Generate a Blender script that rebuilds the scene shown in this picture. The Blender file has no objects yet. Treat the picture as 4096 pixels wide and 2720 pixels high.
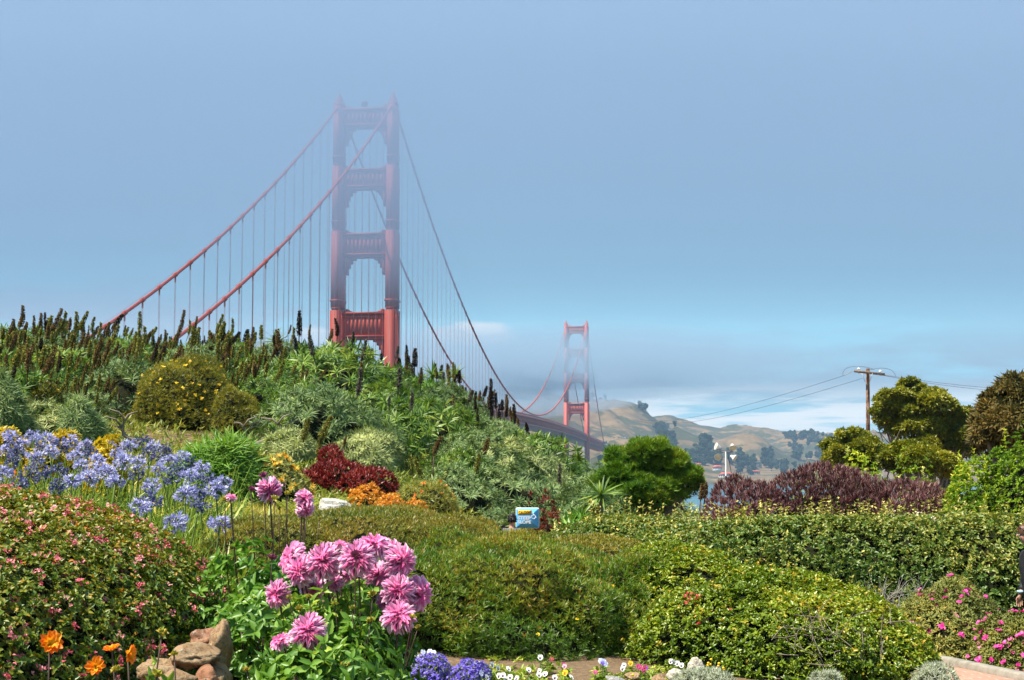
import bpy, bmesh, math, random
import numpy as np
from mathutils import Vector

scene = bpy.context.scene
COL = scene.collection
R = math.radians
rng = np.random.default_rng(11)
random.seed(11)

# ------------------------------------------------------------------ camera
F = 1532.0            # focal length in pixels of a 1024 px wide frame
PITCH = R(4.4)
EYE = 1.6
cam_d = bpy.data.cameras.new("camera")
cam = bpy.data.objects.new("camera", cam_d)
COL.objects.link(cam)
cam.location = (0, 0, EYE)
cam.rotation_euler = (R(90) + PITCH, 0, 0)
cam_d.sensor_width = 36.0
cam_d.lens = F / 1024 * 36.0
cam_d.clip_start = 0.1
cam_d.clip_end = 40000
scene.camera = cam

# ------------------------------------------------------------------ light, sky, exposure
SUN_EL = R(63)
SUN_DIR = Vector((-0.88, -0.475, 0.0)).normalized() * math.cos(SUN_EL) + Vector((0, 0, math.sin(SUN_EL)))
sd = bpy.data.lights.new("sun", 'SUN')
sd.energy = 5.0
sd.angle = R(0.5)
sd.color = (1.0, 0.93, 0.80)
sun = bpy.data.objects.new("sun", sd)
COL.objects.link(sun)
sun.rotation_euler = (-SUN_DIR).to_track_quat('-Z', 'Y').to_euler()

world = bpy.data.worlds.new("World")
scene.world = world
world.use_nodes = True
wn = world.node_tree
wn.nodes.clear()


def N(tree, typ, **kw):
    n = tree.nodes.new(typ)
    for k, v in kw.items():
        if k == 'op':
            n.operation = v
        elif hasattr(n, k) and not isinstance(v, dict):
            setattr(n, k, v)
    return n


def LK(tree, a, b):
    tree.links.new(a, b)


def mathn(t, op, a, b=None, c=None, clamp=False):
    n = t.nodes.new('ShaderNodeMath')
    n.operation = op
    n.use_clamp = clamp
    for i, v in enumerate((a, b, c)):
        if v is None:
            continue
        if isinstance(v, (int, float)):
            n.inputs[i].default_value = v
        else:
            t.links.new(v, n.inputs[i])
    return n.outputs[0]


def mapr(t, v, a, b, c=0.0, d=1.0, smooth=True):
    n = t.nodes.new('ShaderNodeMapRange')
    n.interpolation_type = 'SMOOTHSTEP' if smooth else 'LINEAR'
    t.links.new(v, n.inputs[0])
    for i, x in enumerate((a, b, c, d)):
        n.inputs[i + 1].default_value = x
    return n.outputs[0]


def mixc(t, fac, a, b, mode='MIX'):
    n = t.nodes.new('ShaderNodeMix')
    n.data_type = 'RGBA'
    n.blend_type = mode
    if isinstance(fac, (int, float)):
        n.inputs[0].default_value = fac
    else:
        t.links.new(fac, n.inputs[0])
    for i, v in ((6, a), (7, b)):
        if isinstance(v, tuple):
            n.inputs[i].default_value = (*v, 1) if len(v) == 3 else v
        else:
            t.links.new(v, n.inputs[i])
    return n.outputs[2]


def noise(t, vec, scale, detail=4, rough=0.55, dist=0.0):
    n = t.nodes.new('ShaderNodeTexNoise')
    n.inputs['Scale'].default_value = scale
    n.inputs['Detail'].default_value = detail
    n.inputs['Roughness'].default_value = rough
    n.inputs['Distortion'].default_value = dist
    if vec is not None:
        t.links.new(vec, n.inputs['Vector'])
    return n.outputs[0]


def mapping(t, vec, scale=(1, 1, 1), loc=(0, 0, 0)):
    n = t.nodes.new('ShaderNodeMapping')
    n.inputs['Scale'].default_value = scale
    n.inputs['Location'].default_value = loc
    t.links.new(vec, n.inputs['Vector'])
    return n.outputs[0]


WS = 0.075            # world strength
EXPO = 1.0
bg = wn.nodes.new('ShaderNodeBackground')
bg.inputs['Strength'].default_value = WS
wo = wn.nodes.new('ShaderNodeOutputWorld')
LK(wn, bg.outputs[0], wo.inputs[0])
sky = wn.nodes.new('ShaderNodeTexSky')
sky.sky_type = 'NISHITA'
sky.sun_disc = False
sky.sun_elevation = SUN_EL
sky.sun_rotation = math.atan2(SUN_DIR.x, SUN_DIR.y)
sky.altitude = 60
sky.air_density = 1.2
sky.dust_density = 0.8
sky.ozone_density = 1.0
tc = wn.nodes.new('ShaderNodeTexCoord')
dvec = tc.outputs['Generated']
sx = wn.nodes.new('ShaderNodeSeparateXYZ')
LK(wn, dvec, sx.inputs[0])
dx_, dy_, dz_ = sx.outputs


def rad(c):           # a wanted radiance -> world colour
    return tuple(v / WS / 2 ** EXPO for v in c)


col = sky.outputs[0]
# marine air: the clear sky low over the strait is pale turquoise
col = mixc(wn, mapr(wn, dz_, 0.0, 0.6, 0.92, 0.5), col, rad((0.31, 0.735, 0.96)))
# soft veil of thin stratus
vn = noise(wn, mapping(wn, dvec, (1.6, 1.6, 5.0)), 1.7, 5, 0.5)
col = mixc(wn, mathn(wn, 'MULTIPLY', mapr(wn, vn, 0.35, 0.75), mapr(wn, dz_, 0.14, 0.30, 0.0, 0.6)), col, rad((0.27, 0.36, 0.52)))
# grey stratus bank over the far shore
gn = noise(wn, mapping(wn, dvec, (3.0, 3.0, 17.0), (0.3, 0.2, 0.1)), 2.6, 7, 0.58)
gm = mathn(wn, 'MULTIPLY', mapr(wn, dz_, 0.026, 0.045), mapr(wn, dz_, 0.10, 0.055))
gm = mathn(wn, 'MULTIPLY', gm, mapr(wn, gn, 0.34, 0.54))
gm = mathn(wn, 'MULTIPLY', gm, mapr(wn, dx_, -0.10, -0.02))
col = mixc(wn, mathn(wn, 'MULTIPLY', gm, 0.85), col, rad((0.33, 0.44, 0.57)))
# white streaks close to the horizon
stn = noise(wn, mapping(wn, dvec, (4.0, 4.0, 42.0), (0.0, 0.7, 0.3)), 2.4, 8, 0.6)
sm = mathn(wn, 'MULTIPLY', mapr(wn, dz_, 0.004, 0.016), mapr(wn, dz_, 0.052, 0.028))
sm = mathn(wn, 'MULTIPLY', sm, mapr(wn, stn, 0.38, 0.54))
col = mixc(wn, mathn(wn, 'MULTIPLY', sm, 0.95), col, rad((1.05, 1.06, 1.06)))
# low lilac-grey bank to the west (picture left)
ln = noise(wn, mapping(wn, dvec, (4.0, 4.0, 14.0), (1.3, 0.1, 0.6)), 2.2, 7, 0.55)
lm = mathn(wn, 'MULTIPLY', mapr(wn, dz_, 0.130, 0.085), mapr(wn, dx_, -0.03, -0.16))
lm = mathn(wn, 'MULTIPLY', lm, mapr(wn, ln, 0.36, 0.58))
col = mixc(wn, mathn(wn, 'MULTIPLY', lm, 0.85), col, rad((0.42, 0.53, 0.68)))


def puff(col, u, v, su, sv, fac, c, seed):
    a = mathn(wn, 'DIVIDE', mathn(wn, 'SUBTRACT', dx_, u), su)
    b = mathn(wn, 'DIVIDE', mathn(wn, 'SUBTRACT', dz_, v), sv)
    d = mathn(wn, 'ADD', mathn(wn, 'MULTIPLY', a, a), mathn(wn, 'MULTIPLY', b, b))
    nn = noise(wn, mapping(wn, dvec, (8, 8, 22), (seed, 0, 0)), 4.0, 6, 0.6)
    d = mathn(wn, 'ADD', d, mathn(wn, 'MULTIPLY', mathn(wn, 'SUBTRACT', nn, 0.5), 2.6))
    return mixc(wn, mathn(wn, 'MULTIPLY', mapr(wn, d, 1.15, 0.0), fac), col, c if not isinstance(c, tuple) else c)


col = puff(col, -0.026, 0.0805, 0.034, 0.0080, 0.95, rad((0.66, 0.74, 0.82)), 0.0)
col = puff(col, -0.020, 0.0845, 0.026, 0.0050, 0.9, rad((0.92, 0.95, 0.97)), 0.4)
col = puff(col, -0.128, 0.080, 0.012, 0.0080, 0.9, rad((0.86, 0.90, 0.93)), 1.7)
LK(wn, col, bg.inputs['Color'])

vs = scene.view_settings
vs.view_transform = 'Standard'
vs.look = 'None'
vs.exposure = EXPO
vs.gamma = 1.0
cy = scene.cycles
cy.use_denoising = True
cy.max_bounces = 6
cy.diffuse_bounces = 2
cy.glossy_bounces = 2
cy.transmission_bounces = 3
cy.transparent_max_bounces = 6
cy.volume_bounces = 2
cy.sample_clamp_indirect = 4.0
cy.use_adaptive_sampling = True
cy.adaptive_threshold = 0.015
cy.caustics_reflective = False
cy.caustics_refractive = False


# ------------------------------------------------------------------ helpers
def at(x, y, D):
    """Point at ground distance D (metres along +Y) seen at photo pixel x, y (1024 x 680 frame)."""
    u = (x - 512) / F
    v = (340 - y) / F
    cp, sp = math.cos(PITCH), math.sin(PITCH)
    dy = cp - v * sp
    dz = sp + v * cp
    return np.array((u * D / dy, D, EYE + dz * D / dy))


def tag(o, label=None, cat=None, group=None, kind=None):
    if label:
        o['label'] = label
    if cat:
        o['category'] = cat
    if group:
        o['group'] = group
    if kind:
        o['kind'] = kind
    return o


def empty(name, loc, label=None, cat=None, group=None, rz=0.0):
    o = bpy.data.objects.new(name, None)
    COL.objects.link(o)
    o.empty_display_size = 0.2
    o.location = loc
    o.rotation_euler = (0, 0, rz)
    return tag(o, label, cat, group)


def mesh_obj(name, V, Fs, mat, parent=None, tint=None, smooth=False, mat_idx=None):
    """V (n,3); Fs = one (m,k) int array or a list of them; mat one material or a list."""
    me = mesh_data(name, V, Fs, mat, tint, smooth, mat_idx)
    return link(name, me, parent)


def mesh_data(name, V, Fs, mat, tint=None, smooth=False, mat_idx=None):
    V = np.asarray(V, dtype=np.float32).reshape(-1, 3)
    if isinstance(Fs, np.ndarray):
        Fs = [Fs]
    Fs = [np.asarray(f, dtype=np.int32) for f in Fs if len(f)]
    me = bpy.data.meshes.new(name)
    me.vertices.add(len(V))
    me.vertices.foreach_set('co', V.ravel())
    loops = np.concatenate([f.ravel() for f in Fs])
    sizes = np.concatenate([np.full(len(f), f.shape[1], np.int32) for f in Fs])
    starts = np.concatenate([[0], np.cumsum(sizes)[:-1]]).astype(np.int32)
    me.loops.add(len(loops))
    me.loops.foreach_set('vertex_index', loops)
    me.polygons.add(len(sizes))
    me.polygons.foreach_set('loop_start', starts)
    if smooth:
        me.polygons.foreach_set('use_smooth', np.ones(len(sizes), bool))
    mats = mat if isinstance(mat, (list, tuple)) else [mat]
    for m in mats:
        me.materials.append(m)
    if mat_idx is not None:
        me.polygons.foreach_set('material_index', np.asarray(mat_idx, np.int32))
    if tint is not None:
        a = me.attributes.new('tint', 'FLOAT', 'POINT')
        a.data.foreach_set('value', np.asarray(tint, np.float32).ravel())
    me.update(calc_edges=True)
    return me


def link(name, me, parent=None):
    o = bpy.data.objects.new(name, me)
    COL.objects.link(o)
    if parent is not None:
        o.parent = parent
    return o


def copy_tree(o, parent=None):
    c = o.copy()
    COL.objects.link(c)
    if parent is not None:
        c.parent = parent
    for ch in list(o.children):
        copy_tree(ch, c)
    return c


class MB:
    """Collects polygons for one mesh."""

    def __init__(s):
        s.V, s.Q, s.n = [], [], 0
        s.T = []

    def add(s, V, Q):
        V = np.asarray(V, float).reshape(-1, 3)
        Q = np.asarray(Q, int)
        s.V.append(V)
        (s.Q if Q.shape[1] == 4 else s.T).append(Q + s.n)
        s.n += len(V)

    def box(s, c, d, ax=None):
        """centre c, full sizes d, ax = 3x3 rows of local axes."""
        c = np.asarray(c, float)
        h = np.asarray(d, float) / 2
        P = np.array([(x, y, z) for z in (-1, 1) for y in (-1, 1) for x in (-1, 1)], float) * h
        if ax is not None:
            P = P @ np.asarray(ax, float)
        s.add(P + c, [(0, 2, 3, 1), (4, 5, 7, 6), (0, 1, 5, 4), (2, 6, 7, 3), (0, 4, 6, 2), (1, 3, 7, 5)])

    def tube(s, pts, r, k=8, cap=True):
        pts = np.asarray(pts, float)
        r = np.broadcast_to(np.asarray(r, float), (len(pts),))
        t = np.gradient(pts, axis=0)
        t /= np.linalg.norm(t, axis=1)[:, None] + 1e-12
        ref = np.array((0, 0, 1.0)) if abs(t[0, 2]) < 0.9 else np.array((1.0, 0, 0))
        a = np.cross(t, ref)
        a /= np.linalg.norm(a, axis=1)[:, None] + 1e-12
        b = np.cross(t, a)
        th = np.arange(k) * 2 * math.pi / k
        ring = pts[:, None] + r[:, None, None] * (np.cos(th)[None, :, None] * a[:, None] + np.sin(th)[None, :, None] * b[:, None])
        n = len(pts)
        i, j = np.meshgrid(np.arange(n - 1), np.arange(k), indexing='ij')
        i, j = i.ravel(), j.ravel()
        q = np.stack((i * k + j, i * k + (j + 1) % k, (i + 1) * k + (j + 1) % k, (i + 1) * k + j), 1)
        V = ring.reshape(-1, 3)
        if cap:
            V = np.concatenate((V, pts[:1], pts[-1:]))
            jj = np.arange(k)
            T = np.concatenate((np.stack(((jj + 1) % k, jj, np.full(k, n * k)), 1),
                                np.stack(((n - 1) * k + jj, (n - 1) * k + (jj + 1) % k, np.full(k, n * k + 1)), 1)))
            base = s.n
            s.add(V, q)
            s.T.append(T + base)
        else:
            s.add(V, q)

    def lathe(s, prof, c=(0, 0, 0), k=16, ax=None):
        """prof: list of (r, z)."""
        prof = np.asarray(prof, float)
        th = np.arange(k) * 2 * math.pi / k
        P = np.stack((prof[:, None, 0] * np.cos(th), prof[:, None, 0] * np.sin(th), np.repeat(prof[:, None, 1], k, 1)), 2)
        n = len(prof)
        i, j = np.meshgrid(np.arange(n - 1), np.arange(k), indexing='ij')
        i, j = i.ravel(), j.ravel()
        q = np.stack((i * k + j, i * k + (j + 1) % k, (i + 1) * k + (j + 1) % k, (i + 1) * k + j), 1)
        P = P.reshape(-1, 3)
        if ax is not None:
            P = P @ np.asarray(ax, float)
        s.add(P + np.asarray(c, float), q)

    def prism(s, poly, y0, y1, ax=None, c=(0, 0, 0)):
        """polygon in local x,z extruded along local y (fan capped)."""
        poly = np.asarray(poly, float)
        k = len(poly)
        A = np.stack((poly[:, 0], np.full(k, y0), poly[:, 1]), 1)
        B = np.stack((poly[:, 0], np.full(k, y1), poly[:, 1]), 1)
        m = poly.mean(0)
        V = np.concatenate((A, B, [(m[0], y0, m[1])], [(m[0], y1, m[1])]))
        j = np.arange(k)
        jn = (j + 1) % k
        if ax is not None:
            V = V @ np.asarray(ax, float)
        base = s.n
        s.add(V + np.asarray(c, float), np.stack((j, jn, jn + k, j + k), 1))
        s.T.append(np.concatenate((np.stack((jn, j, np.full(k, 2 * k)), 1), np.stack((j + k, jn + k, np.full(k, 2 * k + 1)), 1))) + base)

    def build(s, name, mat, parent=None, smooth=False):
        return mesh_obj(name, np.concatenate(s.V), s.faces(), mat, parent, smooth=smooth)

    def faces(s):
        out = []
        if s.Q:
            out.append(np.concatenate(s.Q))
        if s.T:
            out.append(np.concatenate(s.T))
        return out

    def data(s, name, mat, smooth=False):
        return mesh_data(name, np.concatenate(s.V), s.faces(), mat, smooth=smooth)


_H = np.random.default_rng(5).random((256, 256))


def vnoise(x, y):
    x = np.asarray(x, float)
    y = np.asarray(y, float)
    xi, yi = np.floor(x).astype(int), np.floor(y).astype(int)
    fx, fy = x - xi, y - yi
    fx = fx * fx * (3 - 2 * fx)
    fy = fy * fy * (3 - 2 * fy)
    h = lambda a, b: _H[a % 256, b % 256]
    return (h(xi, yi) * (1 - fx) + h(xi + 1, yi) * fx) * (1 - fy) + (h(xi, yi + 1) * (1 - fx) + h(xi + 1, yi + 1) * fx) * fy


def fbm(x, y, oct=4):
    a, s, t = 0.5, 0.0, 0.0
    for k in range(oct):
        s = s + a * vnoise(np.asarray(x) * 2 ** k + 17.3 * k, np.asarray(y) * 2 ** k + 9.1 * k)
        t += a
        a *= 0.5
    return s / t


# ------------------------------------------------------------------ materials
def new_mat(name):
    m = bpy.data.materials.new(name)
    m.use_nodes = True
    t = m.node_tree
    b = t.nodes['Principled BSDF']
    return m, t, b


def ramp(t, fac, stops, interp='LINEAR'):
    n = t.nodes.new('ShaderNodeValToRGB')
    n.color_ramp.interpolation = interp
    e = n.color_ramp.elements
    while len(e) < len(stops):
        e.new(0.5)
    for k, (p, c) in enumerate(stops):
        e[k].position = p
        e[k].color = (*c, 1)
    if fac is not None:
        t.links.new(fac, n.inputs[0])
    return n.outputs[0]


LEAF_GAIN = (1.76, 1.6, 0.95)


def leaf_mat(name, stops, rough=0.45, trans=0.28, spec=0.4, tcol=1.25, hue=(1.0, 1.0, 0.6)):
    """foliage / petals: colour from the per-leaf attribute tint, with light passing through."""
    m, t, b = new_mat(name)
    a = t.nodes.new('ShaderNodeAttribute')
    a.attribute_name = 'tint'
    if any(w in name for w in ('leaf', 'grass', 'frond')):
        stops = [(p, tuple(min(.85, v * k) for v, k in zip(cc, LEAF_GAIN))) for p, cc in stops]
    c = ramp(t, a.outputs['Fac'], stops)
    b.inputs['Roughness'].default_value = rough
    b.inputs['Specular IOR Level'].default_value = spec
    t.links.new(c, b.inputs['Base Color'])
    tr = t.nodes.new('ShaderNodeBsdfTranslucent')
    t.links.new(mixc(t, 1.0, c, tuple(tcol * h for h in hue), 'MULTIPLY'), tr.inputs['Color'])
    mx = t.nodes.new('ShaderNodeMixShader')
    mx.inputs[0].default_value = trans
    t.links.new(b.outputs[0], mx.inputs[1])
    t.links.new(tr.outputs[0], mx.inputs[2])
    t.links.new(mx.outputs[0], t.nodes['Material Output'].inputs[0])
    return m


def rough_mat(name, c0, c1, scale=8.0, rough=0.8, bump=0.3, spec=0.3, detail=6, metal=0.0, c2=None, dist=0.0):
    """noise-mottled surface in object space with a little bump."""
    m, t, b = new_mat(name)
    tcn = t.nodes.new('ShaderNodeTexCoord')
    n = noise(t, tcn.outputs['Object'], scale, detail, 0.6, dist)
    st = [(0.32, c0), (0.68, c1)] if c2 is None else [(0.28, c0), (0.5, c1), (0.72, c2)]
    t.links.new(ramp(t, n, st), b.inputs['Base Color'])
    b.inputs['Roughness'].default_value = rough
    b.inputs['Specular IOR Level'].default_value = spec
    b.inputs['Metallic'].default_value = metal
    if bump:
        bp = t.nodes.new('ShaderNodeBump')
        bp.inputs['Strength'].default_value = bump
        bp.inputs['Distance'].default_value = 0.02
        t.links.new(noise(t, tcn.outputs['Object'], scale * 2.3, detail, 0.65), bp.inputs['Height'])
        t.links.new(bp.outputs[0], b.inputs['Normal'])
    return m


def volume_mat(name, density, colour, aniso=0.0):
    m = bpy.data.materials.new(name)
    m.use_nodes = True
    t = m.node_tree
    t.nodes.clear()
    out = t.nodes.new('ShaderNodeOutputMaterial')
    v = t.nodes.new('ShaderNodeVolumePrincipled')
    v.inputs['Color'].default_value = (*colour, 1)
    v.inputs['Density'].default_value = density
    v.inputs['Anisotropy'].default_value = aniso
    t.links.new(v.outputs[0], out.inputs['Volume'])
    return m
# ================================================================== SETTING
SEA = -43.4
# control heights of the garden ground: rows = distance Y, columns = X / max(Y, 9)
_GY = np.array((-40., 6., 11., 14., 18., 22., 26., 30., 36., 41., 46., 52., 70., 110., 200., 400., 700., 1500.))
_GU = np.array((-.50, -.33, -.22, -.11, -.04, 0.0, .06, .12, .20, .33, .50))
_GZ = np.array([
    [.0, .0, .0, .0, .0, .0, .0, .0, .0, .0, .0],
    [.0, .0, .0, .0, .0, .0, .0, .0, .0, .0, .0],
    [.2, .15, .05, .0, .0, .0, .0, -.05, -.1, -.15, -.2],
    [.4, .35, .2, .1, .05, .0, -.05, -.15, -.2, -.27, -.35],
    [.85, .8, .6, .35, .25, .1, -.1, -.2, -.4, -.85, -.95],
    [1.1, 1.05, .9, .6, .3, -.45, -.75, -.7, -.7, -.8, -1.],
    [1.3, 1.3, 1.15, .8, .35, -.6, -.85, -.9, -1., -1., -1.2],
    [2.0, 2.0, 1.75, 1.5, .9, .4, -.2, -.8, -1.4, -1.4, -1.5],
    [3.2, 3.1, 2.95, 2.6, 1.9, 1.15, .3, -.6, -1.6, -1.8, -1.9],
    [4.1, 4.0, 3.85, 3.6, 2.6, 1.45, .35, -1.1, -2.1, -2., -2.2],
    [4.2, 4.1, 3.8, 3.4, 2.3, .9, -.3, -1.8, -2.4, -2.2, -2.4],
    [3.0, 3.0, 2.5, 1.6, .0, -.9, -1.9, -2.8, -2.7, -2.4, -2.4],
    [-2., -2., -2., -2., -2.8, -3.2, -3.6, -4., -3.6, -3., -3.],
    [-7., -7., -7., -7., -7.5, -8., -8., -8., -6.5, -5., -5.],
    [-22., -22., -22., -22., -22., -22., -22., -22., -21., -18., -18.],
    [-44., -44., -44., -44., -44., -44., -44., -44., -43., -38., -36.],
    [-50., -50., -50., -50., -50., -50., -50., -50., -50., -48., -46.],
    [-52., -52., -52., -52., -52., -52., -52., -52., -52., -52., -52.]])


def ground_z(X, Y):
    X = np.asarray(X, float)
    Y = np.asarray(Y, float)
    u = np.clip(X / np.maximum(Y, 9.0), _GU[0], _GU[-1])
    yy = np.clip(Y, _GY[0], _GY[-1])
    i = np.clip(np.searchsorted(_GY, yy, 'right') - 1, 0, len(_GY) - 2)
    j = np.clip(np.searchsorted(_GU, u, 'right') - 1, 0, len(_GU) - 2)
    a = (yy - _GY[i]) / (_GY[i + 1] - _GY[i])
    b = (u - _GU[j]) / (_GU[j + 1] - _GU[j])
    z = (_GZ[i, j] * (1 - b) + _GZ[i, j + 1] * b) * (1 - a) + (_GZ[i + 1, j] * (1 - b) + _GZ[i + 1, j + 1] * b) * a
    return z


def gz(x, y):
    return float(ground_z(x, y))


def grid_faces(nx, ny):
    i, j = np.meshgrid(np.arange(ny - 1), np.arange(nx - 1), indexing='ij')
    a = (i * nx + j).ravel()
    return np.stack((a, a + 1, a + nx + 1, a + nx), 1)


# --- ground
ys = np.concatenate((np.linspace(-60, 4, 10), np.linspace(5, 60, 150), np.geomspace(61, 1500, 60)))
us = np.linspace(-1.0, 1.0, 121)
YY, UU = np.meshgrid(ys, us, indexing='ij')
XX = np.where(YY < 9, UU * 60, UU * np.maximum(YY, 60) * 1.0)
XX = np.where(YY >= 9, UU * np.maximum(60, YY * 1.4), XX)
ZZ = ground_z(XX, YY) + (fbm(XX * 1.7, YY * 1.7, 4) - 0.5) * 0.08
gm_, gt, gb = new_mat("soil")
tcn = gt.nodes.new('ShaderNodeTexCoord')
n1 = noise(gt, tcn.outputs['Object'], 1.3, 8, 0.65)
n2 = noise(gt, tcn.outputs['Object'], 26.0, 6, 0.7)
cc = mixc(gt, mapr(gt, n2, 0.35, 0.68), ramp(gt, n1, [(0.3, (0.15, 0.095, 0.055)), (0.7, (0.27, 0.185, 0.11))]), (0.11, 0.07, 0.04))
cc = mixc(gt, mapr(gt, noise(gt, tcn.outputs['Object'], 55.0, 3, 0.6), 0.62, 0.72), cc, (0.40, 0.31, 0.22))
LK(gt, cc, gb.inputs['Base Color'])
gb.inputs['Roughness'].default_value = 0.95
gb.inputs['Specular IOR Level'].default_value = 0.15
bp = gt.nodes.new('ShaderNodeBump')
bp.inputs['Strength'].default_value = 0.8
bp.inputs['Distance'].default_value = 0.03
LK(gt, n2, bp.inputs['Height'])
LK(gt, bp.outputs[0], gb.inputs['Normal'])
o = mesh_obj("ground", np.stack((XX, YY, ZZ), 2).reshape(-1, 3), grid_faces(len(us), len(ys)), gm_, smooth=True)
tag(o, "brown garden soil sloping down toward the strait", kind='structure')

# --- water
wm, wt, wb = new_mat("sea_water")
wb.inputs['Base Color'].default_value = (0.035, 0.10, 0.14, 1)
wb.inputs['Roughness'].default_value = 0.22
wb.inputs['IOR'].default_value = 1.33
tcn = wt.nodes.new('ShaderNodeTexCoord')
bp = wt.nodes.new('ShaderNodeBump')
bp.inputs['Strength'].default_value = 0.6
bp.inputs['Distance'].default_value = 1.0
LK(wt, noise(wt, tcn.outputs['Object'], 0.08, 6, 0.6), bp.inputs['Height'])
LK(wt, bp.outputs[0], wb.inputs['Normal'])
W = 9000
o = mesh_obj("water", [(-W, 200, SEA), (W, 200, SEA), (W, 15000, SEA), (-W, 15000, SEA)], np.array([[0, 1, 2, 3]]), wm)
tag(o, "blue water of the strait below the headlands", kind='structure')

# --- far headlands: ridges given by their skyline, each with its own distance and falloff
RIDGES = [  # (distance, half depth, [(photo x, photo y) of the crest])
    (4300, 1100, [(-300, 352), (100, 350), (190, 352), (235, 345), (262, 343), (300, 352), (360, 368), (410, 380), (440, 377), (458, 374), (480, 383), (505, 395), (560, 402), (700, 425), (1000, 445), (1400, 450)]),
    (3500, 900, [(200, 440), (400, 410), (470, 396), (500, 392), (520, 393), (545, 394), (566, 396), (590, 397), (606, 397), (620, 400), (632, 404), (643, 411), (655, 420), (668, 431), (690, 452), (760, 470), (1400, 480)]),
    (3150, 700, [(560, 470), (630, 452), (655, 436), (674, 432), (690, 436), (708, 441), (720, 446), (735, 452), (800, 470), (1400, 480)]),
    (3350, 700, [(640, 470), (700, 452), (718, 445), (730, 441), (745, 439), (762, 441), (780, 447), (800, 455), (860, 464), (1400, 475)]),
    (3900, 800, [(640, 470), (740, 455), (770, 445), (784, 440), (800, 434), (815, 431), (835, 433), (860, 437), (900, 440), (1000, 446), (1400, 450)]),
    (2580, 260, [(400, 500), (560, 474), (600, 456), (640, 452), (658, 460), (676, 470), (694, 479), (708, 486), (1400, 500)]),
]


def hills_z(X, Y):
    X = np.asarray(X, float)
    Y = np.asarray(Y, float)
    px = 512 + X / Y * F
    z = np.full(np.broadcast(X, Y).shape, -70.0)
    for D, hd, pts in RIDGES:
        xs = [p[0] for p in pts]
        hz = [at(p[0], p[1], D)[2] for p in pts]
        h = np.interp(px, xs, hz)
        wob = (fbm(X / 420.0 + D, Y / 420.0, 3) - 0.5)
        d = (Y - D) / hd + wob * 0.25
        front = np.clip(1 + d, 0, 1)
        back = np.clip(1 - d * 0.8, 0, 1)
        prof = np.where(d < 0, front ** 1.15, back)
        base = -75.0
        z = np.maximum(z, base + (h - base) * prof + 0 * X)
    # gullies on the slopes and small knobs, flat at the water
    g = (fbm(X / 130.0, Y / 260.0, 5) - 0.5) + 0.55 * (0.42 - np.abs(2 * fbm(X / 95.0 + Y / 400.0 + 7, Y / 330.0, 4) - 1) * 1.6)
    low = np.clip((z - SEA) / 60.0, 0, 1)
    z = z + g * 40 * low + (fbm(X / 34.0, Y / 44.0, 4) - 0.5) * 11 * low
    # coastal shelf with the little harbour
    shelf = np.clip((Y - 2560) / 60.0, 0, 1) * np.clip((px - 660) / 30.0, 0, 1)
    z = np.maximum(z, SEA - 6 + shelf * (9 + np.clip((Y - 2600) / 500.0, 0, 1) * 24))
    return z


ys = np.linspace(2250, 5600, 250)
us = np.linspace(-0.62, 0.62, 420)
YY, UU = np.meshgrid(ys, us, indexing='ij')
XX = UU * YY
ZZ = hills_z(XX, YY)
hm, ht, hb = new_mat("dry_hill_grass")
tcn = ht.nodes.new('ShaderNodeTexCoord')
oc = tcn.outputs['Object']
geo = ht.nodes.new('ShaderNodeNewGeometry')
nA = noise(ht, mapping(ht, oc, (1, 1, 2.0)), 0.0065, 7, 0.62, 0.6)
nB = noise(ht, oc, 0.03, 6, 0.7)
nC = noise(ht, mapping(ht, oc, (1, 0.5, 3)), 0.012, 6, 0.6, 1.5)
grass = ramp(ht, nC, [(0.3, (0.095, 0.068, 0.042)), (0.5, (0.165, 0.108, 0.055)), (0.72, (0.245, 0.165, 0.082))])
grass = mixc(ht, mapr(ht, nB, 0.3, 0.7, 0.0, 0.35), grass, (0.115, 0.085, 0.052))
scrub = ramp(ht, nB, [(0.3, (0.03, 0.034, 0.018)), (0.7, (0.078, 0.076, 0.04))])
mask = mapr(ht, mathn(ht, 'ADD', mathn(ht, 'MULTIPLY', nA, 0.62), mathn(ht, 'MULTIPLY', nB, 0.38)), 0.488, 0.52)
LK(ht, mixc(ht, mask, grass, scrub), hb.inputs['Base Color'])
hb.inputs['Roughness'].default_value = 0.95
hb.inputs['Specular IOR Level'].default_value = 0.1
o = mesh_obj("hills", np.stack((XX, YY, ZZ), 2).reshape(-1, 3), grid_faces(len(us), len(ys)), hm, smooth=True)
tag(o, "tan headlands with dark scrub patches beyond the strait", kind='structure')


def on_hill(x, y, d0=2300, d1=5400):
    """Point of the headlands that the photo shows at pixel x, y."""
    D = np.linspace(d0, d1, 1500)
    P = np.array([at(x, y, d) for d in (d0, d1)])
    tt = (D - d0) / (d1 - d0)
    L = P[0] + (P[1] - P[0]) * tt[:, None]
    hz = hills_z(L[:, 0], L[:, 1])
    k = np.nonzero(L[:, 2] <= hz)[0]
    k = k[0] if len(k) else 600
    return np.array((L[k, 0], L[k, 1], hz[k]))


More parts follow.
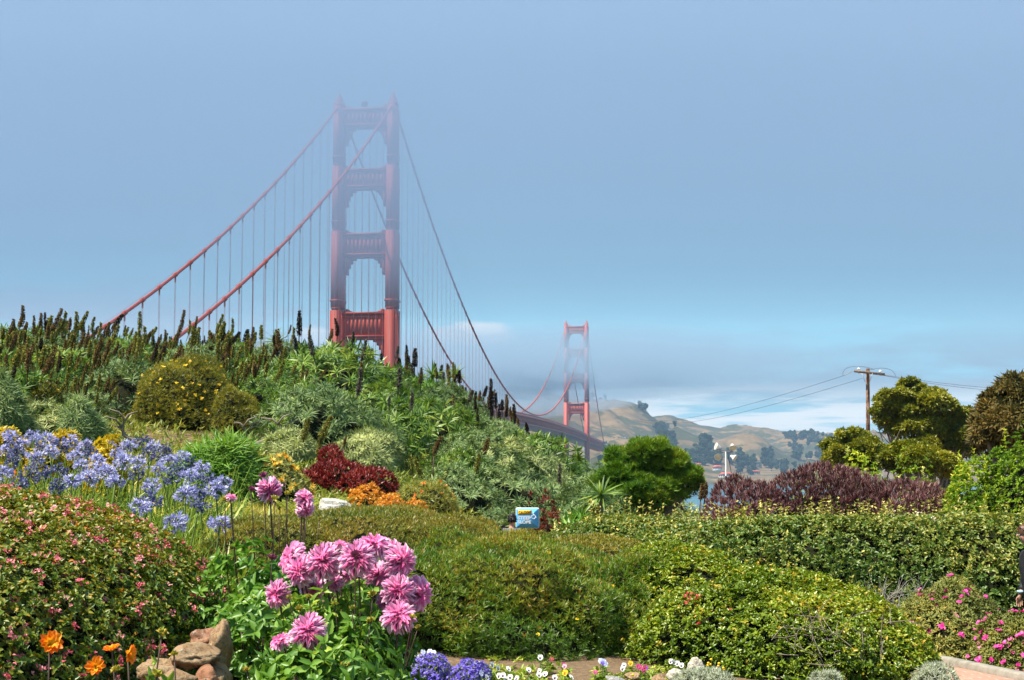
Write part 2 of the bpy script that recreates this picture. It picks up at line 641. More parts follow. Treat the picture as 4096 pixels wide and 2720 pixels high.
# ================================================================== BRIDGE
red0, rt, rb = new_mat("bridge_red_paint")
tcn = rt.nodes.new('ShaderNodeTexCoord')
rn = noise(rt, mapping(rt, tcn.outputs['Object'], (0.6, 0.6, 0.12)), 0.6, 6, 0.6)
LK(rt, ramp(rt, rn, [(0.3, (0.46, 0.076, 0.05)), (0.7, (0.56, 0.10, 0.067))]), rb.inputs['Base Color'])
rb.inputs['Roughness'].default_value = 0.55
rb.inputs['Specular IOR Level'].default_value = 0.35
steel = rough_mat("suspender_steel", (0.40, 0.16, 0.14), (0.46, 0.19, 0.17), 0.5, 0.6, 0)
asphalt = rough_mat("deck_asphalt", (0.05, 0.05, 0.05), (0.07, 0.07, 0.068), 0.4, 0.9, 0)
concrete = rough_mat("pier_concrete", (0.15, 0.15, 0.145), (0.21, 0.205, 0.195), 0.2, 0.9, 0.2)
hole_shade = rough_mat("painted_strut_hole_shade", (0.10, 0.02, 0.015), (0.12, 0.024, 0.018), 1.0, 0.8, 0)  # dark paint standing in for the shade inside strut holes

T1 = np.array((-72.8, 756.0))
AX = np.array((0.1236, 0.9923))          # along the bridge, away from us
AX /= np.linalg.norm(AX)
TR = np.array((AX[1], -AX[0]))           # across, to the right
BAX = np.array([(TR[0], TR[1], 0), (AX[0], AX[1], 0), (0, 0, 1)])
DECK0 = 31.6
TIP = 184.0


def bp_(t, s, z):                        # across, along, height -> world
    p = T1 + TR * t + AX * s
    return np.array((p[0], p[1], z))


def deck_z(s):
    s = np.asarray(s, float)
    main = DECK0 + 7.0 * (1 - ((s - 640) / 640) ** 2)
    return np.where(s < 0, DECK0 + s * 0.018, np.where(s > 1280, DECK0 - (s - 1280) * 0.018, main))


def cable_z(s):
    s = np.asarray(s, float)
    top = 178.5
    mid = float(deck_z(640)) + 2.2
    main = mid + (top - mid) * ((s - 640) / 640) ** 2
    e0 = float(deck_z(-343)) + 0.5
    k = (-s) / 343.0
    side = top + (e0 - top) * k - 4 * 10.5 * k * (1 - k)
    k2 = (s - 1280) / 343.0
    side2 = top + (e0 - top) * k2 - 4 * 10.5 * k2 * (1 - k2)
    return np.where(s < 0, side, np.where(s > 1280, side2, main))


bridge = empty("suspension_bridge", bp_(0, 0, SEA), "long red suspension bridge with two tall stepped towers crossing the strait", "bridge")


def bpart(mb, name, mat, parent=None, label=None):
    o = mb.build(name, mat)
    o.parent = parent or bridge
    o.matrix_parent_inverse = (bridge.matrix_basis.inverted())
    if label:
        o['label'] = label
    return o


bridge_inv = None
STRUTS = [(59.9, 73.4), (100.7, 112.8), (134.9, 145.2), (165.9, 175.8)]
LEVELS = [(SEA + 6, 75.5, 1.0), (75.5, 115.0, 0.93), (115.0, 147.5, 0.865), (147.5, 177.0, 0.80)]
for s0, near in ((0.0, True), (1280.0, False)):
    for sg in (-1, 1):
        mb = MB()
        for (za, zb, k) in LEVELS:
            # cruciform stepped shaft: nested boxes
            for (wt_, wl, top) in ((3.6, 13.0, 0.0), (5.6, 11.0, -1.2), (6.3, 7.0, -2.4)):
                mb.box(bp_(sg * 13.7, s0, (za + zb + top) / 2), (wt_ * k, wl * k, zb + top - za), BAX)
            # ledge where the shaft steps in, collar a little below
            if zb < 160:
                mb.box(bp_(sg * 13.7, s0, zb - 0.3), (4.0 * k, 13.4 * k, 0.6), BAX)
                mb.box(bp_(sg * 13.7, s0, zb + 3.6), (6.4 * k * .93, 11.6 * k * .93, 0.9), BAX)
                mb.box(bp_(sg * 13.7, s0, zb + 3.6), (4.3 * k * .93, 13.6 * k * .93, 0.84), BAX)
            # vertical flutes on the faces
            for q in (-1, 1):
                mb.box(bp_(sg * 13.7 + q * 3.15 * k, s0, (za + zb - 3) / 2), (0.40, 2.4 * k, zb - za - 5), BAX)
        # saddle housing and finial
        mb.box(bp_(sg * 13.7, s0, 178.0), (4.4, 7.0, 2.2), BAX)
        mb.box(bp_(sg * 13.7, s0, 179.9), (3.0, 4.6, 1.8), BAX)
        mb.box(bp_(sg * 13.7, s0, 181.5), (1.8, 2.6, 1.6), BAX)
        mb.box(bp_(sg * 13.7, s0, 183.1), (0.9, 1.2, 1.9), BAX)
        bpart(mb, "tower_leg", red0)
    for kk, (za, zb) in enumerate(STRUTS):
        k = LEVELS[kk][2]
        w = 27.4 - 5.4 * k
        h = zb - za
        mb = MB()
        mb.box(bp_(0, s0, (za + zb) / 2), (w, 6.0 * k, h - 1.0), BAX)
        mb.box(bp_(0, s0, zb - 0.55), (w + 1.4, 8.4 * k, 1.1), BAX)
        mb.box(bp_(0, s0, zb - 2.3), (w + .3, 6.7 * k, 1.2), BAX)
        mb.box(bp_(0, s0, za + 1.5), (w + 1.0, 8.0 * k, 0.75), BAX)
        mb.box(bp_(0, s0, za + 0.4), (w + .2, 6.8 * k, 0.9), BAX)
        # fluted panel: shallow vertical ribs
        nrib = 9
        for j in range(nrib):
            tx = -w / 2 + 2.0 + (w - 4.0) * (j + 0.5) / nrib
            for face in (-1, 1):
                mb.box(bp_(tx, s0 + face * (3.0 * k + 0.12), (za + zb) / 2 + 0.1), ((w - 4) / nrib * 0.55, 0.55, h - 5.2), BAX)
        # stepped corbels under the strut, in the corners of the portal
        for sg in (-1, 1):
            for (dx, dz) in ((5.2, 1.3), (3.4, 3.0), (2.2, 5.2), (1.2, 8.4)):
                mb.box(bp_(sg * (w / 2 - 1.8 * k - dx / 2 + 0.6), s0, za - dz / 2 + 0.02 * dx), (dx, 5.6 * k - dx * 0.11, dz), BAX)
            for (dx, dz) in ((3.0, 0.7), (1.5, 1.6)):
                mb.box(bp_(sg * (w / 2 - 1.8 * k - dx / 2 + 0.6), s0, zb + dz / 2), (dx, 5.0 * k - dx * .1, dz), BAX)
        st = bpart(mb, "cross_strut", red0)
        if near:
            mb = MB()
            for j in range(8):
                tx = -w / 2 + 2.6 + (w - 5.2) * j / 7
                r_ = 0.62
                poly = [(-r_ * 1.25, 0), (0, -r_), (r_ * 1.25, 0), (0, r_)]
                mb.prism(poly, -0.05, 0.05, BAX, bp_(tx, s0 - 3.0 * k - 0.45, za + 3.6))
            d = mb.build("diamond_shade_plate", hole_shade)  # solid dark plates on the strut face; no holes are cut
            d.parent = st
            d.matrix_parent_inverse = bridge.matrix_basis.inverted()
    mb = MB()
    mb.lathe([(0.01, 0), (30, 0), (30, 13), (20, 14), (0.01, 14)], (0, 0, 0), 24)
    for v in mb.V:
        v[:, 1] *= 0.72
        v += bp_(0, s0, SEA - 7)
    bpart(mb, "pier", concrete)
# beacon on the near tower
mb = MB()
mb.lathe([(0.02, -1.7), (1.1, -1.5), (1.75, -0.6), (1.75, 0.6), (1.1, 1.5), (0.02, 1.7)], bp_(-1.0, 0, 178.2), 14)
mb.box(bp_(-1.0, 0, 176.2), (1.2, 1.2, 0.9), BAX)
bpart(mb, "beacon", rough_mat("beacon_housing", (0.10, 0.05, 0.05), (0.14, 0.07, 0.07), 1, 0.5, 0))
# deck, truss, railing
S = np.linspace(-560, 1900, 165)


def strip(t0, t1, z0, z1, name, mat):
    mb = MB()
    dz = deck_z(S)
    P = np.array([[bp_(t, s, d + z) for (t, z) in ((t0, z0), (t1, z0), (t1, z1), (t0, z1))] for s, d in zip(S, dz)])
    n = len(S)
    q = []
    for i in range(n - 1):
        for j in range(4):
            a, b = i * 4 + j, i * 4 + (j + 1) % 4
            q.append((a, b, b + 4, a + 4))
    q += [(0, 1, 2, 3), ((n - 1) * 4 + 3, (n - 1) * 4 + 2, (n - 1) * 4 + 1, (n - 1) * 4)]
    mb.add(P.reshape(-1, 3), q)
    return mb


bpart(strip(-13.4, 13.4, -0.9, 0.0, 'deck', asphalt), "deck", asphalt)
mb = MB()
for sg in (-1, 1):
    for (z0, z1, w) in ((-1.6, -0.2, 0.7), (-8.2, -7.2, 0.8)):
        a = strip(sg * 13.6 - w / 2, sg * 13.6 + w / 2, z0, z1, '', None)
        mb.add(np.concatenate(a.V), np.concatenate(a.Q))
    for s in np.arange(-560, 1900, 7.62):
        d = float(deck_z(s))
        mb.box(bp_(sg * 13.6, s, d - 4.4), (0.5, 0.5, 5.6), BAX)
        p0, p1 = bp_(sg * 13.6, s, d - 7.2), bp_(sg * 13.6, s + 7.62, d - 1.4)
        if int(round(s / 7.62)) % 2:
            p0[2], p1[2] = d - 1.4, d - 7.2
        mb.tube([p0, p1], 0.3, 4, False)
a = strip(-13.0, 13.0, -8.0, -7.5, '', None)
mb.add(np.concatenate(a.V), np.concatenate(a.Q))
bpart(mb, "stiffening_truss", red0)
for sg in (-1, 1):
    mb = MB()
    for (z0, z1, w) in ((1.2, 1.4, 0.2), (0.15, 0.3, 0.15), (0.3, 1.2, 0.05)):
        a = strip(sg * 13.2 - w / 2, sg * 13.2 + w / 2, z0, z1, '', None)
        mb.add(np.concatenate(a.V), np.concatenate(a.Q))
    for s in np.arange(-560, 1900, 3.81 * 2):
        mb.box(bp_(sg * 13.2, s, float(deck_z(s)) + 0.72), (0.3, 0.3, 1.4), BAX)
    bpart(mb, "railing", red0)
# main cables
for sg in (-1, 1):
    mb = MB()
    S2 = np.concatenate((np.linspace(-343, 0, 46), np.linspace(8, 1272, 130), np.linspace(1280, 1623, 46)))
    mb.tube([bp_(sg * 13.7, s, float(cable_z(s))) for s in S2], 0.56, 8)
    for s in np.arange(-328, 1620, 15.24):
        if min(abs(s), abs(s - 1280)) < 7:
            continue
        e = 0.9
        mb.tube([bp_(sg * 13.7, s - e, float(cable_z(s - e))), bp_(sg * 13.7, s + e, float(cable_z(s + e)))], 0.80, 8)
    mb.tube([bp_(sg * 13.7, s, float(cable_z(s)) + 1.35) for s in S2], 0.045, 4, False)
    bpart(mb, "main_cable", red0)
# suspenders: pairs of ropes at each cable band; the nearest hundred one by one, the rest together
pos = [(sg, s) for s in np.arange(-328, 1620, 15.24) for sg in (-1, 1) if min(abs(s), abs(s - 1280)) >= 7 and float(cable_z(s)) - float(deck_z(s)) > 2.0]
pos.sort(key=lambda p: abs(p[1] + 40))


def ropes(mb, sg, s):
    zc, zd = float(cable_z(s)), float(deck_z(s)) - 1.0
    for q in (-0.42, 0.42):
        mb.tube([bp_(sg * 13.7, s + q, zc - 0.2), bp_(sg * 13.7, s + q, zd)], 0.055, 4, False)
        mb.tube([bp_(sg * 13.7 + 0.55 * (1 if q > 0 else -1) * 0, s + q, zc - 0.4), bp_(sg * 13.7, s + q, zc - 2.6)], 0.15, 4, False)


for k, (sg, s) in enumerate(pos[:99]):
    mb = MB()
    ropes(mb, sg, s)
    bpart(mb, "suspender", steel)
mb = MB()
for (sg, s) in pos[99:]:
    ropes(mb, sg, s)
o = bpart(mb, "suspender_set", steel)
o['kind'] = 'stuff'
# end pylons
for s0 in (-343, 1623):
    for sg in (-1, 1):
        mb = MB()
        top = float(deck_z(s0))
        mb.box(bp_(sg * 15.5, s0, (SEA + top) / 2 - 1), (7, 12, top - SEA - 2), BAX)
        mb.box(bp_(sg * 15.5, s0, top + 0.4), (5.6, 9.6, 4.8), BAX)
        mb.box(bp_(sg * 15.5, s0, top - 4.5), (7.8, 12.8, 1.0), BAX)
        bpart(mb, "pylon", concrete)

# ================================================================== FOG AND HAZE
def boxmesh(x0, x1, y0, y1, z0, z1):
    mb = MB()
    mb.box(((x0 + x1) / 2, (y0 + y1) / 2, (z0 + z1) / 2), (x1 - x0, y1 - y0, z1 - z0))
    return mb


fogm = volume_mat("fog_volume", 0.0040, (0.425, 0.555, 0.755))
o = boxmesh(-900, 900, 250, 812, 72, 238).build("fog_bank", fogm)
tag(o, "pale fog deck swallowing the top of the near bridge tower", kind='stuff')


def ellipsoid(c, r, ns=32, nr=20):
    mb = MB()
    ph = np.linspace(1e-3, math.pi - 1e-3, nr)
    mb.lathe(np.stack((np.sin(ph), -np.cos(ph)), 1), (0, 0, 0), ns)
    for v in mb.V:
        v *= np.asarray(r, float)
        v += np.asarray(c, float)
    return mb


wisp = volume_mat("drifting_fog_volume", 0.0007, (0.50, 0.63, 0.82))
for (cx, cy, cz, rx, ry, rz) in ((-50, 640, 178, 260, 130, 48), (150, 520, 186, 190, 150, 36), (-240, 620, 118, 150, 150, 36)):
    o = ellipsoid((cx, cy, cz), (rx, ry, rz)).build("fog_bank", wisp)
    tag(o, "thin wisps of fog drifting round the upper half of the near tower", kind='stuff')
fogm2 = volume_mat("far_fog_volume", 0.0018, (0.42, 0.54, 0.67))
for (cx, cy, cz, rx, ry, rz) in ((10, 1830, 112, 340, 150, 30), (-60, 1860, 120, 300, 140, 42), (80, 1800, 116, 260, 150, 48), (-160, 1850, 108, 260, 130, 54), (200, 1880, 124, 240, 120, 36)):
    o = ellipsoid((cx, cy, cz), (rx, ry, rz)).build("fog_bank", fogm2)
    tag(o, "grey fog roll drifting across the middle of the far bridge tower", kind='stuff')
fogm3 = volume_mat("headland_fog_volume", 0.0011, (0.42, 0.55, 0.70))
for (cx, cy, cz, rx, ry, rz) in ((-260, 2600, 112, 520, 460, 52), (-120, 2700, 125, 380, 420, 62)):
    o = ellipsoid((cx, cy, cz), (rx, ry, rz)).build("fog_bank", fogm3)
    tag(o, "fog lying over the dim headland ridge behind the bridge", kind='stuff')
hazem = volume_mat("haze_volume", 0.0001, (0.42, 0.60, 0.82))
o = boxmesh(-5200, 5200, -120, 5700, -80, 420).build("haze", hazem)
tag(o, "thin blue sea haze over the strait", kind='stuff')
# ================================================================== FOLIAGE LIBRARY
def unit(v):
    return v / (np.linalg.norm(v, axis=-1, keepdims=True) + 1e-12)


def frames(d, n):
    d = unit(d)
    x = unit(np.cross(d, n))
    z = np.cross(x, d)
    return np.stack((x, d, z), -1)


def rows_leaf(ys, hw, droop=0.0, fold=0.0, n3=False):
    V, Q = [], []
    k = 3 if n3 else 2
    for y, h in zip(ys, hw):
        z = -droop * y * y
        if n3:
            V += [(-h, y, z + fold * h), (0, y, z), (h, y, z + fold * h)]
        else:
            V += [(-h, y, z), (h, y, z)]
    for i in range(len(ys) - 1):
        for j in range(k - 1):
            a = i * k + j
            Q.append((a, a + 1, a + k + 1, a + k))
    return np.array(V, float), np.array(Q)


KITE = (np.array([(0, 0, 0), (-.5, .5, .10), (0, 1, -.06), (.5, .5, .10)], float), np.array([(0, 3, 2), (0, 2, 1)]))
LANCE = rows_leaf((0, .35, .7, 1), (.14, .5, .36, .03), 0.18)
OVAL = rows_leaf((0, .28, .66, 1), (.06, .46, .40, .03), 0.16, 0.35, True)
STRAP = rows_leaf((0, .2, .4, .6, .8, 1), (.4, .5, .5, .42, .28, .03), 0.55)
NEEDLE = (np.array([(-.5, 0, 0), (.5, 0, 0), (0, 1, -.08)], float), np.array([(0, 1, 2)]))
PETAL = rows_leaf((0, .3, .65, .9, 1), (.22, .42, .5, .32, .06), -0.10, 0.5, True)


class Cloud:
    """Accumulates stamped leaves for one mesh."""

    def __init__(s):
        s.V, s.F3, s.F4, s.t, s.n = [], [], [], [], 0

    def stamp(s, tmpl, M, T, tint):
        tv, tf = tmpl
        if len(T) == 0:
            return
        V = np.einsum('nij,vj->nvi', M, tv) + np.asarray(T)[:, None]
        N, k = V.shape[:2]
        f = (tf[None] + (np.arange(N) * k)[:, None, None]).reshape(-1, tf.shape[1]) + s.n
        (s.F3 if tf.shape[1] == 3 else s.F4).append(f)
        s.V.append(V.reshape(-1, 3))
        s.t.append(np.repeat(np.clip(np.broadcast_to(tint, (N,)), 0, 1), k))
        s.n += N * k

    def mb(s, mb, tint):
        for V in mb.V:
            s.V.append(V)
            s.t.append(np.full(len(V), tint))
        for f in mb.Q:
            s.F4.append(f + s.n)
        for f in mb.T:
            s.F3.append(f + s.n)
        s.n += mb.n

    def faces(s):
        return ([np.concatenate(s.F4)] if s.F4 else []) + ([np.concatenate(s.F3)] if s.F3 else [])

    def data(s, name, mat, smooth=False):
        return mesh_data(name, np.concatenate(s.V), s.faces(), mat, np.concatenate(s.t), smooth)

    def build(s, name, mat, parent=None, smooth=False):
        return link(name, s.data(name, mat, smooth), parent)


def sprigs(cl, P, A, K, L, W, tmpl=KITE, e0=25, e1=80, tint=0.5, tvar=0.16, jit=14, lvar=0.3, tgrad=0.0):
    """K leaves fanned around the axis A at every point P; e0 inner / e1 outer angle from the axis."""
    N = len(P)
    if N == 0:
        return
    A = unit(A)
    ref = np.where(np.abs(A[:, 2:3]) < 0.9, np.array([[0, 0, 1.0]]), np.array([[1.0, 0, 0]]))
    t = unit(np.cross(A, ref))
    b = np.cross(A, t)
    k = np.arange(K)
    ph = (k * 2.39996)[None] + rng.random((N, 1)) * 6.283 + rng.normal(0, .15, (N, K))
    e = np.radians(e0 + (e1 - e0) * np.sqrt((k + .5) / K)[None] + rng.normal(0, jit, (N, K)))
    d = np.cos(e)[..., None] * A[:, None] + np.sin(e)[..., None] * (np.cos(ph)[..., None] * t[:, None] + np.sin(ph)[..., None] * b[:, None])
    n = A[:, None] + rng.normal(0, .25, (N, K, 3)) + 1e-3
    Mx = frames(d.reshape(-1, 3), n.reshape(-1, 3))
    Lx = np.broadcast_to(np.asarray(L, float), (N,))
    ll = (Lx[:, None] * (1 + rng.uniform(-lvar, lvar, (N, K)))).ravel()
    ww = ll * (W / (np.mean(Lx)))
    M = Mx * np.stack((ww, ll, ll), -1)[:, None, :]
    T = np.repeat(P, K, 0)
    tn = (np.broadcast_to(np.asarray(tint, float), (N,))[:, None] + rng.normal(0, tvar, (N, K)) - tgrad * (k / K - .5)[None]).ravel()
    cl.stamp(tmpl, M, T, tn)


class Mound:
    """Lumpy super-ellipsoid (upper part) on which leaves grow."""

    def __init__(s, c, r, p=2.3, bump=0.14, freq=2.2, seed=0, low=-0.2):
        s.c, s.r, s.p, s.bump, s.low = np.asarray(c, float), np.asarray(r, float), p, bump, low
        g = np.random.default_rng(seed + 100)
        s.w = g.normal(0, freq, (9, 3))
        s.o = g.random(9) * 6.283

    def rad(s, d):
        k = np.sin(d @ s.w.T + s.o).mean(-1) * 2.2 + 0.45 * np.sin(2.7 * (d @ s.w.T) + s.o * 2).mean(-1) * 2.2
        return (np.abs(d) ** s.p).sum(-1) ** (-1 / s.p) * (1 + s.bump * k)

    def sample(s, n, depth=0.12, back=0.35):
        m = n * 5
        d = unit(rng.normal(0, 1, (m, 3)))
        d[:, 2] = np.abs(d[:, 2]) * np.where(rng.random(m) < .12, s.low * 2, 1)
        w = np.sqrt(((d / s.r) ** 2).sum(1))
        w = w * np.where((d[:, 1] > 0.35) & (d[:, 2] < .8), back, 1.0)
        i = rng.choice(m, n, replace=False, p=w / w.sum())
        d = d[i]
        q = s.rad(d) * (1 - depth * rng.random(n) ** 2.0)
        P = s.c + s.r * d * q[:, None]
        nrm = unit(np.sign(d) * np.abs(d) ** (s.p - 1) / s.r)
        return P, nrm

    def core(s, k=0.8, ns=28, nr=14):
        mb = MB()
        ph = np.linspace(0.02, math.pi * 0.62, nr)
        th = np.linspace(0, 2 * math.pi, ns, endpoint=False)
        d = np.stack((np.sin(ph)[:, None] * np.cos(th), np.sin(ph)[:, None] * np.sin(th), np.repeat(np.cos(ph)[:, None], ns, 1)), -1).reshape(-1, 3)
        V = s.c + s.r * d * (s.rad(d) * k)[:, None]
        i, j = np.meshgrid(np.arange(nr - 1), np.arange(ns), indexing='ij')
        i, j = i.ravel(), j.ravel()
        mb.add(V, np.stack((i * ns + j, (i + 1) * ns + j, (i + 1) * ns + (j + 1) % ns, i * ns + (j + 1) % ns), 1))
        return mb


def axis_mix(nrm, up=0.5, rnd=0.35):
    return unit(nrm + np.array((0, 0, up)) + rng.normal(0, rnd, nrm.shape))


def clump(P, f, seed=0):
    return fbm(P[:, 0] * f + seed, (P[:, 1] + P[:, 2] * 1.3) * f + seed * 3, 3)


core_shade = rough_mat("twig_shade", (0.007, 0.009, 0.003), (0.018, 0.020, 0.007), 14, 0.95, 0.6, 0.1)  # near-black twig mass: shade inside the foliage put into the colour
bark = rough_mat("grey_bark", (0.13, 0.105, 0.08), (0.27, 0.23, 0.18), 9, 0.9, 0.5, 0.15)
stem_green = rough_mat("green_stem", (0.08, 0.13, 0.03), (0.15, 0.20, 0.05), 12, 0.6, 0.1)
stem_dark = rough_mat("dark_stem", (0.055, 0.035, 0.025), (0.11, 0.06, 0.04), 12, 0.6, 0.1)


def px_mound(x0, x1, ytop, D, b, zbase=None, **kw):
    X0, X1 = (x0 - 512) / F * D, (x1 - 512) / F * D
    zt = at((x0 + x1) / 2, ytop, D)[2]
    cx = (X0 + X1) / 2
    zb = gz(cx, D) if zbase is None else zbase
    return Mound((cx, D, zb), ((X1 - X0) / 2, b, max(0.2, zt - zb)), **kw)


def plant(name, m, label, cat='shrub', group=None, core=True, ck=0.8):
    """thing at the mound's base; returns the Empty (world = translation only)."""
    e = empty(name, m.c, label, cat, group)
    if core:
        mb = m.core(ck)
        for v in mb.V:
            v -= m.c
        mb.build('shade_core', core_shade, e, smooth=True)  # closed dark shell standing in for the shaded inside of the plant
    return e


def finish(cl, name, mat, e, smooth=False):
    """cloud in world coordinates -> part of e."""
    o = np.asarray(e.location)
    cl.V = [v - o for v in cl.V]
    return cl.build(name, mat, e, smooth)


# ------------------------------------------------------------------ leaf colours
G = {}
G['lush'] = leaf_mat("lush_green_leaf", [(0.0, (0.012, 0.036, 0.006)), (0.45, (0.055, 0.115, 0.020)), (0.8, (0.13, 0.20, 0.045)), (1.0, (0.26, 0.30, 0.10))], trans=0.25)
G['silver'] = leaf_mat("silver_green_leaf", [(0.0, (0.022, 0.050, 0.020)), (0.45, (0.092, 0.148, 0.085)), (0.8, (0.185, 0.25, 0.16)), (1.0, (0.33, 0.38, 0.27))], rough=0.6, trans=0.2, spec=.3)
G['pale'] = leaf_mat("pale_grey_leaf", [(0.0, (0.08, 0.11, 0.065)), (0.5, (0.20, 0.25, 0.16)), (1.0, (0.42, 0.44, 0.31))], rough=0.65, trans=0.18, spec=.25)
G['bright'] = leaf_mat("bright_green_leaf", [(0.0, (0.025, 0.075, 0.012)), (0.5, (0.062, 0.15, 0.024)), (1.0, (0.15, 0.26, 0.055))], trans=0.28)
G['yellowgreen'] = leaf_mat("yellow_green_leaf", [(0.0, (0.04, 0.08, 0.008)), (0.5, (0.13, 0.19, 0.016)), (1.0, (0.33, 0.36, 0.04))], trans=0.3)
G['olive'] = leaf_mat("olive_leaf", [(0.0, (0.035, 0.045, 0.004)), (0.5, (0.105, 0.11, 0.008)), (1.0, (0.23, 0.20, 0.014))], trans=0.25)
G['straw'] = leaf_mat("dry_straw_leaf", [(0.0, (0.12, 0.12, 0.03)), (0.5, (0.28, 0.25, 0.08)), (1.0, (0.5, 0.43, 0.2))], trans=0.25)
SPK = {
    'dark': leaf_mat("spent_dark_spike", [(0.0, (0.012, 0.009, 0.008)), (0.6, (0.045, 0.03, 0.022)), (1.0, (0.10, 0.065, 0.045))], rough=.8, trans=.1, spec=.1),
    'brown': leaf_mat("spent_brown_spike", [(0.0, (0.05, 0.03, 0.012)), (0.6, (0.20, 0.12, 0.045)), (1.0, (0.36, 0.24, 0.10))], rough=.8, trans=.1, spec=.1),
    'olive': leaf_mat("fading_olive_spike", [(0.0, (0.07, 0.065, 0.01)), (0.6, (0.25, 0.23, 0.045)), (1.0, (0.44, 0.39, 0.11))], rough=.8, trans=.12, spec=.1),
    'grey': leaf_mat("spent_grey_spike", [(0.0, (0.05, 0.042, 0.036)), (0.6, (0.13, 0.11, 0.09)), (1.0, (0.26, 0.22, 0.18))], rough=.85, trans=.1, spec=.1),
}

# ------------------------------------------------------------------ echium spikes: a few forms, shared by many
SPIKE = {}
for kind in SPK:
    SPIKE[kind] = []
    for v in range(3):
        cl = Cloud()
        L = 0.44 + 0.1 * v
        bend = (0.02, 0.08, 0.16)[v]
        r0 = (0.045, 0.05, 0.042)[v]
        zz = np.linspace(0, L, 10)
        prof = r0 * np.array((.45, .9, 1, .97, .9, .8, .66, .5, .32, .06))
        mb = MB()
        pts = np.stack((bend * (zz / L) ** 2 * L, 0 * zz, zz), 1)
        mb.tube(np.concatenate(([(0, 0, -.30)], pts)), np.concatenate(([.009], prof * .55)), 7, False)
        cl.mb(mb, 0.12)
        n = 230
        h = rng.random(n) * 0.97
        th = rng.random(n) * 6.283
        rr = np.interp(h * L, zz, prof)
        c = np.stack((np.interp(h * L, zz, pts[:, 0]) + np.cos(th) * rr * .7, np.sin(th) * rr * .7, h * L), 1)
        ax = np.stack((np.cos(th), np.sin(th), rng.uniform(.2, .9, n)), 1)
        sprigs(cl, c, ax, 2, 0.036, 0.024, KITE, 10, 40, rng.uniform(.2, .95, n), 0.12)
        SPIKE[kind].append(cl.data("flower_spike", SPK[kind]))


def rosette_shrub(seed, r, h, mats, nros, Lr=0.17, Wr=0.022, K=22, p=2.0, tmpl=LANCE, bump=0.2, e1=95):
    """mesh data (foliage, core) of one echium-like shrub, base at the origin."""
    m = Mound((0, 0, 0), (r, r, h), p, bump, 2.6, seed)
    P, n = m.sample(nros, 0.16, 0.7)
    A = axis_mix(n, 0.55, 0.28)
    cl = Cloud()
    cp = clump(P, 1.6, seed)
    sprigs(cl, P, A, K, Lr * rng.uniform(.75, 1.2, nros), Wr, tmpl, 12, e1, -.02 + 0.95 * cp + rng.normal(0, .07, nros), 0.12, 10, 0.25, -0.25)
    core = m.core(0.62, 20, 10).data("shade_core", core_shade, True)  # solid dark lump, painted as the gloom between rosettes
    return cl, core, P, A


PROTO = {}
for kind, spec in {
    'lush': [(1.05, 1.0, 'lush', 110, .17, .024), (1.25, 1.15, 'lush', 150, .19, .026), (0.85, .85, 'lush', 80, .2, .028)],
    'silver': [(1.05, .95, 'silver', 150, .13, .019), (1.3, 1.05, 'silver', 190, .14, .019)],
    'pale': [(1.0, .9, 'pale', 170, .11, .016), (1.2, .95, 'pale', 210, .12, .016)],
    'bright': [(1.0, .85, 'bright', 100, .2, .034), (1.2, 1.0, 'bright', 130, .2, .036)],
    'yellowgreen': [(.7, .6, 'yellowgreen', 170, .07, .022), (.9, .7, 'yellowgreen', 210, .07, .022)],
    'ball': [(0.62, .95, 'silver', 150, .17, .015)],
}.items():
    PROTO[kind] = []
    for i, (r, h, mk, n, L, W) in enumerate(spec):
        cl, core, P, A = rosette_shrub(len(PROTO) * 7 + i, r, h, mk, int(n * 1.45), L, W)
        PROTO[kind].append((cl.data("foliage", G[mk]), core, P, A, r, h))

_nm = {'lush': 'rosette_shrub', 'silver': 'rosette_shrub', 'pale': 'rosette_shrub', 'bright': 'broadleaf_shrub', 'yellowgreen': 'leafy_shrub', 'ball': 'rosette_shrub'}
GREENS = {'lush': 'dark green', 'silver': 'silver green', 'pale': 'pale grey', 'bright': 'bright green', 'yellowgreen': 'yellow green', 'ball': 'silver'}
hill_rng = random.Random(4)


def hill_shrub(kind, X, Y, s=1.0, spikes=(), label=None, group=None, sink=0.12, lean=(0.0, 0.0), smax=8):
    v = hill_rng.randrange(len(PROTO[kind]))
    fol, core, P, A, r, h = PROTO[kind][v]
    a = hill_rng.random() * 6.28
    e = empty(_nm[kind], (X, Y, gz(X, Y) - sink), label, 'shrub', group, rz=a)
    sc = s * hill_rng.uniform(.9, 1.12)
    e.scale = (sc, sc, sc * hill_rng.uniform(.9, 1.1))
    link('foliage', fol, e)
    link('shade_core', core, e)
    top = np.nonzero(P[:, 2] > h * .5)[0]
    for (sk, ns) in spikes:
        for q in range(ns):
            i = hill_rng.choice(list(top))
            o = link('flower_spike', hill_rng.choice(SPIKE[sk]), e)
            o.location = Vector(P[i]) + Vector(A[i]) * 0.26
            up = Vector(A[i]) * 0.35 + Vector((0, 0, 1)) + Vector((math.cos(-a) * lean[0] - math.sin(-a) * lean[1], math.sin(-a) * lean[0] + math.cos(-a) * lean[1], 0)) + Vector((hill_rng.gauss(0, .28), hill_rng.gauss(0, .28), 0))
            o.rotation_euler = up.to_track_quat('Z', 'X').to_euler()
            k = hill_rng.uniform(.38, .78)
            o.scale = (k * 1.3, k * 1.3, k * hill_rng.uniform(.8, 1.25))
    return e


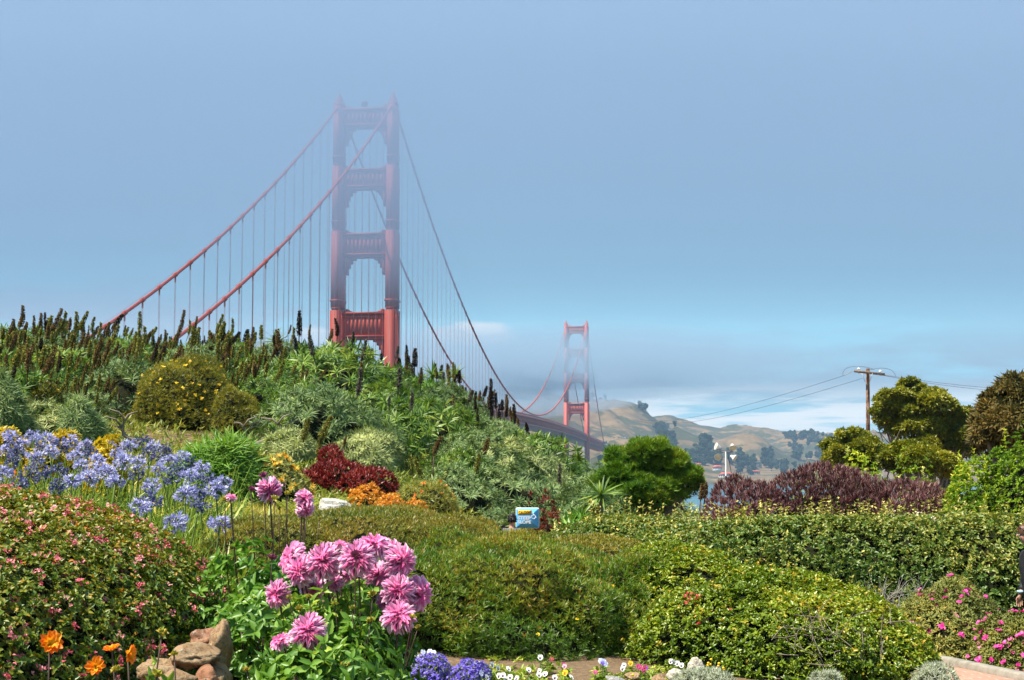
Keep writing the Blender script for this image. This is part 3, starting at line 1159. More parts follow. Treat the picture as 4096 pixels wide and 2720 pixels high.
def hill_region(x, y):
    """which kind of shrub the photo shows round pixel x, y of the bank."""
    if x < 285 and y < 395:
        return hill_rng.choice(['silver', 'silver', 'lush', 'lush', 'lush'])
    if x < 180:
        return hill_rng.choice(['silver', 'lush', 'pale'])
    if x < 300:
        return 'lush' if y < 400 else hill_rng.choice(['lush', 'bright', 'silver'])
    if x < 440:
        if y > 455:
            return hill_rng.choice(['pale', 'silver', 'bright'])
        if y > 420:
            return hill_rng.choice(['bright', 'lush', 'silver', 'yellowgreen'])
        return hill_rng.choice(['lush', 'lush', 'silver', 'lush', 'bright', 'silver', 'yellowgreen'])
    if y < 420:
        return hill_rng.choice(['lush', 'silver', 'lush', 'yellowgreen'])
    return hill_rng.choice(['silver', 'silver', 'silver', 'pale', 'bright', 'lush'])


def ypx(X, Y, Z):
    u = np.array((X, Y, Z - EYE), float)
    f = np.array((0, math.cos(PITCH), math.sin(PITCH)))
    w = np.array((0, -math.sin(PITCH), math.cos(PITCH)))
    d = u @ f
    return 512 + F * X / d, 340 - F * (u @ w) / d


# rows of shrubs climbing the bank
row = 0
Y = 27.5
while Y < 47.5:
    step = 1.55 if Y < 40 else 1.5
    X = -0.40 * Y + (row % 2) * 0.8
    while X < 0.125 * Y:
        xx, yy = X + hill_rng.uniform(-.45, .45), Y + hill_rng.uniform(-.5, .5)
        g0 = gz(xx, yy)
        px, py = ypx(xx, yy, g0 + .8)
        ok = -40 < px < 690
        if px > 600 and Y < 33:
            ok = False
        if 150 < px < 262 and 405 < py < 480 and Y < 33:      # bare bank under the olive bush
            ok = False
        if 225 < px < 440 and Y < 29.5:
            ok = False
        if px < 300 and Y < 29:
            ok = False
        if 130 < px < 262 and Y < 38 and py > 370:
            ok = False
        if ok:
            kind = hill_region(px, py)
            sp = []
            s = hill_rng.uniform(.82, 1.28)
            grp, lab = 'rosette shrubs on the planted bank', None
            g = GREENS[kind]
            if px < 300 and py < 400:
                if Y < 41.5 or hill_rng.random() < .4:
                    sp = [('olive', hill_rng.randint(5, 13)), ('brown', hill_rng.randint(3, 9)), ('dark', hill_rng.randint(0, 2))] if Y < 41.5 else [('olive', 2), ('brown', 1)]
                lab = f'{g} rosette shrub bristling with brown and olive spikes, upper bank' if sp else f'{g} rosette shrub without spikes on the upper bank'
                grp = f'{g} shrubs of the upper bank' + (' with spikes' if sp else '')
            elif Y > 39.5 and px < 450:
                sp = [('dark', hill_rng.randint(0, 3)), ('olive', hill_rng.randint(0, 2)), ('brown', hill_rng.randint(0, 2)), ('grey', hill_rng.randint(0, 2))]
                lab = f'{g} shrub with dark spikes on the crest below the near tower'
                grp = f'{g} shrubs of the crest below the tower'
            elif 430 < px < 560 and py < 440:
                sp = [('dark', hill_rng.randint(1, 4)), ('brown', hill_rng.randint(0, 2))]
                lab = f'{g} shrub with brown spikes on the ridge before the far tower'
                grp = f'{g} shrubs of the falling ridge'
            else:
                if hill_rng.random() < .35:
                    sp = [(hill_rng.choice(['grey', 'brown', 'olive', 'grey']), hill_rng.randint(1, 4))]
                if px > 430:
                    lab = f'{g} leafy shrub ' + ('with faded spikes ' if sp else '') + 'on the slope behind the caution sign'
                    grp = f'{g} shrubs of the lower slope' + (' with spikes' if sp else '')
                else:
                    lab = f'{g} leafy shrub ' + ('with a few faded spikes ' if sp else '') + 'on the middle of the bank'
                    grp = f'{g} shrubs of the middle bank' + (' with spikes' if sp else '')
            hill_shrub(kind, xx, yy, s, sp, lab, grp, lean=(0.45, -0.1) if (px < 300 and py > 345) else (0.0, 0.0))
        X += step * hill_rng.uniform(.85, 1.15)
    Y += 1.75
    row += 1

# tall dark and olive spikes standing against the sky along the crest (grown from their own small plants)
crest = [(50, 315, 'olive', 1.5), (66, 318, 'olive', 1.3), (62, 322, 'olive', 1.3), (84, 322, 'brown', 1.3), (5, 327, 'dark', 1.2), (20, 330, 'brown', 1.0), (32, 331, 'olive', 1.0), (40, 334, 'brown', 1.0),
         (58, 330, 'dark', 1.0), (72, 330, 'dark', 1.0), (92, 325, 'grey', 1.2), (103, 322, 'dark', 1.2), (113, 312, 'dark', 1.6), (108, 330, 'brown', 1.0), (124, 325, 'grey', 1.0), (135, 335, 'grey', .9), (152, 335, 'olive', 1.0),
         (160, 334, 'grey', .9), (164, 333, 'olive', .9), (172, 334, 'dark', 1.3), (180, 345, 'brown', .9), (194, 335, 'grey', 1.), (202, 338, 'dark', .9), (207, 338, 'dark', .9), (213, 333, 'brown', 1.0), (219, 328, 'olive', 1.3), (225, 327, 'dark', 1.3),
         (231, 329, 'olive', 1.3), (235, 331, 'dark', 1.1), (240, 332, 'olive', 1.), (245, 330, 'dark', 1.2), (248, 331, 'olive', 1.2), (254, 329, 'olive', 1.4), (270, 340, 'grey', .8),
         (302, 338, 'olive', 1.5), (290, 345, 'grey', 1.), (311, 350, 'brown', 1.0), (331, 341, 'brown', 1.3), (322, 350, 'brown', 1.), (345, 344, 'dark', 1.1), (353, 343, 'dark', 1.4), (373, 346, 'grey', 1.1),
         (400, 355, 'dark', 1.2), (407, 353, 'dark', 1.5), (413, 361, 'brown', 1.2), (434, 361, 'dark', 1.1), (440, 365, 'dark', 1.0), (457, 381, 'dark', .75), (462, 383, 'dark', .8), (465, 385, 'brown', .7), (484, 383, 'dark', .9),
         (491, 386, 'dark', .9), (496, 393, 'dark', .9), (502, 397, 'dark', .9), (506, 405, 'dark', .8), (510, 406, 'brown', .8), (514, 413, 'dark', .8), (518, 415, 'brown', .8), (527, 420, 'dark', .8), (479, 388, 'brown', .8), (475, 389, 'dark', .7)]
_long = max(SPIKE['dark'][0].vertices[i].co.z for i in range(0, 80, 1))
for (x, y, kd, k) in crest:
    k *= hill_rng.uniform(.55, .85)
    Dy = 43.5 if x < 430 else 43.5 - (x - 430) * 0.045
    p = at(x, y, Dy)
    g0 = gz(p[0], p[1])
    H = (p[2] - g0)
    e = empty('flowering_plant', (p[0], p[1], g0 - .05), f'{ {"dark": "dark spent", "brown": "brown dried", "olive": "olive green", "grey": "thin grey"}[kd] } echium flower spike on a bare stem along the crest', 'plant', f'{ {"dark": "dark", "brown": "brown", "olive": "olive", "grey": "grey"}[kd] } spikes along the crest')
    o = link('flower_spike', SPIKE[kd][hill_rng.choice([0, 0, 1])], e)
    sl = 0.46 * k
    o.scale = (k * hill_rng.uniform(1.15, 1.6), k * 1.3, k)
    o.location = (0, 0, max(.3, H - sl))
    o.rotation_euler = (hill_rng.gauss(0, .08), hill_rng.gauss(0.06, .17), hill_rng.random() * .8)
    mb = MB()
    mb.tube([(0, 0, 0), (0.01, 0, max(.3, H - sl) * .5), (0, 0, max(.3, H - sl))], (.02, .014, .012), 5)
    mb.build('stem', stem_dark, e)
# ================================================================== BANK: ground cover and the plants told apart
def ground_scatter(n, ux, uy, keep=None, dens=None):
    Y = uy[0] + (uy[1] - uy[0]) * rng.random(n)
    X = (ux[0] + (ux[1] - ux[0]) * rng.random(n)) * Y
    P = np.stack((X, Y, ground_z(X, Y)), 1)
    if keep is not None:
        P = P[keep(P)]
    return P


def pxs(P):
    u = P - np.array((0, 0, EYE))
    f = np.array((0, math.cos(PITCH), math.sin(PITCH)))
    w = np.array((0, -math.sin(PITCH), math.cos(PITCH)))
    d = u @ f
    return 512 + F * u[:, 0] / d, 340 - F * (u @ w) / d


cl = Cloud()


def bank_keep(P):
    x, y = pxs(P)
    bare = (np.abs(x - 205) < 60) & (np.abs(y - 437) < 18)
    return ~(bare & (rng.random(len(P)) < .6))


P = ground_scatter(26000, (-.42, .13), (25.0, 49), bank_keep)
P[:, 2] += rng.random(len(P)) * .12
A = axis_mix(np.tile((0, 0, 1.0), (len(P), 1)), .3, .3)
sprigs(cl, P, A, 7, rng.uniform(.09, .2, len(P)), .024, LANCE, 10, 72, 0.15 + .75 * clump(P, .8, 3), .15)
o = cl.build("ground_cover", leaf_mat("ground_cover_leaf", [(0.0, (0.03, 0.06, 0.012)), (0.4, (0.085, 0.13, 0.028)), (0.7, (0.17, 0.19, 0.05)), (1.0, (0.27, 0.22, 0.08))], trans=.25))
tag(o, "low mixed greenery filling the bank between the shrubs", kind='stuff')

# dry and green grass at the foot of the bank
cl = Cloud()
P = ground_scatter(9000, (-.30, -.10), (22, 30))
sprigs(cl, P, axis_mix(np.tile((0, 0, 1.0), (len(P), 1)), .4, .2), 4, rng.uniform(.06, .18, len(P)), .008, NEEDLE, 5, 45, 0.1 + .8 * clump(P, .5, 8), .15)
o = cl.build("grass", leaf_mat("thin_grass", [(0.0, (0.10, 0.15, 0.02)), (0.5, (0.22, 0.24, 0.05)), (1.0, (0.38, 0.32, 0.11))], trans=.25))
tag(o, "thin yellowing grass under the bank", kind='stuff')


def leafy(name, m, label, n, L, W, mat, K=7, e=(20, 85), tmpl=KITE, up=.45, rnd=.3, depth=.13, back=.35, tvar=.14, cf=2.2, group=None, cat='shrub', ck=.84, tbase=.12, tspan=.75, tgrad=-.15, lvar=.3, jit=14, topgain=0.0):
    e_ = plant(name, m, label, cat, group, ck=ck)
    P, nr = m.sample(n, depth, back)
    A = axis_mix(nr, up, rnd)
    cl = Cloud()
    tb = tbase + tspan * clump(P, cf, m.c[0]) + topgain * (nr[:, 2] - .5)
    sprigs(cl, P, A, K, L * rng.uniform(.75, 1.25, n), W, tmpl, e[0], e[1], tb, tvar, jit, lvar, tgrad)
    finish(cl, 'foliage', mat, e_)
    return e_, P, A


def flowers_on(e, P, A, idx, tmpl, K, L, W, mat, name='flower', ang=(40, 80), lift=.02, tint=(.2, .9), each=True):
    """single blossoms as parts (each its own mesh) or, past a hundred, as one part."""
    o = np.asarray(e.location)
    if each:
        for i in idx:
            cl = Cloud()
            sprigs(cl, (P[i] + A[i] * lift - o)[None], A[i][None], K, np.array([L * rng.uniform(.8, 1.2)]), W, tmpl, ang[0], ang[1], rng.uniform(*tint), .12)
            cl.build(name, mat, e)
    else:
        cl = Cloud()
        i = np.asarray(idx)
        sprigs(cl, P[i] + A[i] * lift - o, A[i], K, L * rng.uniform(.8, 1.2, len(i)), W, tmpl, ang[0], ang[1], rng.uniform(tint[0], tint[1], len(i)), .12)
        ob = cl.build(name, mat, e)
        ob['kind'] = 'stuff'


def front_idx(P, A, n, zmin=None):
    w = np.clip(-A[:, 1] + .4 * A[:, 2] + .35, 0.02, None)
    return rng.choice(len(P), n, replace=False, p=w / w.sum())


yel = leaf_mat("yellow_petal", [(0.0, (0.75, 0.42, 0.01)), (1.0, (0.95, 0.72, 0.03))], trans=.3, hue=(1, 1, .5))
pinkp = leaf_mat("small_pink_petal", [(0.0, (0.60, 0.08, 0.12)), (0.6, (0.80, 0.23, 0.28)), (1.0, (0.9, 0.48, 0.48))], trans=.25, hue=(1, .7, .7))
magp = leaf_mat("magenta_petal", [(0.0, (0.62, 0.02, 0.24)), (0.6, (0.80, 0.06, 0.38)), (1.0, (0.9, 0.25, 0.55))], trans=.3, hue=(1, .6, .8))
redp = leaf_mat("red_petal", [(0.0, (0.45, 0.02, 0.04)), (1.0, (0.80, 0.10, 0.13))], trans=.25, hue=(1, .5, .5))
orap = leaf_mat("orange_petal", [(0.0, (0.75, 0.13, 0.02)), (1.0, (0.92, 0.40, 0.08))], trans=.3, hue=(1, .7, .4))

# olive daisy bushes on the bank
m = px_mound(139, 232, 358, 33.5, 1.4, p=2.2, bump=.12, seed=21)
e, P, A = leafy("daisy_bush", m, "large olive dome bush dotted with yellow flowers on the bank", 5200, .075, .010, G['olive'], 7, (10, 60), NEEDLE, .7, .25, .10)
flowers_on(e, P, A, front_idx(P, A, 70), KITE, 6, .05, .03, yel, lift=.05)
m = px_mound(205, 262, 385, 33.0, 1.0, p=2.2, bump=.2, seed=22)
leafy("daisy_bush", m, "small olive bush leaning out beside the curved bare boughs", 1800, .08, .010, G['olive'], 7, (10, 60), NEEDLE, .7, .25, .12)
m = px_mound(18, 62, 386, 31.0, 1.1, p=2.2, bump=.16, seed=23)
e, P, A = leafy("daisy_bush", m, "dark olive bush with few yellow flowers beside the silver ball shrub", 2800, .07, .011, G['olive'], 7, (10, 60), NEEDLE, .6, .25, .12, tbase=.0)
flowers_on(e, P, A, front_idx(P, A, 16), KITE, 6, .05, .03, yel, lift=.05)
# silver shrubs in front
for (x0, x1, yt, D, lab) in ((58, 104, 402, 28.5, "round silver ball shrub with narrow leaves above the blue flower bed"),
                             (-22, 28, 380, 28.0, "tall grey green narrow leaved shrub cut by the photo edge")):
    m = px_mound(x0, x1, yt, D, .55, p=2.0, bump=.08, seed=int(x1))
    leafy("silver_shrub", m, lab, 420, .17, .014, G['silver'], 20, (8, 95), LANCE, .35, .2, .14, ck=.7)
# bare crooked boughs at the bank's foot
for (x, y, D, dx, h, lab) in ((238, 440, 30, .9, .7, "curved grey bare branch looping out of the bank"), (150, 436, 29, -.5, .8, "forked bare stem under the olive dome bush"), (222, 430, 30.5, .5, .5, "short twisted bare branch over the bare soil")):
    p = at(x, y, D)
    g0 = gz(p[0], D)
    e = empty("bare_branch", (p[0], D, g0), lab, "branch")
    mb = MB()
    t = np.linspace(0, 1, 9)
    mb.tube(np.stack((dx * np.sin(t * 2.6), -.15 * t, h * t ** .8 + .06 * np.sin(t * 9)), 1), .055 * (1.1 - t * .8), 6)
    for q in (.4, .6, .8):
        b0 = np.array((dx * math.sin(q * 2.6), -.15 * q, h * q ** .8))
        mb.tube([b0, b0 + (.12 * math.copysign(1, dx), -.05, .16), b0 + (.3 * math.copysign(1, dx), -.1, .22)], (.025, .018, .008), 5)
    mb.build("stem", bark, e)
# bright strappy clump
m = px_mound(180, 264, 441, 24.0, .7, p=2.2, bump=.12, seed=31)
leafy("strap_leaf_clump", m, "bright green strap leaved clump behind the blue flowers", 1000, .26, .022, G['bright'], 8, (5, 60), STRAP, .9, .22, .2, ck=.6, tbase=.2)
# yellow pincushion bush
m = px_mound(231, 309, 455, 24.5, .9, p=2.3, bump=.12, seed=32)
mt_pin = leaf_mat("olive_pale_leaf", [(0.0, (0.05, 0.07, 0.015)), (0.5, (0.13, 0.15, 0.045)), (1.0, (0.28, 0.27, 0.12))], trans=.2)
e, P, A = leafy("pincushion_bush", m, "round bush covered in yellow orange pincushion flowers", 900, .07, .018, mt_pin, 11, (15, 85), LANCE, .45, .3, .12)
pin = leaf_mat("pincushion_flower", [(0.0, (0.68, 0.32, 0.02)), (0.5, (0.85, 0.52, 0.04)), (1.0, (0.92, 0.70, 0.15))], trans=.2, hue=(1, .9, .5))
flowers_on(e, P, A, front_idx(P, A, 98), NEEDLE, 34, .066, .018, pin, name='flower', ang=(5, 95), lift=.03)
# dark red conebush
redleaf = leaf_mat("dark_red_blade", [(0.0, (0.05, 0.008, 0.006)), (0.45, (0.18, 0.020, 0.016)), (0.8, (0.33, 0.045, 0.035)), (1.0, (0.42, 0.12, 0.06))], trans=.22, hue=(1, .5, .4))


def multi_leafy(name, ms, label, n, L, W, mat, K, e, tmpl, cat='shrub', up=.9, rnd=.22, depth=.14, ck=.8, tbase=.12, tspan=.75, tvar=.14, cf=2.5, group=None, tgrad=-.2, back=.35, topgain=0.0, shoots=0, slen=.12):
    e_ = empty(name, ms[0].c, label, cat, group)
    mb = MB()
    cl = Cloud()
    tot = sum(m.r[0] * m.r[2] for m in ms)
    PA = []
    for m in ms:
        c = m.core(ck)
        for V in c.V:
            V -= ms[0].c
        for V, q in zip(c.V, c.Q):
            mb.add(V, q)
        k = int(n * m.r[0] * m.r[2] / tot)
        P, nr = m.sample(k, depth, back)
        A = axis_mix(nr, up, rnd)
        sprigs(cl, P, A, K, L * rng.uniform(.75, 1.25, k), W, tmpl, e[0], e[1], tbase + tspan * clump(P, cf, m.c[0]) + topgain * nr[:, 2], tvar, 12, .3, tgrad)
        PA.append((P, A))
        ns = int(shoots * m.r[0] * m.r[2] / tot)
        if ns:
            up_ = np.nonzero(nr[:, 2] > .25)[0]
            q = rng.choice(up_, min(ns, len(up_)), replace=False)
            sd2 = unit(A[q] + (0, 0, .6) + rng.normal(0, .3, (len(q), 3)))
            ln = slen * rng.uniform(.4, 1.5, len(q))
            for j in range(5):
                sprigs(cl, P[q] + sd2 * (ln * (j + 1) / 5)[:, None], sd2, max(2, K // 3), L * .85, W * .85, tmpl, e[0], e[1] * .8, .5 + .1 * j, tvar, 12, .3)
    mb.build('shade_core', core_shade, e_, smooth=True)  # dark shells under the leaves, inner shade given as colour
    finish(cl, 'foliage', mat, e_)
    return e_, np.concatenate([p for p, a in PA]), np.concatenate([a for p, a in PA])


ms = [px_mound(280, 340, 472, 27.0, .6, seed=41, bump=.1), px_mound(300, 372, 462, 27.4, .8, seed=42, bump=.12), px_mound(318, 344, 447, 27.6, .4, seed=43, bump=.1), px_mound(336, 395, 468, 26.8, .7, seed=44, bump=.1)]
multi_leafy("conebush", ms, "wide dark red leaved shrub rising to a peak in the middle of the garden", 2300, .075, .017, redleaf, 9, (4, 42), LANCE, up=1.3)
ms = [px_mound(524, 548, 496, 27.3, .4, seed=45, bump=.2), px_mound(540, 562, 489, 27.3, .4, seed=46, bump=.2)]
multi_leafy("conebush", ms, "small loose red brown shrub just behind the caution sign", 330, .08, .018, leaf_mat("rust_red_blade", [(0.0, (0.05, 0.012, 0.006)), (0.5, (0.17, 0.03, 0.014)), (1.0, (0.36, 0.13, 0.04))], trans=.22, hue=(1, .5, .4)), 8, (5, 55), LANCE, up=1.0, ck=.55)
for (x0, x1, yt, D, lab) in ((336, 402, 430, 30.5, "wide pale silver shrub rising behind the dark red shrub"), (268, 318, 434, 30.0, "pale grey green shrub above the yellow pincushion bush")):
    m = px_mound(x0, x1, yt, D, .9, p=2.2, bump=.14, seed=int(x0) + 3)
    leafy("silver_shrub", m, lab, 760, .115, .016, G['pale'], 20, (10, 95), LANCE, .5, .25, .16, ck=.66, tbase=-.02, tspan=.9)
for (x, y, k, kd, ry) in ((304, 420, .82, 'olive', .12), (321, 417, .98, 'olive', .30), (318, 447, .62, 'olive', .05), (288, 445, .5, 'dark', .1), (344, 437, .42, 'brown', .1), (434, 437, .7, 'brown', .3)):
    p = at(x, y, 29.3)
    g0 = gz(p[0], 29.3)
    H = p[2] - g0 - .46 * k
    e = empty("flowering_plant", (p[0], 29.3, g0), "stout green gold flower spike leaning above the pincushion bush" if kd == 'olive' else "short dry flower spike on the slope behind the dark red shrub", "plant", "stout spikes above the pincushion bush" if kd == 'olive' else "dry spikes behind the red shrub")
    o = link("flower_spike", SPIKE[kd][1], e)
    o.scale = (k * 1.35, k * 1.35, k * .95)
    o.location = (0, 0, max(.2, H))
    o.rotation_euler = (0, ry, 0)
    mb = MB()
    mb.tube([(-.03, 0, 0), (-.01, 0, max(.2, H) * .6), (0, 0, max(.2, H) + .02)], .012, 5)
    mb.build("stem", stem_dark, e)
# golden spikes in front of the red shrub, orange flowered bush at its end
gold = leaf_mat("golden_orange_blade", [(0.0, (0.38, 0.13, 0.015)), (0.5, (0.72, 0.34, 0.04)), (1.0, (0.90, 0.58, 0.09))], trans=.25, hue=(1, .8, .4))
ms = [px_mound(342, 388, 487, 22.2, .4, seed=51, bump=.1, zbase=gz(-2, 22) + .1), px_mound(370, 412, 492, 21.8, .4, seed=52, bump=.1, zbase=gz(-1.5, 21.6)), px_mound(398, 434, 498, 21.4, .4, seed=54, bump=.1, zbase=gz(-1.2, 21.4))]
multi_leafy("heather", ms, "low band of golden orange spiky foliage in front of the dark red shrub", 1300, .045, .018, gold, 9, (5, 70), KITE, cat='plant', up=1.3, ck=.7)
m = px_mound(396, 459, 479, 24.0, .8, seed=53, bump=.15)
e, P, A = leafy("flowering_bush", m, "olive bush tipped with salmon orange flowers beside the golden foliage", 1300, .08, .010, leaf_mat("grevillea_leaf", [(0.0, (0.04, 0.06, 0.01)), (0.5, (0.13, 0.15, 0.03)), (1.0, (0.30, 0.24, 0.06))], trans=.25), 9, (10, 75), NEEDLE, .6, .3, .15)
flowers_on(e, P, A, front_idx(P, A, 26), KITE, 8, .05, .02, orap, ang=(15, 70), lift=.03)
# fern fronds and the pale rock
mb = MB()
p = at(334, 505, 21.0)


def rock(name, c, r, mat, label, seed, cat='rock', group=None, flat=.5, rz=0.0):
    g = np.random.default_rng(seed)
    mb = MB()
    ns, nr = 44, 26
    ph = np.linspace(0.03, math.pi - .03, nr)
    th = np.linspace(0, 2 * math.pi, ns, endpoint=False)
    d = np.stack((np.sin(ph)[:, None] * np.cos(th), np.sin(ph)[:, None] * np.sin(th), np.repeat(np.cos(ph)[:, None], ns, 1)), -1).reshape(-1, 3)
    # chipped by a few planes so it has facets, then roughened
    R_ = np.ones(len(d))
    for _ in range(19):
        nn = unit(g.normal(0, 1, 3))
        h = g.uniform(.56, .90)
        dd = d @ nn
        R_ = np.where(dd > 1e-3, np.minimum(R_, h / np.maximum(dd, 1e-3)), R_)
    w = g.normal(0, 3.0, (6, 3))
    R_ = R_ * (1 + .03 * np.sin(d @ w.T + g.random(6) * 6).sum(1)) + .16 * (fbm(d[:, 0] * 3.5 + seed, d[:, 2] * 4.5 + d[:, 1] * 3, 5) - .5)
    cr = np.abs(fbm(d[:, 0] * 2.2 + seed * 3, d[:, 2] * 3.2 + d[:, 1] * 2, 3) - .5)
    R_ = R_ - .10 * np.exp(-(cr / .018) ** 2)
    V = d * R_[:, None] * np.asarray(r, float)
    cz, sz = math.cos(rz), math.sin(rz)
    V = np.stack((V[:, 0] * cz - V[:, 1] * sz, V[:, 0] * sz + V[:, 1] * cz, V[:, 2]), 1)
    i, j = np.meshgrid(np.arange(nr - 1), np.arange(ns), indexing='ij')
    i, j = i.ravel(), j.ravel()
    mb.add(V, np.stack((i * ns + j, (i + 1) * ns + j, (i + 1) * ns + (j + 1) % ns, i * ns + (j + 1) % ns), 1))
    o = mb.build(name, mat, smooth=False)
    o.location = c
    tag(o, label, cat, group)
    return o


def stone_mat(name, a, b, c, lichen=(.42, .42, .36), sc=6):
    m, t, bb = new_mat(name)
    tcn = t.nodes.new('ShaderNodeTexCoord')
    oc = tcn.outputs['Object']
    n = noise(t, oc, sc, 8, .65, .4)
    cc = ramp(t, n, [(.28, a), (.5, b), (.72, c)])
    l = mapr(t, noise(t, mapping(t, oc, (1, 1, 1), (3, 1, 2)), sc * 1.6, 5, .7), .60, .68)
    cc = mixc(t, mathn(t, 'MULTIPLY', l, .9), cc, lichen)
    v = mapr(t, noise(t, oc, sc * 7, 4, .6), .35, .5, .55, 1.0)
    cc = mixc(t, 1.0, cc, v, 'MULTIPLY')
    t.links.new(cc, bb.inputs['Base Color'])
    bb.inputs['Roughness'].default_value = .9
    bb.inputs['Specular IOR Level'].default_value = .2
    bp = t.nodes.new('ShaderNodeBump')
    bp.inputs['Strength'].default_value = .9
    bp.inputs['Distance'].default_value = .03
    t.links.new(noise(t, oc, sc * 3, 9, .7), bp.inputs['Height'])
    t.links.new(bp.outputs[0], bb.inputs['Normal'])
    return m


st_tan = stone_mat("tan_stone", (.20, .115, .06), (.34, .22, .12), (.45, .33, .21))
st_red = stone_mat("reddish_stone", (.20, .085, .045), (.33, .16, .09), (.42, .26, .17))
st_pale = stone_mat("pale_stone", (.42, .36, .28), (.55, .49, .40), (.66, .61, .52), (.5, .5, .45))
st_grey = stone_mat("grey_stone", (.22, .21, .20), (.33, .32, .30), (.45, .43, .40))
st_white = stone_mat("white_stone", (.40, .38, .33), (.52, .50, .45), (.62, .60, .54), (.3, .28, .22))
rock("boulder", (p[0], 21.0, p[2] - .02), (.33, .24, .13), st_white, "flat white boulder half sunk in the green ground plants", 3)
fernm = leaf_mat("fern_frond", [(0, (.08, .13, .03)), (1, (.27, .32, .11))], trans=.3)
for i, (x, y, D, lab) in enumerate(((300, 497, 21.4, "pale green fern with arching fronds beside the white boulder"), (330, 493, 22.0, "small fern curling up behind the white boulder"))):
    b0 = at(x, y, D)
    b0[2] = gz(b0[0], D)
    e = empty("fern", b0, lab, "fern")
    cl = Cloud()
    mb = MB()
    H = at(x, y - 8, D)[2] - b0[2]
    for k in range(14):
        a = k * 2.4
        t = np.linspace(0, 1, 14)
        r = .42 * (.7 + .3 * rng.random())
        c = np.stack((np.cos(a) * r * t, np.sin(a) * r * t, H * (1.15 * t - .45 * t * t)), 1)
        mb.tube(c, .005, 3, False)
        for s in (-1, 1):
            tan = np.gradient(c, axis=0)
            side = unit(np.cross(tan, (0, 0, 1.0))) * s
            d = unit(side + .4 * unit(tan))
            M = frames(d, np.tile((0, 0, 1.0), (14, 1))) * np.stack((np.full(14, .03), .11 * np.sin(.2 + t * 2.8), np.full(14, .1)), -1)[:, None, :]
            cl.stamp(KITE, M, c, rng.uniform(.2, .9, 14))
    cl.mb(mb, .3)
    cl.build("frond", fernm, e)

# ================================================================== BLUE FLOWER BED
agm = leaf_mat("agapanthus_petal", [(0.0, (0.15, 0.155, 0.40)), (0.5, (0.41, 0.40, 0.67)), (1.0, (0.68, 0.67, 0.87))], trans=.3, hue=(.9, .9, 1), rough=.55)
agbud = leaf_mat("agapanthus_bud", [(0.0, (0.05, 0.055, 0.16)), (0.6, (0.13, 0.14, 0.34)), (1.0, (0.22, 0.22, 0.30))], trans=.15, hue=(.9, .9, 1))
agstem = leaf_mat("agapanthus_stem", [(0.0, (0.07, 0.12, 0.02)), (1.0, (0.20, 0.24, 0.05))], trans=.1)
AG = []
for v in range(5):
    g = np.random.default_rng(v)
    n = (34, 42, 30, 38, 40)[v]
    d = unit(g.normal(0, 1, (n, 3)))
    d[:, 2] = d[:, 2] * .75 + .12
    d = unit(d)
    r = .075 * (1 + g.uniform(-.3, .3, n))
    sp = 1.0 if v < 4 else .75
    cl = Cloud()
    sprigs(cl, d * r[:, None], unit(d - (0, 0, .25)), 6, .048 * sp, .014, LANCE, 10, 42, g.uniform(.15, .95, n), .12, 5, .15)
    mb = MB()
    for k in range(0, n):
        mb.tube([(0, 0, 0), d[k] * r[k]], (.0022, .0022), 3, False)
    cl.mb(mb, .0)
    AG.append(cl.data("flower_head", agm if v < 4 else agbud))
aglf = leaf_mat("agapanthus_leaf", [(0.0, (0.04, 0.085, 0.014)), (0.5, (0.10, 0.165, 0.03)), (0.85, (0.21, 0.24, 0.05)), (1.0, (0.38, 0.33, 0.11))], trans=.25)
AGL = []
for v in range(3):
    cl = Cloud()
    P = np.stack((rng.normal(0, .07, 16), rng.normal(0, .07, 16), np.zeros(16)), 1)
    sprigs(cl, P, axis_mix(np.tile((0, 0, 1.0), (16, 1)), 1.2, .25), 1, .48, .022, STRAP, 10, 42, rng.random(16), .2, 10, .3)
    AGL.append(cl.data("leaf_tuft", aglf))
ag_px = [(10, 437, 20), (22, 444, 20), (33, 437, 20), (48, 440, 19), (62, 446, 19), (6, 450, 20), (35, 458, 19), (50, 452, 18), (75, 456, 18), (90, 452, 19), (97, 460, 18), (118, 455, 19), (82, 466, 17.5),
         (30, 475, 16.3), (45, 473, 16.3), (72, 482, 16), (100, 468, 17.5), (124, 462, 18.5), (128, 446, 20), (143, 440, 21), (148, 453, 19.5), (158, 457, 19), (166, 450, 20), (182, 457, 19), (180, 470, 18), (192, 463, 19),
         (202, 468, 18.5), (172, 478, 17.5), (190, 476, 17.5), (208, 479, 17.5), (225, 483, 17.5), (150, 501, 14.2), (140, 507, 14), (186, 494, 15.5), (199, 492, 16), (220, 524, 13), (216, 489, 16.5), (176, 524, 13.2),
         (12, 462, 18.5), (60, 470, 17.3), (110, 447, 20), (160, 469, 18), (136, 474, 17), (90, 478, 16.7), (20, 487, 15.6), (115, 482, 16), (152, 486, 16), (56, 487, 15.5), (2, 474, 17), (200, 505, 14.8), (168, 461, 18.7), (70, 441, 20.5), (140, 464, 18), (108, 472, 17.3), (16, 453, 19.6), (84, 446, 20), (42, 447, 19.5), (155, 447, 20.2)]
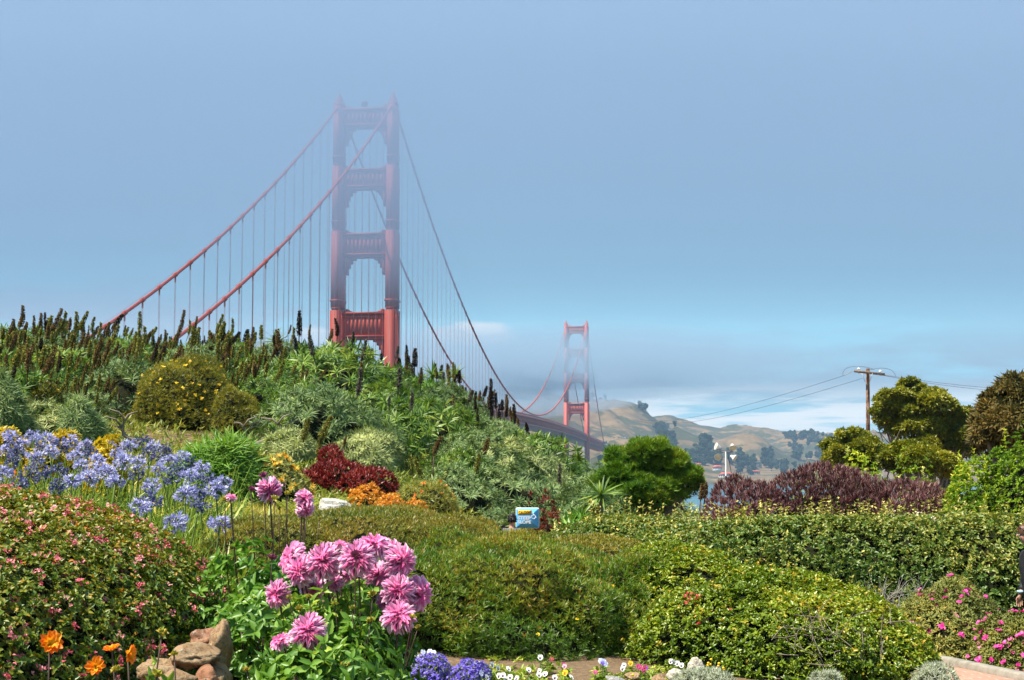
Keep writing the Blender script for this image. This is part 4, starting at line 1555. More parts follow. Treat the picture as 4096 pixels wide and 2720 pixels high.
for i, (x, y, D) in enumerate(ag_px):
    p = at(x, y, D)
    g0 = gz(p[0], D)
    H = p[2] - g0
    lean = np.array((rng.normal(.06, .08), rng.normal(0, .05)))
    b0 = np.array((p[0] - lean[0], D - lean[1], g0))
    near = D < 15
    e = empty("agapanthus", b0, "blue agapanthus head on a low stem next to the dahlia foliage" if near else "blue agapanthus in flower on a tall stem in the bed above the pink hedge", "flower",
              "agapanthus beside the dahlias" if near else "blue agapanthus of the sloping bed")
    mb = MB()
    t = np.linspace(0, 1, 6)
    mb.tube(np.stack((lean[0] * t ** 1.6, lean[1] * t ** 1.6, H * t), 1), .008, 5)
    mb.build("stem", stem_green, e)
    hd = AG[i % 5 if rng.random() < .8 else 4]
    k = rng.uniform(.85, 1.12)
    for nm, me in (("flower_head", hd),):
        o = link(nm, me, e)
        o.location = (lean[0], lean[1], H)
        o.rotation_euler = (rng.normal(0, .25), rng.normal(0, .25), rng.random() * 6)
        o.scale = (k, k, k * .85)
    o = link("leaf_tuft", AGL[i % 3], e)
    o.rotation_euler = (0, 0, rng.random() * 6)
# spent seed heads and bare green stalks between them: a tangle nobody could count
cl = Cloud()
n = 420
Y = rng.uniform(13.5, 21, n)
xx = rng.uniform(-10, 232, n)
X = (xx - 512) / F * Y
g0 = ground_z(X, Y)
H = rng.uniform(.35, .85, n)
mb = MB()
for i in range(n):
    l = rng.normal(.05, .1, 2)
    mb.tube([(X[i], Y[i], g0[i]), (X[i] + l[0] * .4, Y[i] + l[1] * .4, g0[i] + H[i] * .55), (X[i] + l[0], Y[i] + l[1], g0[i] + H[i])], .006, 3, False)
cl.mb(mb, .5)
P = np.stack((X, Y, g0 + H), 1)[: n // 3]
sprigs(cl, P, np.tile((0, 0, 1.0), (len(P), 1)) + rng.normal(0, .2, (len(P), 3)), 16, .05, .006, NEEDLE, 15, 95, .8, .2)
P = np.stack((X, Y, g0), 1)
P = np.concatenate((P, P + rng.normal(0, .2, P.shape) * (1, 1, 0), P + rng.normal(0, .3, P.shape) * (1, 1, 0)))
P[:, 2] = ground_z(P[:, 0], P[:, 1])
sprigs(cl, P, axis_mix(np.tile((0, 0, 1.0), (len(P), 1)), 1, .2), 7, rng.uniform(.3, .55, len(P)), .022, STRAP, 8, 50, .45 + .4 * (clump(P, 1, 2) - .3), .25)
o = cl.build("undergrowth", aglf)
tag(o, "thicket of green and straw stalks and strap leaves under the blue flowers", kind='stuff')
# golden foliage behind the blue flowers
golden = leaf_mat("golden_yellow_blade", [(0.0, (0.28, 0.20, 0.01)), (0.5, (0.55, 0.42, 0.02)), (0.9, (0.75, 0.60, 0.04)), (1.0, (0.75, 0.2, 0.03))], trans=.3, hue=(1, .9, .3))
for (x0, x1, yt, D, lab) in ((-15, 32, 427, 22.5, "golden yellow leaved shrub at the start of the blue flower bed"), (46, 92, 438, 21.8, "yellow leaved shrub glowing behind the middle of the blue flower bed"), (90, 124, 449, 20.0, "small yellow leaved shrub between blue flower heads"), (30, 66, 446, 21, "low golden shrub half hidden by the blue flowers")):
    m = px_mound(x0, x1, yt, D, .5, seed=int(x0) + 90, bump=.15)
    leafy("golden_shrub", m, lab, 520, .085, .04, golden, 8, (15, 85), OVAL, .5, .3, .15)

# ================================================================== PINK HEDGE
hedge_leaf = leaf_mat("escallonia_leaf", [(0.0, (0.016, 0.042, 0.006)), (0.4, (0.05, 0.095, 0.012)), (0.75, (0.15, 0.15, 0.022)), (1.0, (0.34, 0.12, 0.03))], rough=.4, trans=.22, spec=.4)
m = Mound((-5.1, 11.6, -.05), (3.02, 3.7, 1.52), 2.5, .05, 1.6, seed=61, low=-.1)
e = plant("flowering_hedge", m, "big clipped rounded hedge with small pink flower clusters beside the rock wall", "hedge", ck=.88)
P, nr = m.sample(30000, .09, .15)
k = (P[:, 0] > -.40 * P[:, 1] - .2)
P, nr = P[k], nr[k]
A = axis_mix(nr, .35, .32)
cl = Cloud()
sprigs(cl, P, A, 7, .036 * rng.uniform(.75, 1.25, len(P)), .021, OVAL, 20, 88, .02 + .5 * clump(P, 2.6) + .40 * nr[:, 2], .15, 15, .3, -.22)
finish(cl, 'foliage', hedge_leaf, e)
fr = front_idx(P, A, 640)
c2 = Cloud()
for i in fr[:100]:
    cl = Cloud()
    q = P[i] + A[i] * .02 + rng.normal(0, .016, (9, 3)) - np.asarray(e.location)
    sprigs(cl, q, np.tile(A[i], (9, 1)) + rng.normal(0, .4, (9, 3)), 5, .015, .011, KITE, 30, 80, rng.uniform(.1, .95), .15)
    cl.build("flower_cluster", pinkp, e)
q = (P[fr[100:]] + A[fr[100:]] * .02)[:, None] + rng.normal(0, .017, (540, 8, 3)) - np.asarray(e.location)
sprigs(c2, q.reshape(-1, 3), np.repeat(A[fr[100:]], 8, 0) + rng.normal(0, .4, (4320, 3)), 5, .016, .012, KITE, 30, 80, np.repeat(rng.uniform(0, .9, 540), 8), .15)
o = c2.build("flower_cluster_mass", pinkp, e)
o['kind'] = 'stuff'

# ================================================================== CENTRE MOUNDS
feather = leaf_mat("feathery_leaf", [(0.0, (0.020, 0.045, 0.006)), (0.4, (0.044, 0.105, 0.007)), (0.72, (0.118, 0.145, 0.012)), (1.0, (0.20, 0.11, 0.025))], trans=.26)
feather_b = leaf_mat("feathery_brown_green_leaf", [(0.0, (0.025, 0.04, 0.006)), (0.4, (0.075, 0.10, 0.010)), (0.72, (0.135, 0.125, 0.016)), (1.0, (0.20, 0.105, 0.03))], trans=.24)
ms = [Mound((.05, 14.4, -.08), (1.28, 1.9, .85), 2.5, .14, 4.2, 71), Mound((-.75, 13.9, -.05), (.8, 1.5, .80), 2.4, .18, 4.0, 72), Mound((.95, 14.3, -.2), (.72, 1.5, .86), 2.4, .18, 4.0, 73)]
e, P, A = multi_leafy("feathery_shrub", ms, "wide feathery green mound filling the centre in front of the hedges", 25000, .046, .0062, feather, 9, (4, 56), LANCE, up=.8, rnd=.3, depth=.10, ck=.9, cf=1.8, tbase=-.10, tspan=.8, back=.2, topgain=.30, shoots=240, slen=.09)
flowers_on(e, P, A, front_idx(P, A, 14), KITE, 9, .022, .013, yel, lift=.03, ang=(60, 85))
ms = [Mound((-1.45, 18.2, .1), (1.35, 2.4, .92), 2.4, .09, 2.2, 74), Mound((-.85, 18.0, .1), (.95, 2.2, .84), 2.4, .09, 2.2, 75), Mound((-2.6, 17.0, .2), (.9, 1.9, .78), 2.4, .09, 2.2, 76)]
e, P, A = multi_leafy("feathery_shrub", ms, "brownish green spreading mound behind the pink dahlias", 22000, .046, .0062, feather_b, 9, (4, 56), LANCE, up=.9, rnd=.3, depth=.10, ck=.9, cf=1.6, tbase=.0, tspan=.8, back=.2, topgain=.2, shoots=260, slen=.09)
flowers_on(e, P, A, front_idx(P, A, 22), KITE, 9, .022, .013, yel, lift=.03, ang=(60, 85))
ms = [Mound((.85, 17.4, -.1), (1.1, 1.6, .72), 2.4, .09, 2.2, 77), Mound((-.55, 20.4, -.1), (.55, 1.0, .88), 2.3, .08, 2.2, 78), Mound((.2, 20.6, -.3), (.5, .8, .99), 2.3, .08, 2.2, 79)]
e, P, A = multi_leafy("feathery_shrub", ms, "tawny green mound reaching up to the foot of the caution sign", 10500, .044, .0072, leaf_mat("feathery_tawny_leaf", [(0.0, (0.03, 0.04, 0.006)), (0.45, (0.11, 0.115, 0.012)), (1.0, (0.24, 0.17, 0.03))], trans=.24), 8, (6, 62), LANCE, up=.9, rnd=.3, depth=.10, ck=.9, cf=1.6, back=.2)
flowers_on(e, P, A, front_idx(P, A, 7), KITE, 9, .03, .017, yel, lift=.04, ang=(60, 85))

# ================================================================== HEDGE OF ROUND LEAVES, GLOSSY SHRUB, PURPLE SHRUB
coto = leaf_mat("cotoneaster_leaf", [(0.0, (0.018, 0.045, 0.010)), (0.35, (0.055, 0.105, 0.022)), (0.65, (0.125, 0.15, 0.038)), (0.9, (0.24, 0.235, 0.085)), (1.0, (0.38, 0.34, 0.15))], trans=.22, rough=.4)
ms = [Mound((4.3, 18.6, -.75), (3.9, 1.7, 1.66), 3.0, .05, 2.2, 81), Mound((1.6, 19.6, -.4), (1.35, 1.2, 1.32), 2.4, .06, 2.2, 82)]
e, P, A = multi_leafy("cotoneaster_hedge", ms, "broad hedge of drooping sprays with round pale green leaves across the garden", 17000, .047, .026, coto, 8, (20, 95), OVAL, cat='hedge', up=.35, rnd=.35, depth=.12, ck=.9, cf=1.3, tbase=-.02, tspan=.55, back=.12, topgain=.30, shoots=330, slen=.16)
# upright new shoots on its top
top = np.nonzero(A[:, 2] > .75)[0]
top = rng.choice(top, 260, replace=False)
cl = Cloud()
for q in range(6):
    hgt = .03 + q * .038
    sprigs(cl, P[top] + np.array((0, 0, 1.0)) * hgt + rng.normal(0, .006, (260, 3)), np.tile((0, 0, 1.0), (260, 1)) + rng.normal(0, .25, (260, 3)), 2, .036, .02, OVAL, 25, 60, .85, .12)
finish(cl, "shoot_tip", coto, e)
# drooping sprays down the shaded front
fidx = np.nonzero((A[:, 1] < -.3) & (P[:, 1] < 18.2))[0]
fidx = rng.choice(fidx, 420, replace=False)
cl = Cloud()
for q in range(7):
    s = q / 6
    c = P[fidx] + np.stack((.03 * np.sin(fidx + q), -.05 - .10 * s + 0 * fidx, .05 - .22 * s * s + 0 * fidx), 1)
    sprigs(cl, c, np.tile((0, -.7, -.3), (420, 1)) + rng.normal(0, .25, (420, 3)), 2, .05, .028, OVAL, 45, 85, .42, .16)
finish(cl, "hanging_spray", coto, e)
fcl = leaf_mat("cream_blossom", [(0.0, (0.42, 0.33, 0.19)), (1.0, (0.72, 0.64, 0.46))], trans=.15)
for i in front_idx(P, A, 16):
    cl = Cloud()
    q = P[i] + A[i] * .06 + rng.normal(0, .035, (22, 3)) - np.asarray(e.location)
    sprigs(cl, q, np.tile(A[i], (22, 1)) + rng.normal(0, .3, (22, 3)), 4, .014, .012, KITE, 40, 85, .6, .25)
    cl.build("flower_cluster", fcl, e)

gloss = leaf_mat("glossy_leaf", [(0.0, (0.018, 0.045, 0.005)), (0.4, (0.07, 0.12, 0.010)), (0.75, (0.165, 0.215, 0.018)), (1.0, (0.28, 0.20, 0.035))], rough=.34, trans=.22, spec=.45)
ms = [Mound((2.3, 13.5, -.4), (1.36, 1.7, 1.0), 2.5, .09, 2.2, 85), Mound((1.55, 14.6, -.25), (.9, 1.5, .95), 2.4, .1, 2.2, 86), Mound((2.92, 13.0, -.4), (.66, 1.2, .72), 2.3, .1, 2.2, 87)]
e, P, A = multi_leafy("glossy_shrub", ms, "rounded shrub of small shiny yellow green leaves with a few red flowers", 15000, .036, .019, gloss, 9, (12, 85), OVAL, up=.75, rnd=.3, depth=.13, ck=.88, cf=2.0, tbase=.02, tspan=.62, back=.2, topgain=.25, shoots=260, slen=.10)
px_, py_ = pxs(P)
near = np.nonzero((np.hypot(px_ - 694, (py_ - 601)) < 9) | (np.hypot(px_ - 699, py_ - 630) < 6) | (np.hypot(px_ - 692, py_ - 575) < 4) | (np.hypot(px_ - 732, py_ - 612) < 3))[0]
near = [i for i in near if A[i, 1] < .2][:26]
flowers_on(e, P, A, near, KITE, 7, .022, .012, redp, name='flower', lift=.03)
# dead twiggy patch in it
mb = MB()
for i in range(46):
    p0 = at(835 + rng.normal(0, 26), 640 + rng.normal(0, 16), 11.95)
    d = rng.normal(0, .07, 3) + (0, 0, .05)
    mb.tube([p0, p0 + d, p0 + d * 1.8 + rng.normal(0, .03, 3)], (.004, .003, .0015), 4, False)
for V in mb.V:
    V -= np.asarray(e.location)
mb.build("dead_twig_patch", bark, e)

purp = leaf_mat("purple_blade", [(0.0, (0.045, 0.020, 0.020)), (0.4, (0.12, 0.052, 0.050)), (0.75, (0.25, 0.125, 0.12)), (1.0, (0.46, 0.31, 0.29))], trans=.2, hue=(1, .6, .6), rough=.62, spec=.25)
ms = [px_mound(697, 800, 481, 24.0, 1.0, seed=91, bump=.05, p=3), px_mound(745, 905, 477, 24.3, 1.1, seed=92, bump=.05, p=3), px_mound(850, 952, 484, 24.0, 1.0, seed=93, bump=.05, p=3)]
e, P, A = multi_leafy("conebush", ms, "wide purple brown shrub of upright narrow leaves behind the round leaved hedge", 9000, .10, .012, purp, 11, (3, 34), LANCE, up=2.2, rnd=.16, depth=.2, ck=.82, cf=1.4, tgrad=.25, tbase=.1)

# bare dead shrub between hedges
p = at(905, 600, 15.9)
e = empty("dead_shrub", (p[0], 15.9, gz(p[0], 15.9)), "low tangle of bare grey twigs in front of the round leaved hedge", "dead shrub")
mb = MB()
for i in range(190):
    x = rng.uniform(-.42, .42)
    z0 = rng.uniform(.32, .62)
    d = np.array((rng.normal(0, .1), rng.normal(0, .05), abs(rng.normal(.1, .07))))
    q0 = np.array((x, rng.uniform(-.2, .2), z0))
    mb.tube([q0, q0 + d * .6 + rng.normal(0, .012, 3), q0 + d * 1.2], (.003, .002, .001), 4, False)
for i in range(16):
    x = rng.uniform(-.4, .4)
    mb.tube([(x * .4, 0, 0), (x * .8, rng.uniform(-.1, .1), .25), (x, rng.uniform(-.15, .15), .55)], (.007, .005, .003), 5, False)
mb.build("twigs", rough_mat("dead_grey_twig", (.25, .22, .18), (.45, .41, .35), 20, .9, 0), e)

# magenta rockroses by the path
cis = leaf_mat("rockrose_leaf", [(0.0, (0.03, 0.045, 0.014)), (0.45, (0.10, 0.12, 0.035)), (0.8, (0.20, 0.19, 0.06)), (1.0, (0.30, 0.17, 0.06))], trans=.2, rough=.6)
for (ms, lab, nf, n) in (([Mound((4.2, 15.0, -.5), (.62, .8, .78), 2.4, .12, 2.4, 95), Mound((4.42, 15.4, -.5), (.50, .7, .84), 2.4, .12, 2.4, 96)], "rockrose with bright magenta flowers growing against the tall hedge", 90, 5600),
                         ([Mound((4.62, 13.9, -.32), (.55, .5, .50), 2.4, .12, 2.4, 97)], "low rockrose with magenta flowers spilling over the path kerb", 60, 3300)):
    e, P, A = multi_leafy("rockrose", ms, lab, n, .034, .012, cis, 8, (12, 80), LANCE, up=.6, rnd=.3, depth=.14, ck=.86, cf=2.2, back=.2)
    vis = np.nonzero((pxs(P)[0] < 1032) & (A[:, 1] < .35))[0]
    flowers_on(e, P, A, vis[front_idx(P[vis], A[vis], nf)], OVAL, 5, .032, .032, magp, ang=(58, 80), lift=.035)
m = px_mound(915, 950, 577, 16.4, .35, seed=98, bump=.2, zbase=-.6)
leafy("small_shrub", m, "small grey green sapling shrub among the bare twigs", 260, .05, .016, G['lush'], 7, (12, 80), LANCE, .7, .3, .2, ck=.6)
# ================================================================== DAHLIAS
dpet = leaf_mat("pink_dahlia_petal", [(0.0, (0.88, 0.12, 0.42)), (0.4, (0.95, 0.30, 0.60)), (0.75, (0.97, 0.56, 0.78)), (1.0, (0.98, 0.86, 0.92))], trans=.5, hue=(1, .8, .92), rough=.55, spec=.25)
dleaf = leaf_mat("dahlia_leaf", [(0.0, (0.018, 0.062, 0.012)), (0.45, (0.050, 0.130, 0.022)), (0.8, (0.105, 0.205, 0.04)), (1.0, (0.22, 0.30, 0.07))], trans=.3, rough=.4)
ctr_m = leaf_mat("dahlia_centre", [(0.0, (0.20, 0.03, 0.02)), (0.5, (0.55, 0.28, 0.03)), (1.0, (0.8, 0.6, 0.08))], trans=.1)
bud_m = leaf_mat("dahlia_bud", [(0.0, (0.14, 0.20, 0.03)), (0.5, (0.42, 0.40, 0.05)), (1.0, (0.72, 0.50, 0.10))], trans=.15)
budp_m = leaf_mat("dark_pink_bud", [(0.0, (0.16, 0.03, 0.08)), (1.0, (0.42, 0.10, 0.24))], trans=.1)
CACT = rows_leaf((0, .25, .5, .75, .92, 1), (.18, .36, .46, .44, .26, .05), -.05, .75, True)


def bloom_data(seed, full=1.0, open_c=False):
    g = np.random.default_rng(seed)
    cl = Cloud()
    n = int(200 * full)
    k = np.arange(n)
    f = np.sqrt((k + .5) / n)                       # 0 centre .. 1 outer
    el = np.radians(10 + 108 * f ** 1.15 + g.normal(0, 7, n))
    ph = k * 2.39996 + g.normal(0, .1, n)
    d = np.stack((np.sin(el) * np.cos(ph), np.sin(el) * np.sin(ph), np.cos(el)), 1)
    if open_c:
        keep = f > .30
        d, f = d[keep], f[keep]
    m = len(d)
    L = (.38 + .62 * np.clip(f * 1.25, 0, 1)) * (1 + g.uniform(-.13, .13, m))
    nn = np.stack((-d[:, 2] * 0, 0 * f, np.ones(m)), 1) + g.normal(0, .35, (m, 3))
    M = frames(d, nn)
    # petals curl back or incurve a little
    M = M * np.stack((L * .098 * (1 + g.uniform(-.15, .25, m)), L, L), -1)[:, None, :]
    base = d * (.05 + .05 * f)[:, None]
    t = .28 + .68 * f + g.normal(0, .14, m)
    half = m // 2
    for sel, dr in ((g.random(m) < .5, -.10), (None, .16)):
        if sel is None:
            sel = ~prev
        prev = sel
        tv, tf = CACT
        tv = tv.copy()
        tv[:, 2] += dr * tv[:, 1] ** 2
        cl.stamp((tv, tf), M[sel], base[sel], t[sel])
    me = cl.data("petals", dpet, True)
    cc = Cloud()
    q = unit(g.normal(0, 1, (60, 3)))
    q[:, 2] = np.abs(q[:, 2])
    r = .20 if open_c else .09
    sprigs(cc, q * r * .6, q, 3, r * .55, r * .22, KITE, 5, 30, g.uniform(.2, 1, 60) if open_c else g.uniform(.5, 1, 60), .15)
    return me, cc.data("centre", ctr_m)


BLOOM = [bloom_data(s, f, oc) for s, f, oc in ((1, 1.0, False), (2, 1.1, False), (3, .9, False), (4, .8, True), (5, .5, True))]


def set_axis(o, d, roll=0.0):
    o.rotation_euler = Vector(d).to_track_quat('Z', 'Y').to_euler()


def loc_of(e, p):
    return Vector(p) - Vector(e.location)


def dahlia_leaves(e, m, n, depth=.35, name='foliage', Lf=.075):
    P, nr = m.sample(n, depth, .5)
    cl = Cloud()
    A = axis_mix(nr, .1, .35)
    A[:, 2] *= .6
    # compound leaf: five oval leaflets on a short stalk
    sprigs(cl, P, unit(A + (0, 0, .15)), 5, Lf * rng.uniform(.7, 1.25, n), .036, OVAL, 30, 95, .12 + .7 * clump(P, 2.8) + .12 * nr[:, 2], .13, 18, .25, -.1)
    finish(cl, name, dleaf, e)


def stem_to(e, p, base, r=.006, mat=None, name='stem'):
    b, q = loc_of(e, base), loc_of(e, p)
    mb = MB()
    t = np.linspace(0, 1, 7)[:, None]
    mid = np.array(b) * (1 - t) + np.array(q) * t + np.array((.03, .0, 0)) * np.sin(t * 3.14) * rng.normal(0, 1)
    mb.tube(mid, np.linspace(r * 1.5, r, 7), 6)
    return mb.build(name, mat or stem_dark, e, smooth=True)


def bud(e, p, s, mat=bud_m):
    cl = Cloud()
    d = unit(rng.normal(0, 1, (22, 3)))
    d[:, 2] = np.abs(d[:, 2]) * .9 - .2
    sprigs(cl, d * s * .25, unit(d + (0, 0, 1.2)), 2, s * .9, s * .5, OVAL, 5, 30, rng.uniform(.1, 1, 22), .1)
    o = cl.build('bud', mat, e)
    o.location = loc_of(e, p)
    o.rotation_euler = (rng.normal(.1, .2), rng.normal(0, .3), 0)


def dahlia_plant(label, ms, n, blooms, buds, D0, base, extra=(), group='pink dahlia plants'):
    e = empty("dahlia_plant", base, label, "flowering plant", group)
    for i, m in enumerate(ms):
        dahlia_leaves(e, m, n // len(ms), .55)
    # a dark inner tangle of stalks
    mb = MB()
    for m in ms:
        for i in range(26):
            a = rng.random() * 6.28
            r = rng.random() ** .5 * .75
            q = m.c + m.r * np.array((math.cos(a) * r, math.sin(a) * r, .75 * rng.uniform(.6, 1)))
            b = m.c + m.r * np.array((math.cos(a) * r * .5, math.sin(a) * r * .5, -.05))
            mb.tube([b - e.location, q - np.asarray(e.location)], (.010, .005), 5)
    mb.build('stalks', stem_dark, e)
    for (x, y, d, D, v, ax) in blooms:
        p = at(x, y, D)
        s = d / F * D / 2 * .98
        b = empty("bloom", (0, 0, 0))
        b.parent = e
        b.location = loc_of(e, p)
        set_axis(b, ax)
        b.scale = (s, s, s)
        pm, cm = BLOOM[v]
        link("petals", pm, b)
        link("centre", cm, b)
        foot = np.array((base[0] + (p[0] - base[0]) * .55, D + rng.uniform(-.05, .2), gz(p[0], D)))
        foot[2] = max(foot[2], 0)
        stem_to(e, p - np.asarray(unit(np.array(ax))) * s * .25, foot)
    for (x, y, D, s, mt) in buds:
        p = at(x, y, D)
        bud(e, p, s, mt)
        foot = np.array((base[0] + (p[0] - base[0]) * .6, D + .1, max(0, gz(p[0], D))))
        stem_to(e, p, foot, .0035)
    return e


T_ = lambda x, y, z: (x, y, z)
blA = [(293.6, 558.7, 31, 9.9, 1, T_(-.7, -.6, .35)), (301.4, 571, 29, 9.75, 0, T_(-.3, -.9, .1)), (313, 587, 27, 9.95, 2, T_(.1, -.6, -.55)), (324.3, 561.3, 34, 9.7, 1, T_(-.1, -1, .2)),
       (357.6, 558.7, 34, 9.65, 1, T_(0, -.95, .3)), (374, 547, 31, 9.95, 0, T_(.1, -.5, .9)), (378, 575.7, 27, 9.85, 3, T_(.2, -1, .05)), (400, 561.3, 32, 9.7, 0, T_(.55, -.8, .15)),
       (397.5, 591.4, 33, 9.6, 2, T_(.15, -.95, .15)), (417.8, 594, 32, 9.75, 0, T_(.8, -.6, .1)), (398.8, 617.5, 32, 9.5, 1, T_(.05, -.8, .6)), (277.9, 594, 27, 9.6, 2, T_(-.35, -.95, .05)),
       (309.2, 631.9, 35, 9.2, 1, T_(-.05, -.95, .35)), (281, 642.3, 20, 9.3, 0, T_(-.3, -.5, .8)), (351, 571.7, 25, 9.95, 2, T_(0, -1, -.2)), (392, 552, 25, 10.05, 0, T_(.4, -.7, .5)),
       (386, 602, 22, 9.85, 2, T_(-.4, -.8, -.3)), (340, 545.6, 14, 9.9, 4, T_(0, -.5, 1)), (335, 583.5, 18, 9.8, 4, T_(-.1, -.9, .2))]
buA = [(343, 668, 9.0, .040, bud_m), (371, 622, 9.3, .030, bud_m), (309, 598, 9.5, .026, bud_m), (352, 609, 9.4, .024, bud_m), (300, 610, 9.5, .03, bud_m), (335, 605, 9.5, .024, bud_m), (373, 595, 9.55, .03, bud_m), (355.7, 557, 9.45, .042, budp_m), (289, 599, 9.5, .026, bud_m), (412, 618, 9.4, .025, bud_m), (418, 628, 9.4, .022, bud_m), (320, 545, 9.9, .03, bud_m), (246, 671, 8.8, .026, bud_m)]
ms = [Mound((-1.12, 9.75, 0), (.48, .62, .74), 2.2, .12, 2.5, 201), Mound((-.96, 9.5, 0), (.36, .6, .54), 2.2, .12, 2.5, 202), Mound((-1.14, 9.3, 0), (.42, .55, .50), 2.2, .12, 2.5, 203), Mound((-.98, 10.0, 0), (.34, .4, .78), 2.2, .12, 2.5, 204)]
dahlia_plant("leafy dahlia plant crowded with large shaggy pink blooms in the middle of the bed", ms, 1500, blA, buA, 9.6, (-1.0, 9.7, 0))
blB = [(269.4, 489.4, 25, 11.6, 3, T_(.15, -.95, -.2)), (304, 499, 19, 11.5, 2, T_(.5, -.8, .3)), (305, 509, 18, 11.5, 0, T_(.4, -.6, -.7)), (231, 498, 11, 11.4, 4, T_(.3, -.4, 1))]
buB = [(251, 490.5, 11.4, .034, budp_m), (287.7, 494.6, 11.4, .028, bud_m), (274.6, 499.5, 11.3, .032, bud_m), (272, 559.5, 11.0, .04, budp_m), (307, 512.3, 11.3, .032, budp_m), (263.5, 477, 11.6, .036, budp_m), (225, 501, 11.4, .034, bud_m), (285, 477, 11.6, .024, bud_m), (280, 509, 11.3, .022, bud_m), (320, 519, 11.4, .018, bud_m)]
ms = [Mound((-1.95, 11.5, 0), (.58, .6, 1.0), 2.3, .13, 2.5, 211), Mound((-1.55, 11.3, 0), (.5, .6, .88), 2.3, .13, 2.5, 212), Mound((-1.75, 10.8, 0), (.42, .5, .62), 2.3, .13, 2.5, 213)]
dahlia_plant("taller dahlia plant with only a few pink blooms held high on dark stems", ms, 1350, blB, buB, 11.4, (-1.8, 11.4, 0))

# orange dahlias close to the camera
opet = leaf_mat("orange_dahlia_petal", [(0.0, (0.78, 0.07, 0.012)), (0.45, (0.88, 0.20, 0.015)), (1.0, (0.95, 0.62, 0.03))], trans=.35, hue=(1, .8, .4))


def orange_bloom(seed, n=11):
    g = np.random.default_rng(seed)
    cl = Cloud()
    for ring, (k, e0, L) in enumerate(((n, 72, 1.0), (n - 2, 52, .82))):
        ph = np.arange(k) * 6.283 / k + ring * .3 + g.normal(0, .08, k)
        el = np.radians(e0 + g.normal(0, 9, k))
        d = np.stack((np.sin(el) * np.cos(ph), np.sin(el) * np.sin(ph), np.cos(el)), 1)
        ll = L * (1 + g.uniform(-.12, .12, k))
        M = frames(d, np.tile((0, 0, 1.0), (k, 1))) * np.stack((ll * .52, ll, ll), -1)[:, None, :]
        tv, tf = PETAL
        V = np.einsum('nij,vj->nvi', M, tv) + (d * .08)[:, None]
        tint = np.clip(1.0 - .62 * np.tile(tv[:, 1], k) + np.repeat(g.normal(0, .08, k), len(tv)) + .15 * ring, 0, 1)
        f = (tf[None] + (np.arange(k) * len(tv))[:, None, None]).reshape(-1, 4) + cl.n
        cl.F4.append(f)
        cl.V.append(V.reshape(-1, 3))
        cl.t.append(tint)
        cl.n += V.shape[0] * V.shape[1]
    me = cl.data("petals", opet, True)
    cc = Cloud()
    q = unit(g.normal(0, 1, (50, 3)))
    q[:, 2] = np.abs(q[:, 2]) * .6
    sprigs(cc, q * .14, q, 3, .12, .05, KITE, 5, 30, g.uniform(.4, 1, 50), .15)
    return me, cc.data("centre", ctr_m)


OB = [orange_bloom(1), orange_bloom(2, 10)]
for (x, y, d, D, v, ax, lab) in ((49.7, 645, 25, 5.6, 0, (.5, -.75, .5), "large orange and yellow dahlia bloom rising before the pink hedge"), (96, 667, 20, 5.5, 1, (.1, -.9, .35), "deep orange dahlia bloom at the bottom of the pink hedge"),
                                 (112, 651, 17, 5.6, 0, (-.25, -.1, 1), "yellow dahlia bloom seen edge on before the hedge"), (127.5, 655, 20, 5.55, 1, (.95, -.3, .1), "narrow orange dahlia bloom turned away sideways by the rocks")):
    p = at(x, y, D)
    e = empty("dahlia", (p[0] + .03, D, 0), lab, "flower", "orange dahlias in front of the hedge")
    b = empty("bloom", (0, 0, 0))
    b.parent = e
    b.location = loc_of(e, p)
    set_axis(b, ax)
    s = d / F * D / 2
    b.scale = (s, s, s)
    link("petals", OB[v][0], b)
    link("centre", OB[v][1], b)
    stem_to(e, p, (p[0] + .05, D + .02, 0), .003)
    cl = Cloud()
    P = np.stack((rng.normal(0, .05, 8), rng.normal(0, .04, 8), rng.uniform(.25, p[2] - .22, 8)), 1)
    sprigs(cl, P, axis_mix(rng.normal(0, 1, (8, 3)) * (1, 1, .3), .3, .2), 5, .05, .025, OVAL, 25, 80, rng.random(8), .15)
    cl.build("foliage", dleaf, e)
for (x, y, D, s, lab) in ((162, 634, 5.7, .022, "yellow dahlia bud on a bare stalk before the rock wall"), (117, 671, 5.4, .020, "green yellow bud low beside the orange dahlia"), (157, 676, 5.3, .024, "plump orange yellow bud at the foot of the rocks"), (174, 655, 5.7, .016, "small green buds on a leafy sprig before the rocks")):
    p = at(x, y, D)
    e = empty("dahlia_bud", (p[0] - .09, D, 0), lab, "flower", "dahlia buds in front of the rocks")
    bud(e, p, s)
    stem_to(e, p, (p[0] - .09, D, 0), .003)
    cl = Cloud()
    P = np.stack((np.linspace(0, .06, 5) + rng.normal(0, .02, 5), rng.normal(0, .02, 5), np.linspace(p[2] - .3, p[2] - .1, 5)), 1)
    sprigs(cl, P, axis_mix(rng.normal(0, 1, (5, 3)) * (1, 1, .3), .5, .2), 4, .045, .02, OVAL, 25, 80, rng.uniform(.4, 1, 5), .15)
    cl.build("foliage", dleaf, e)

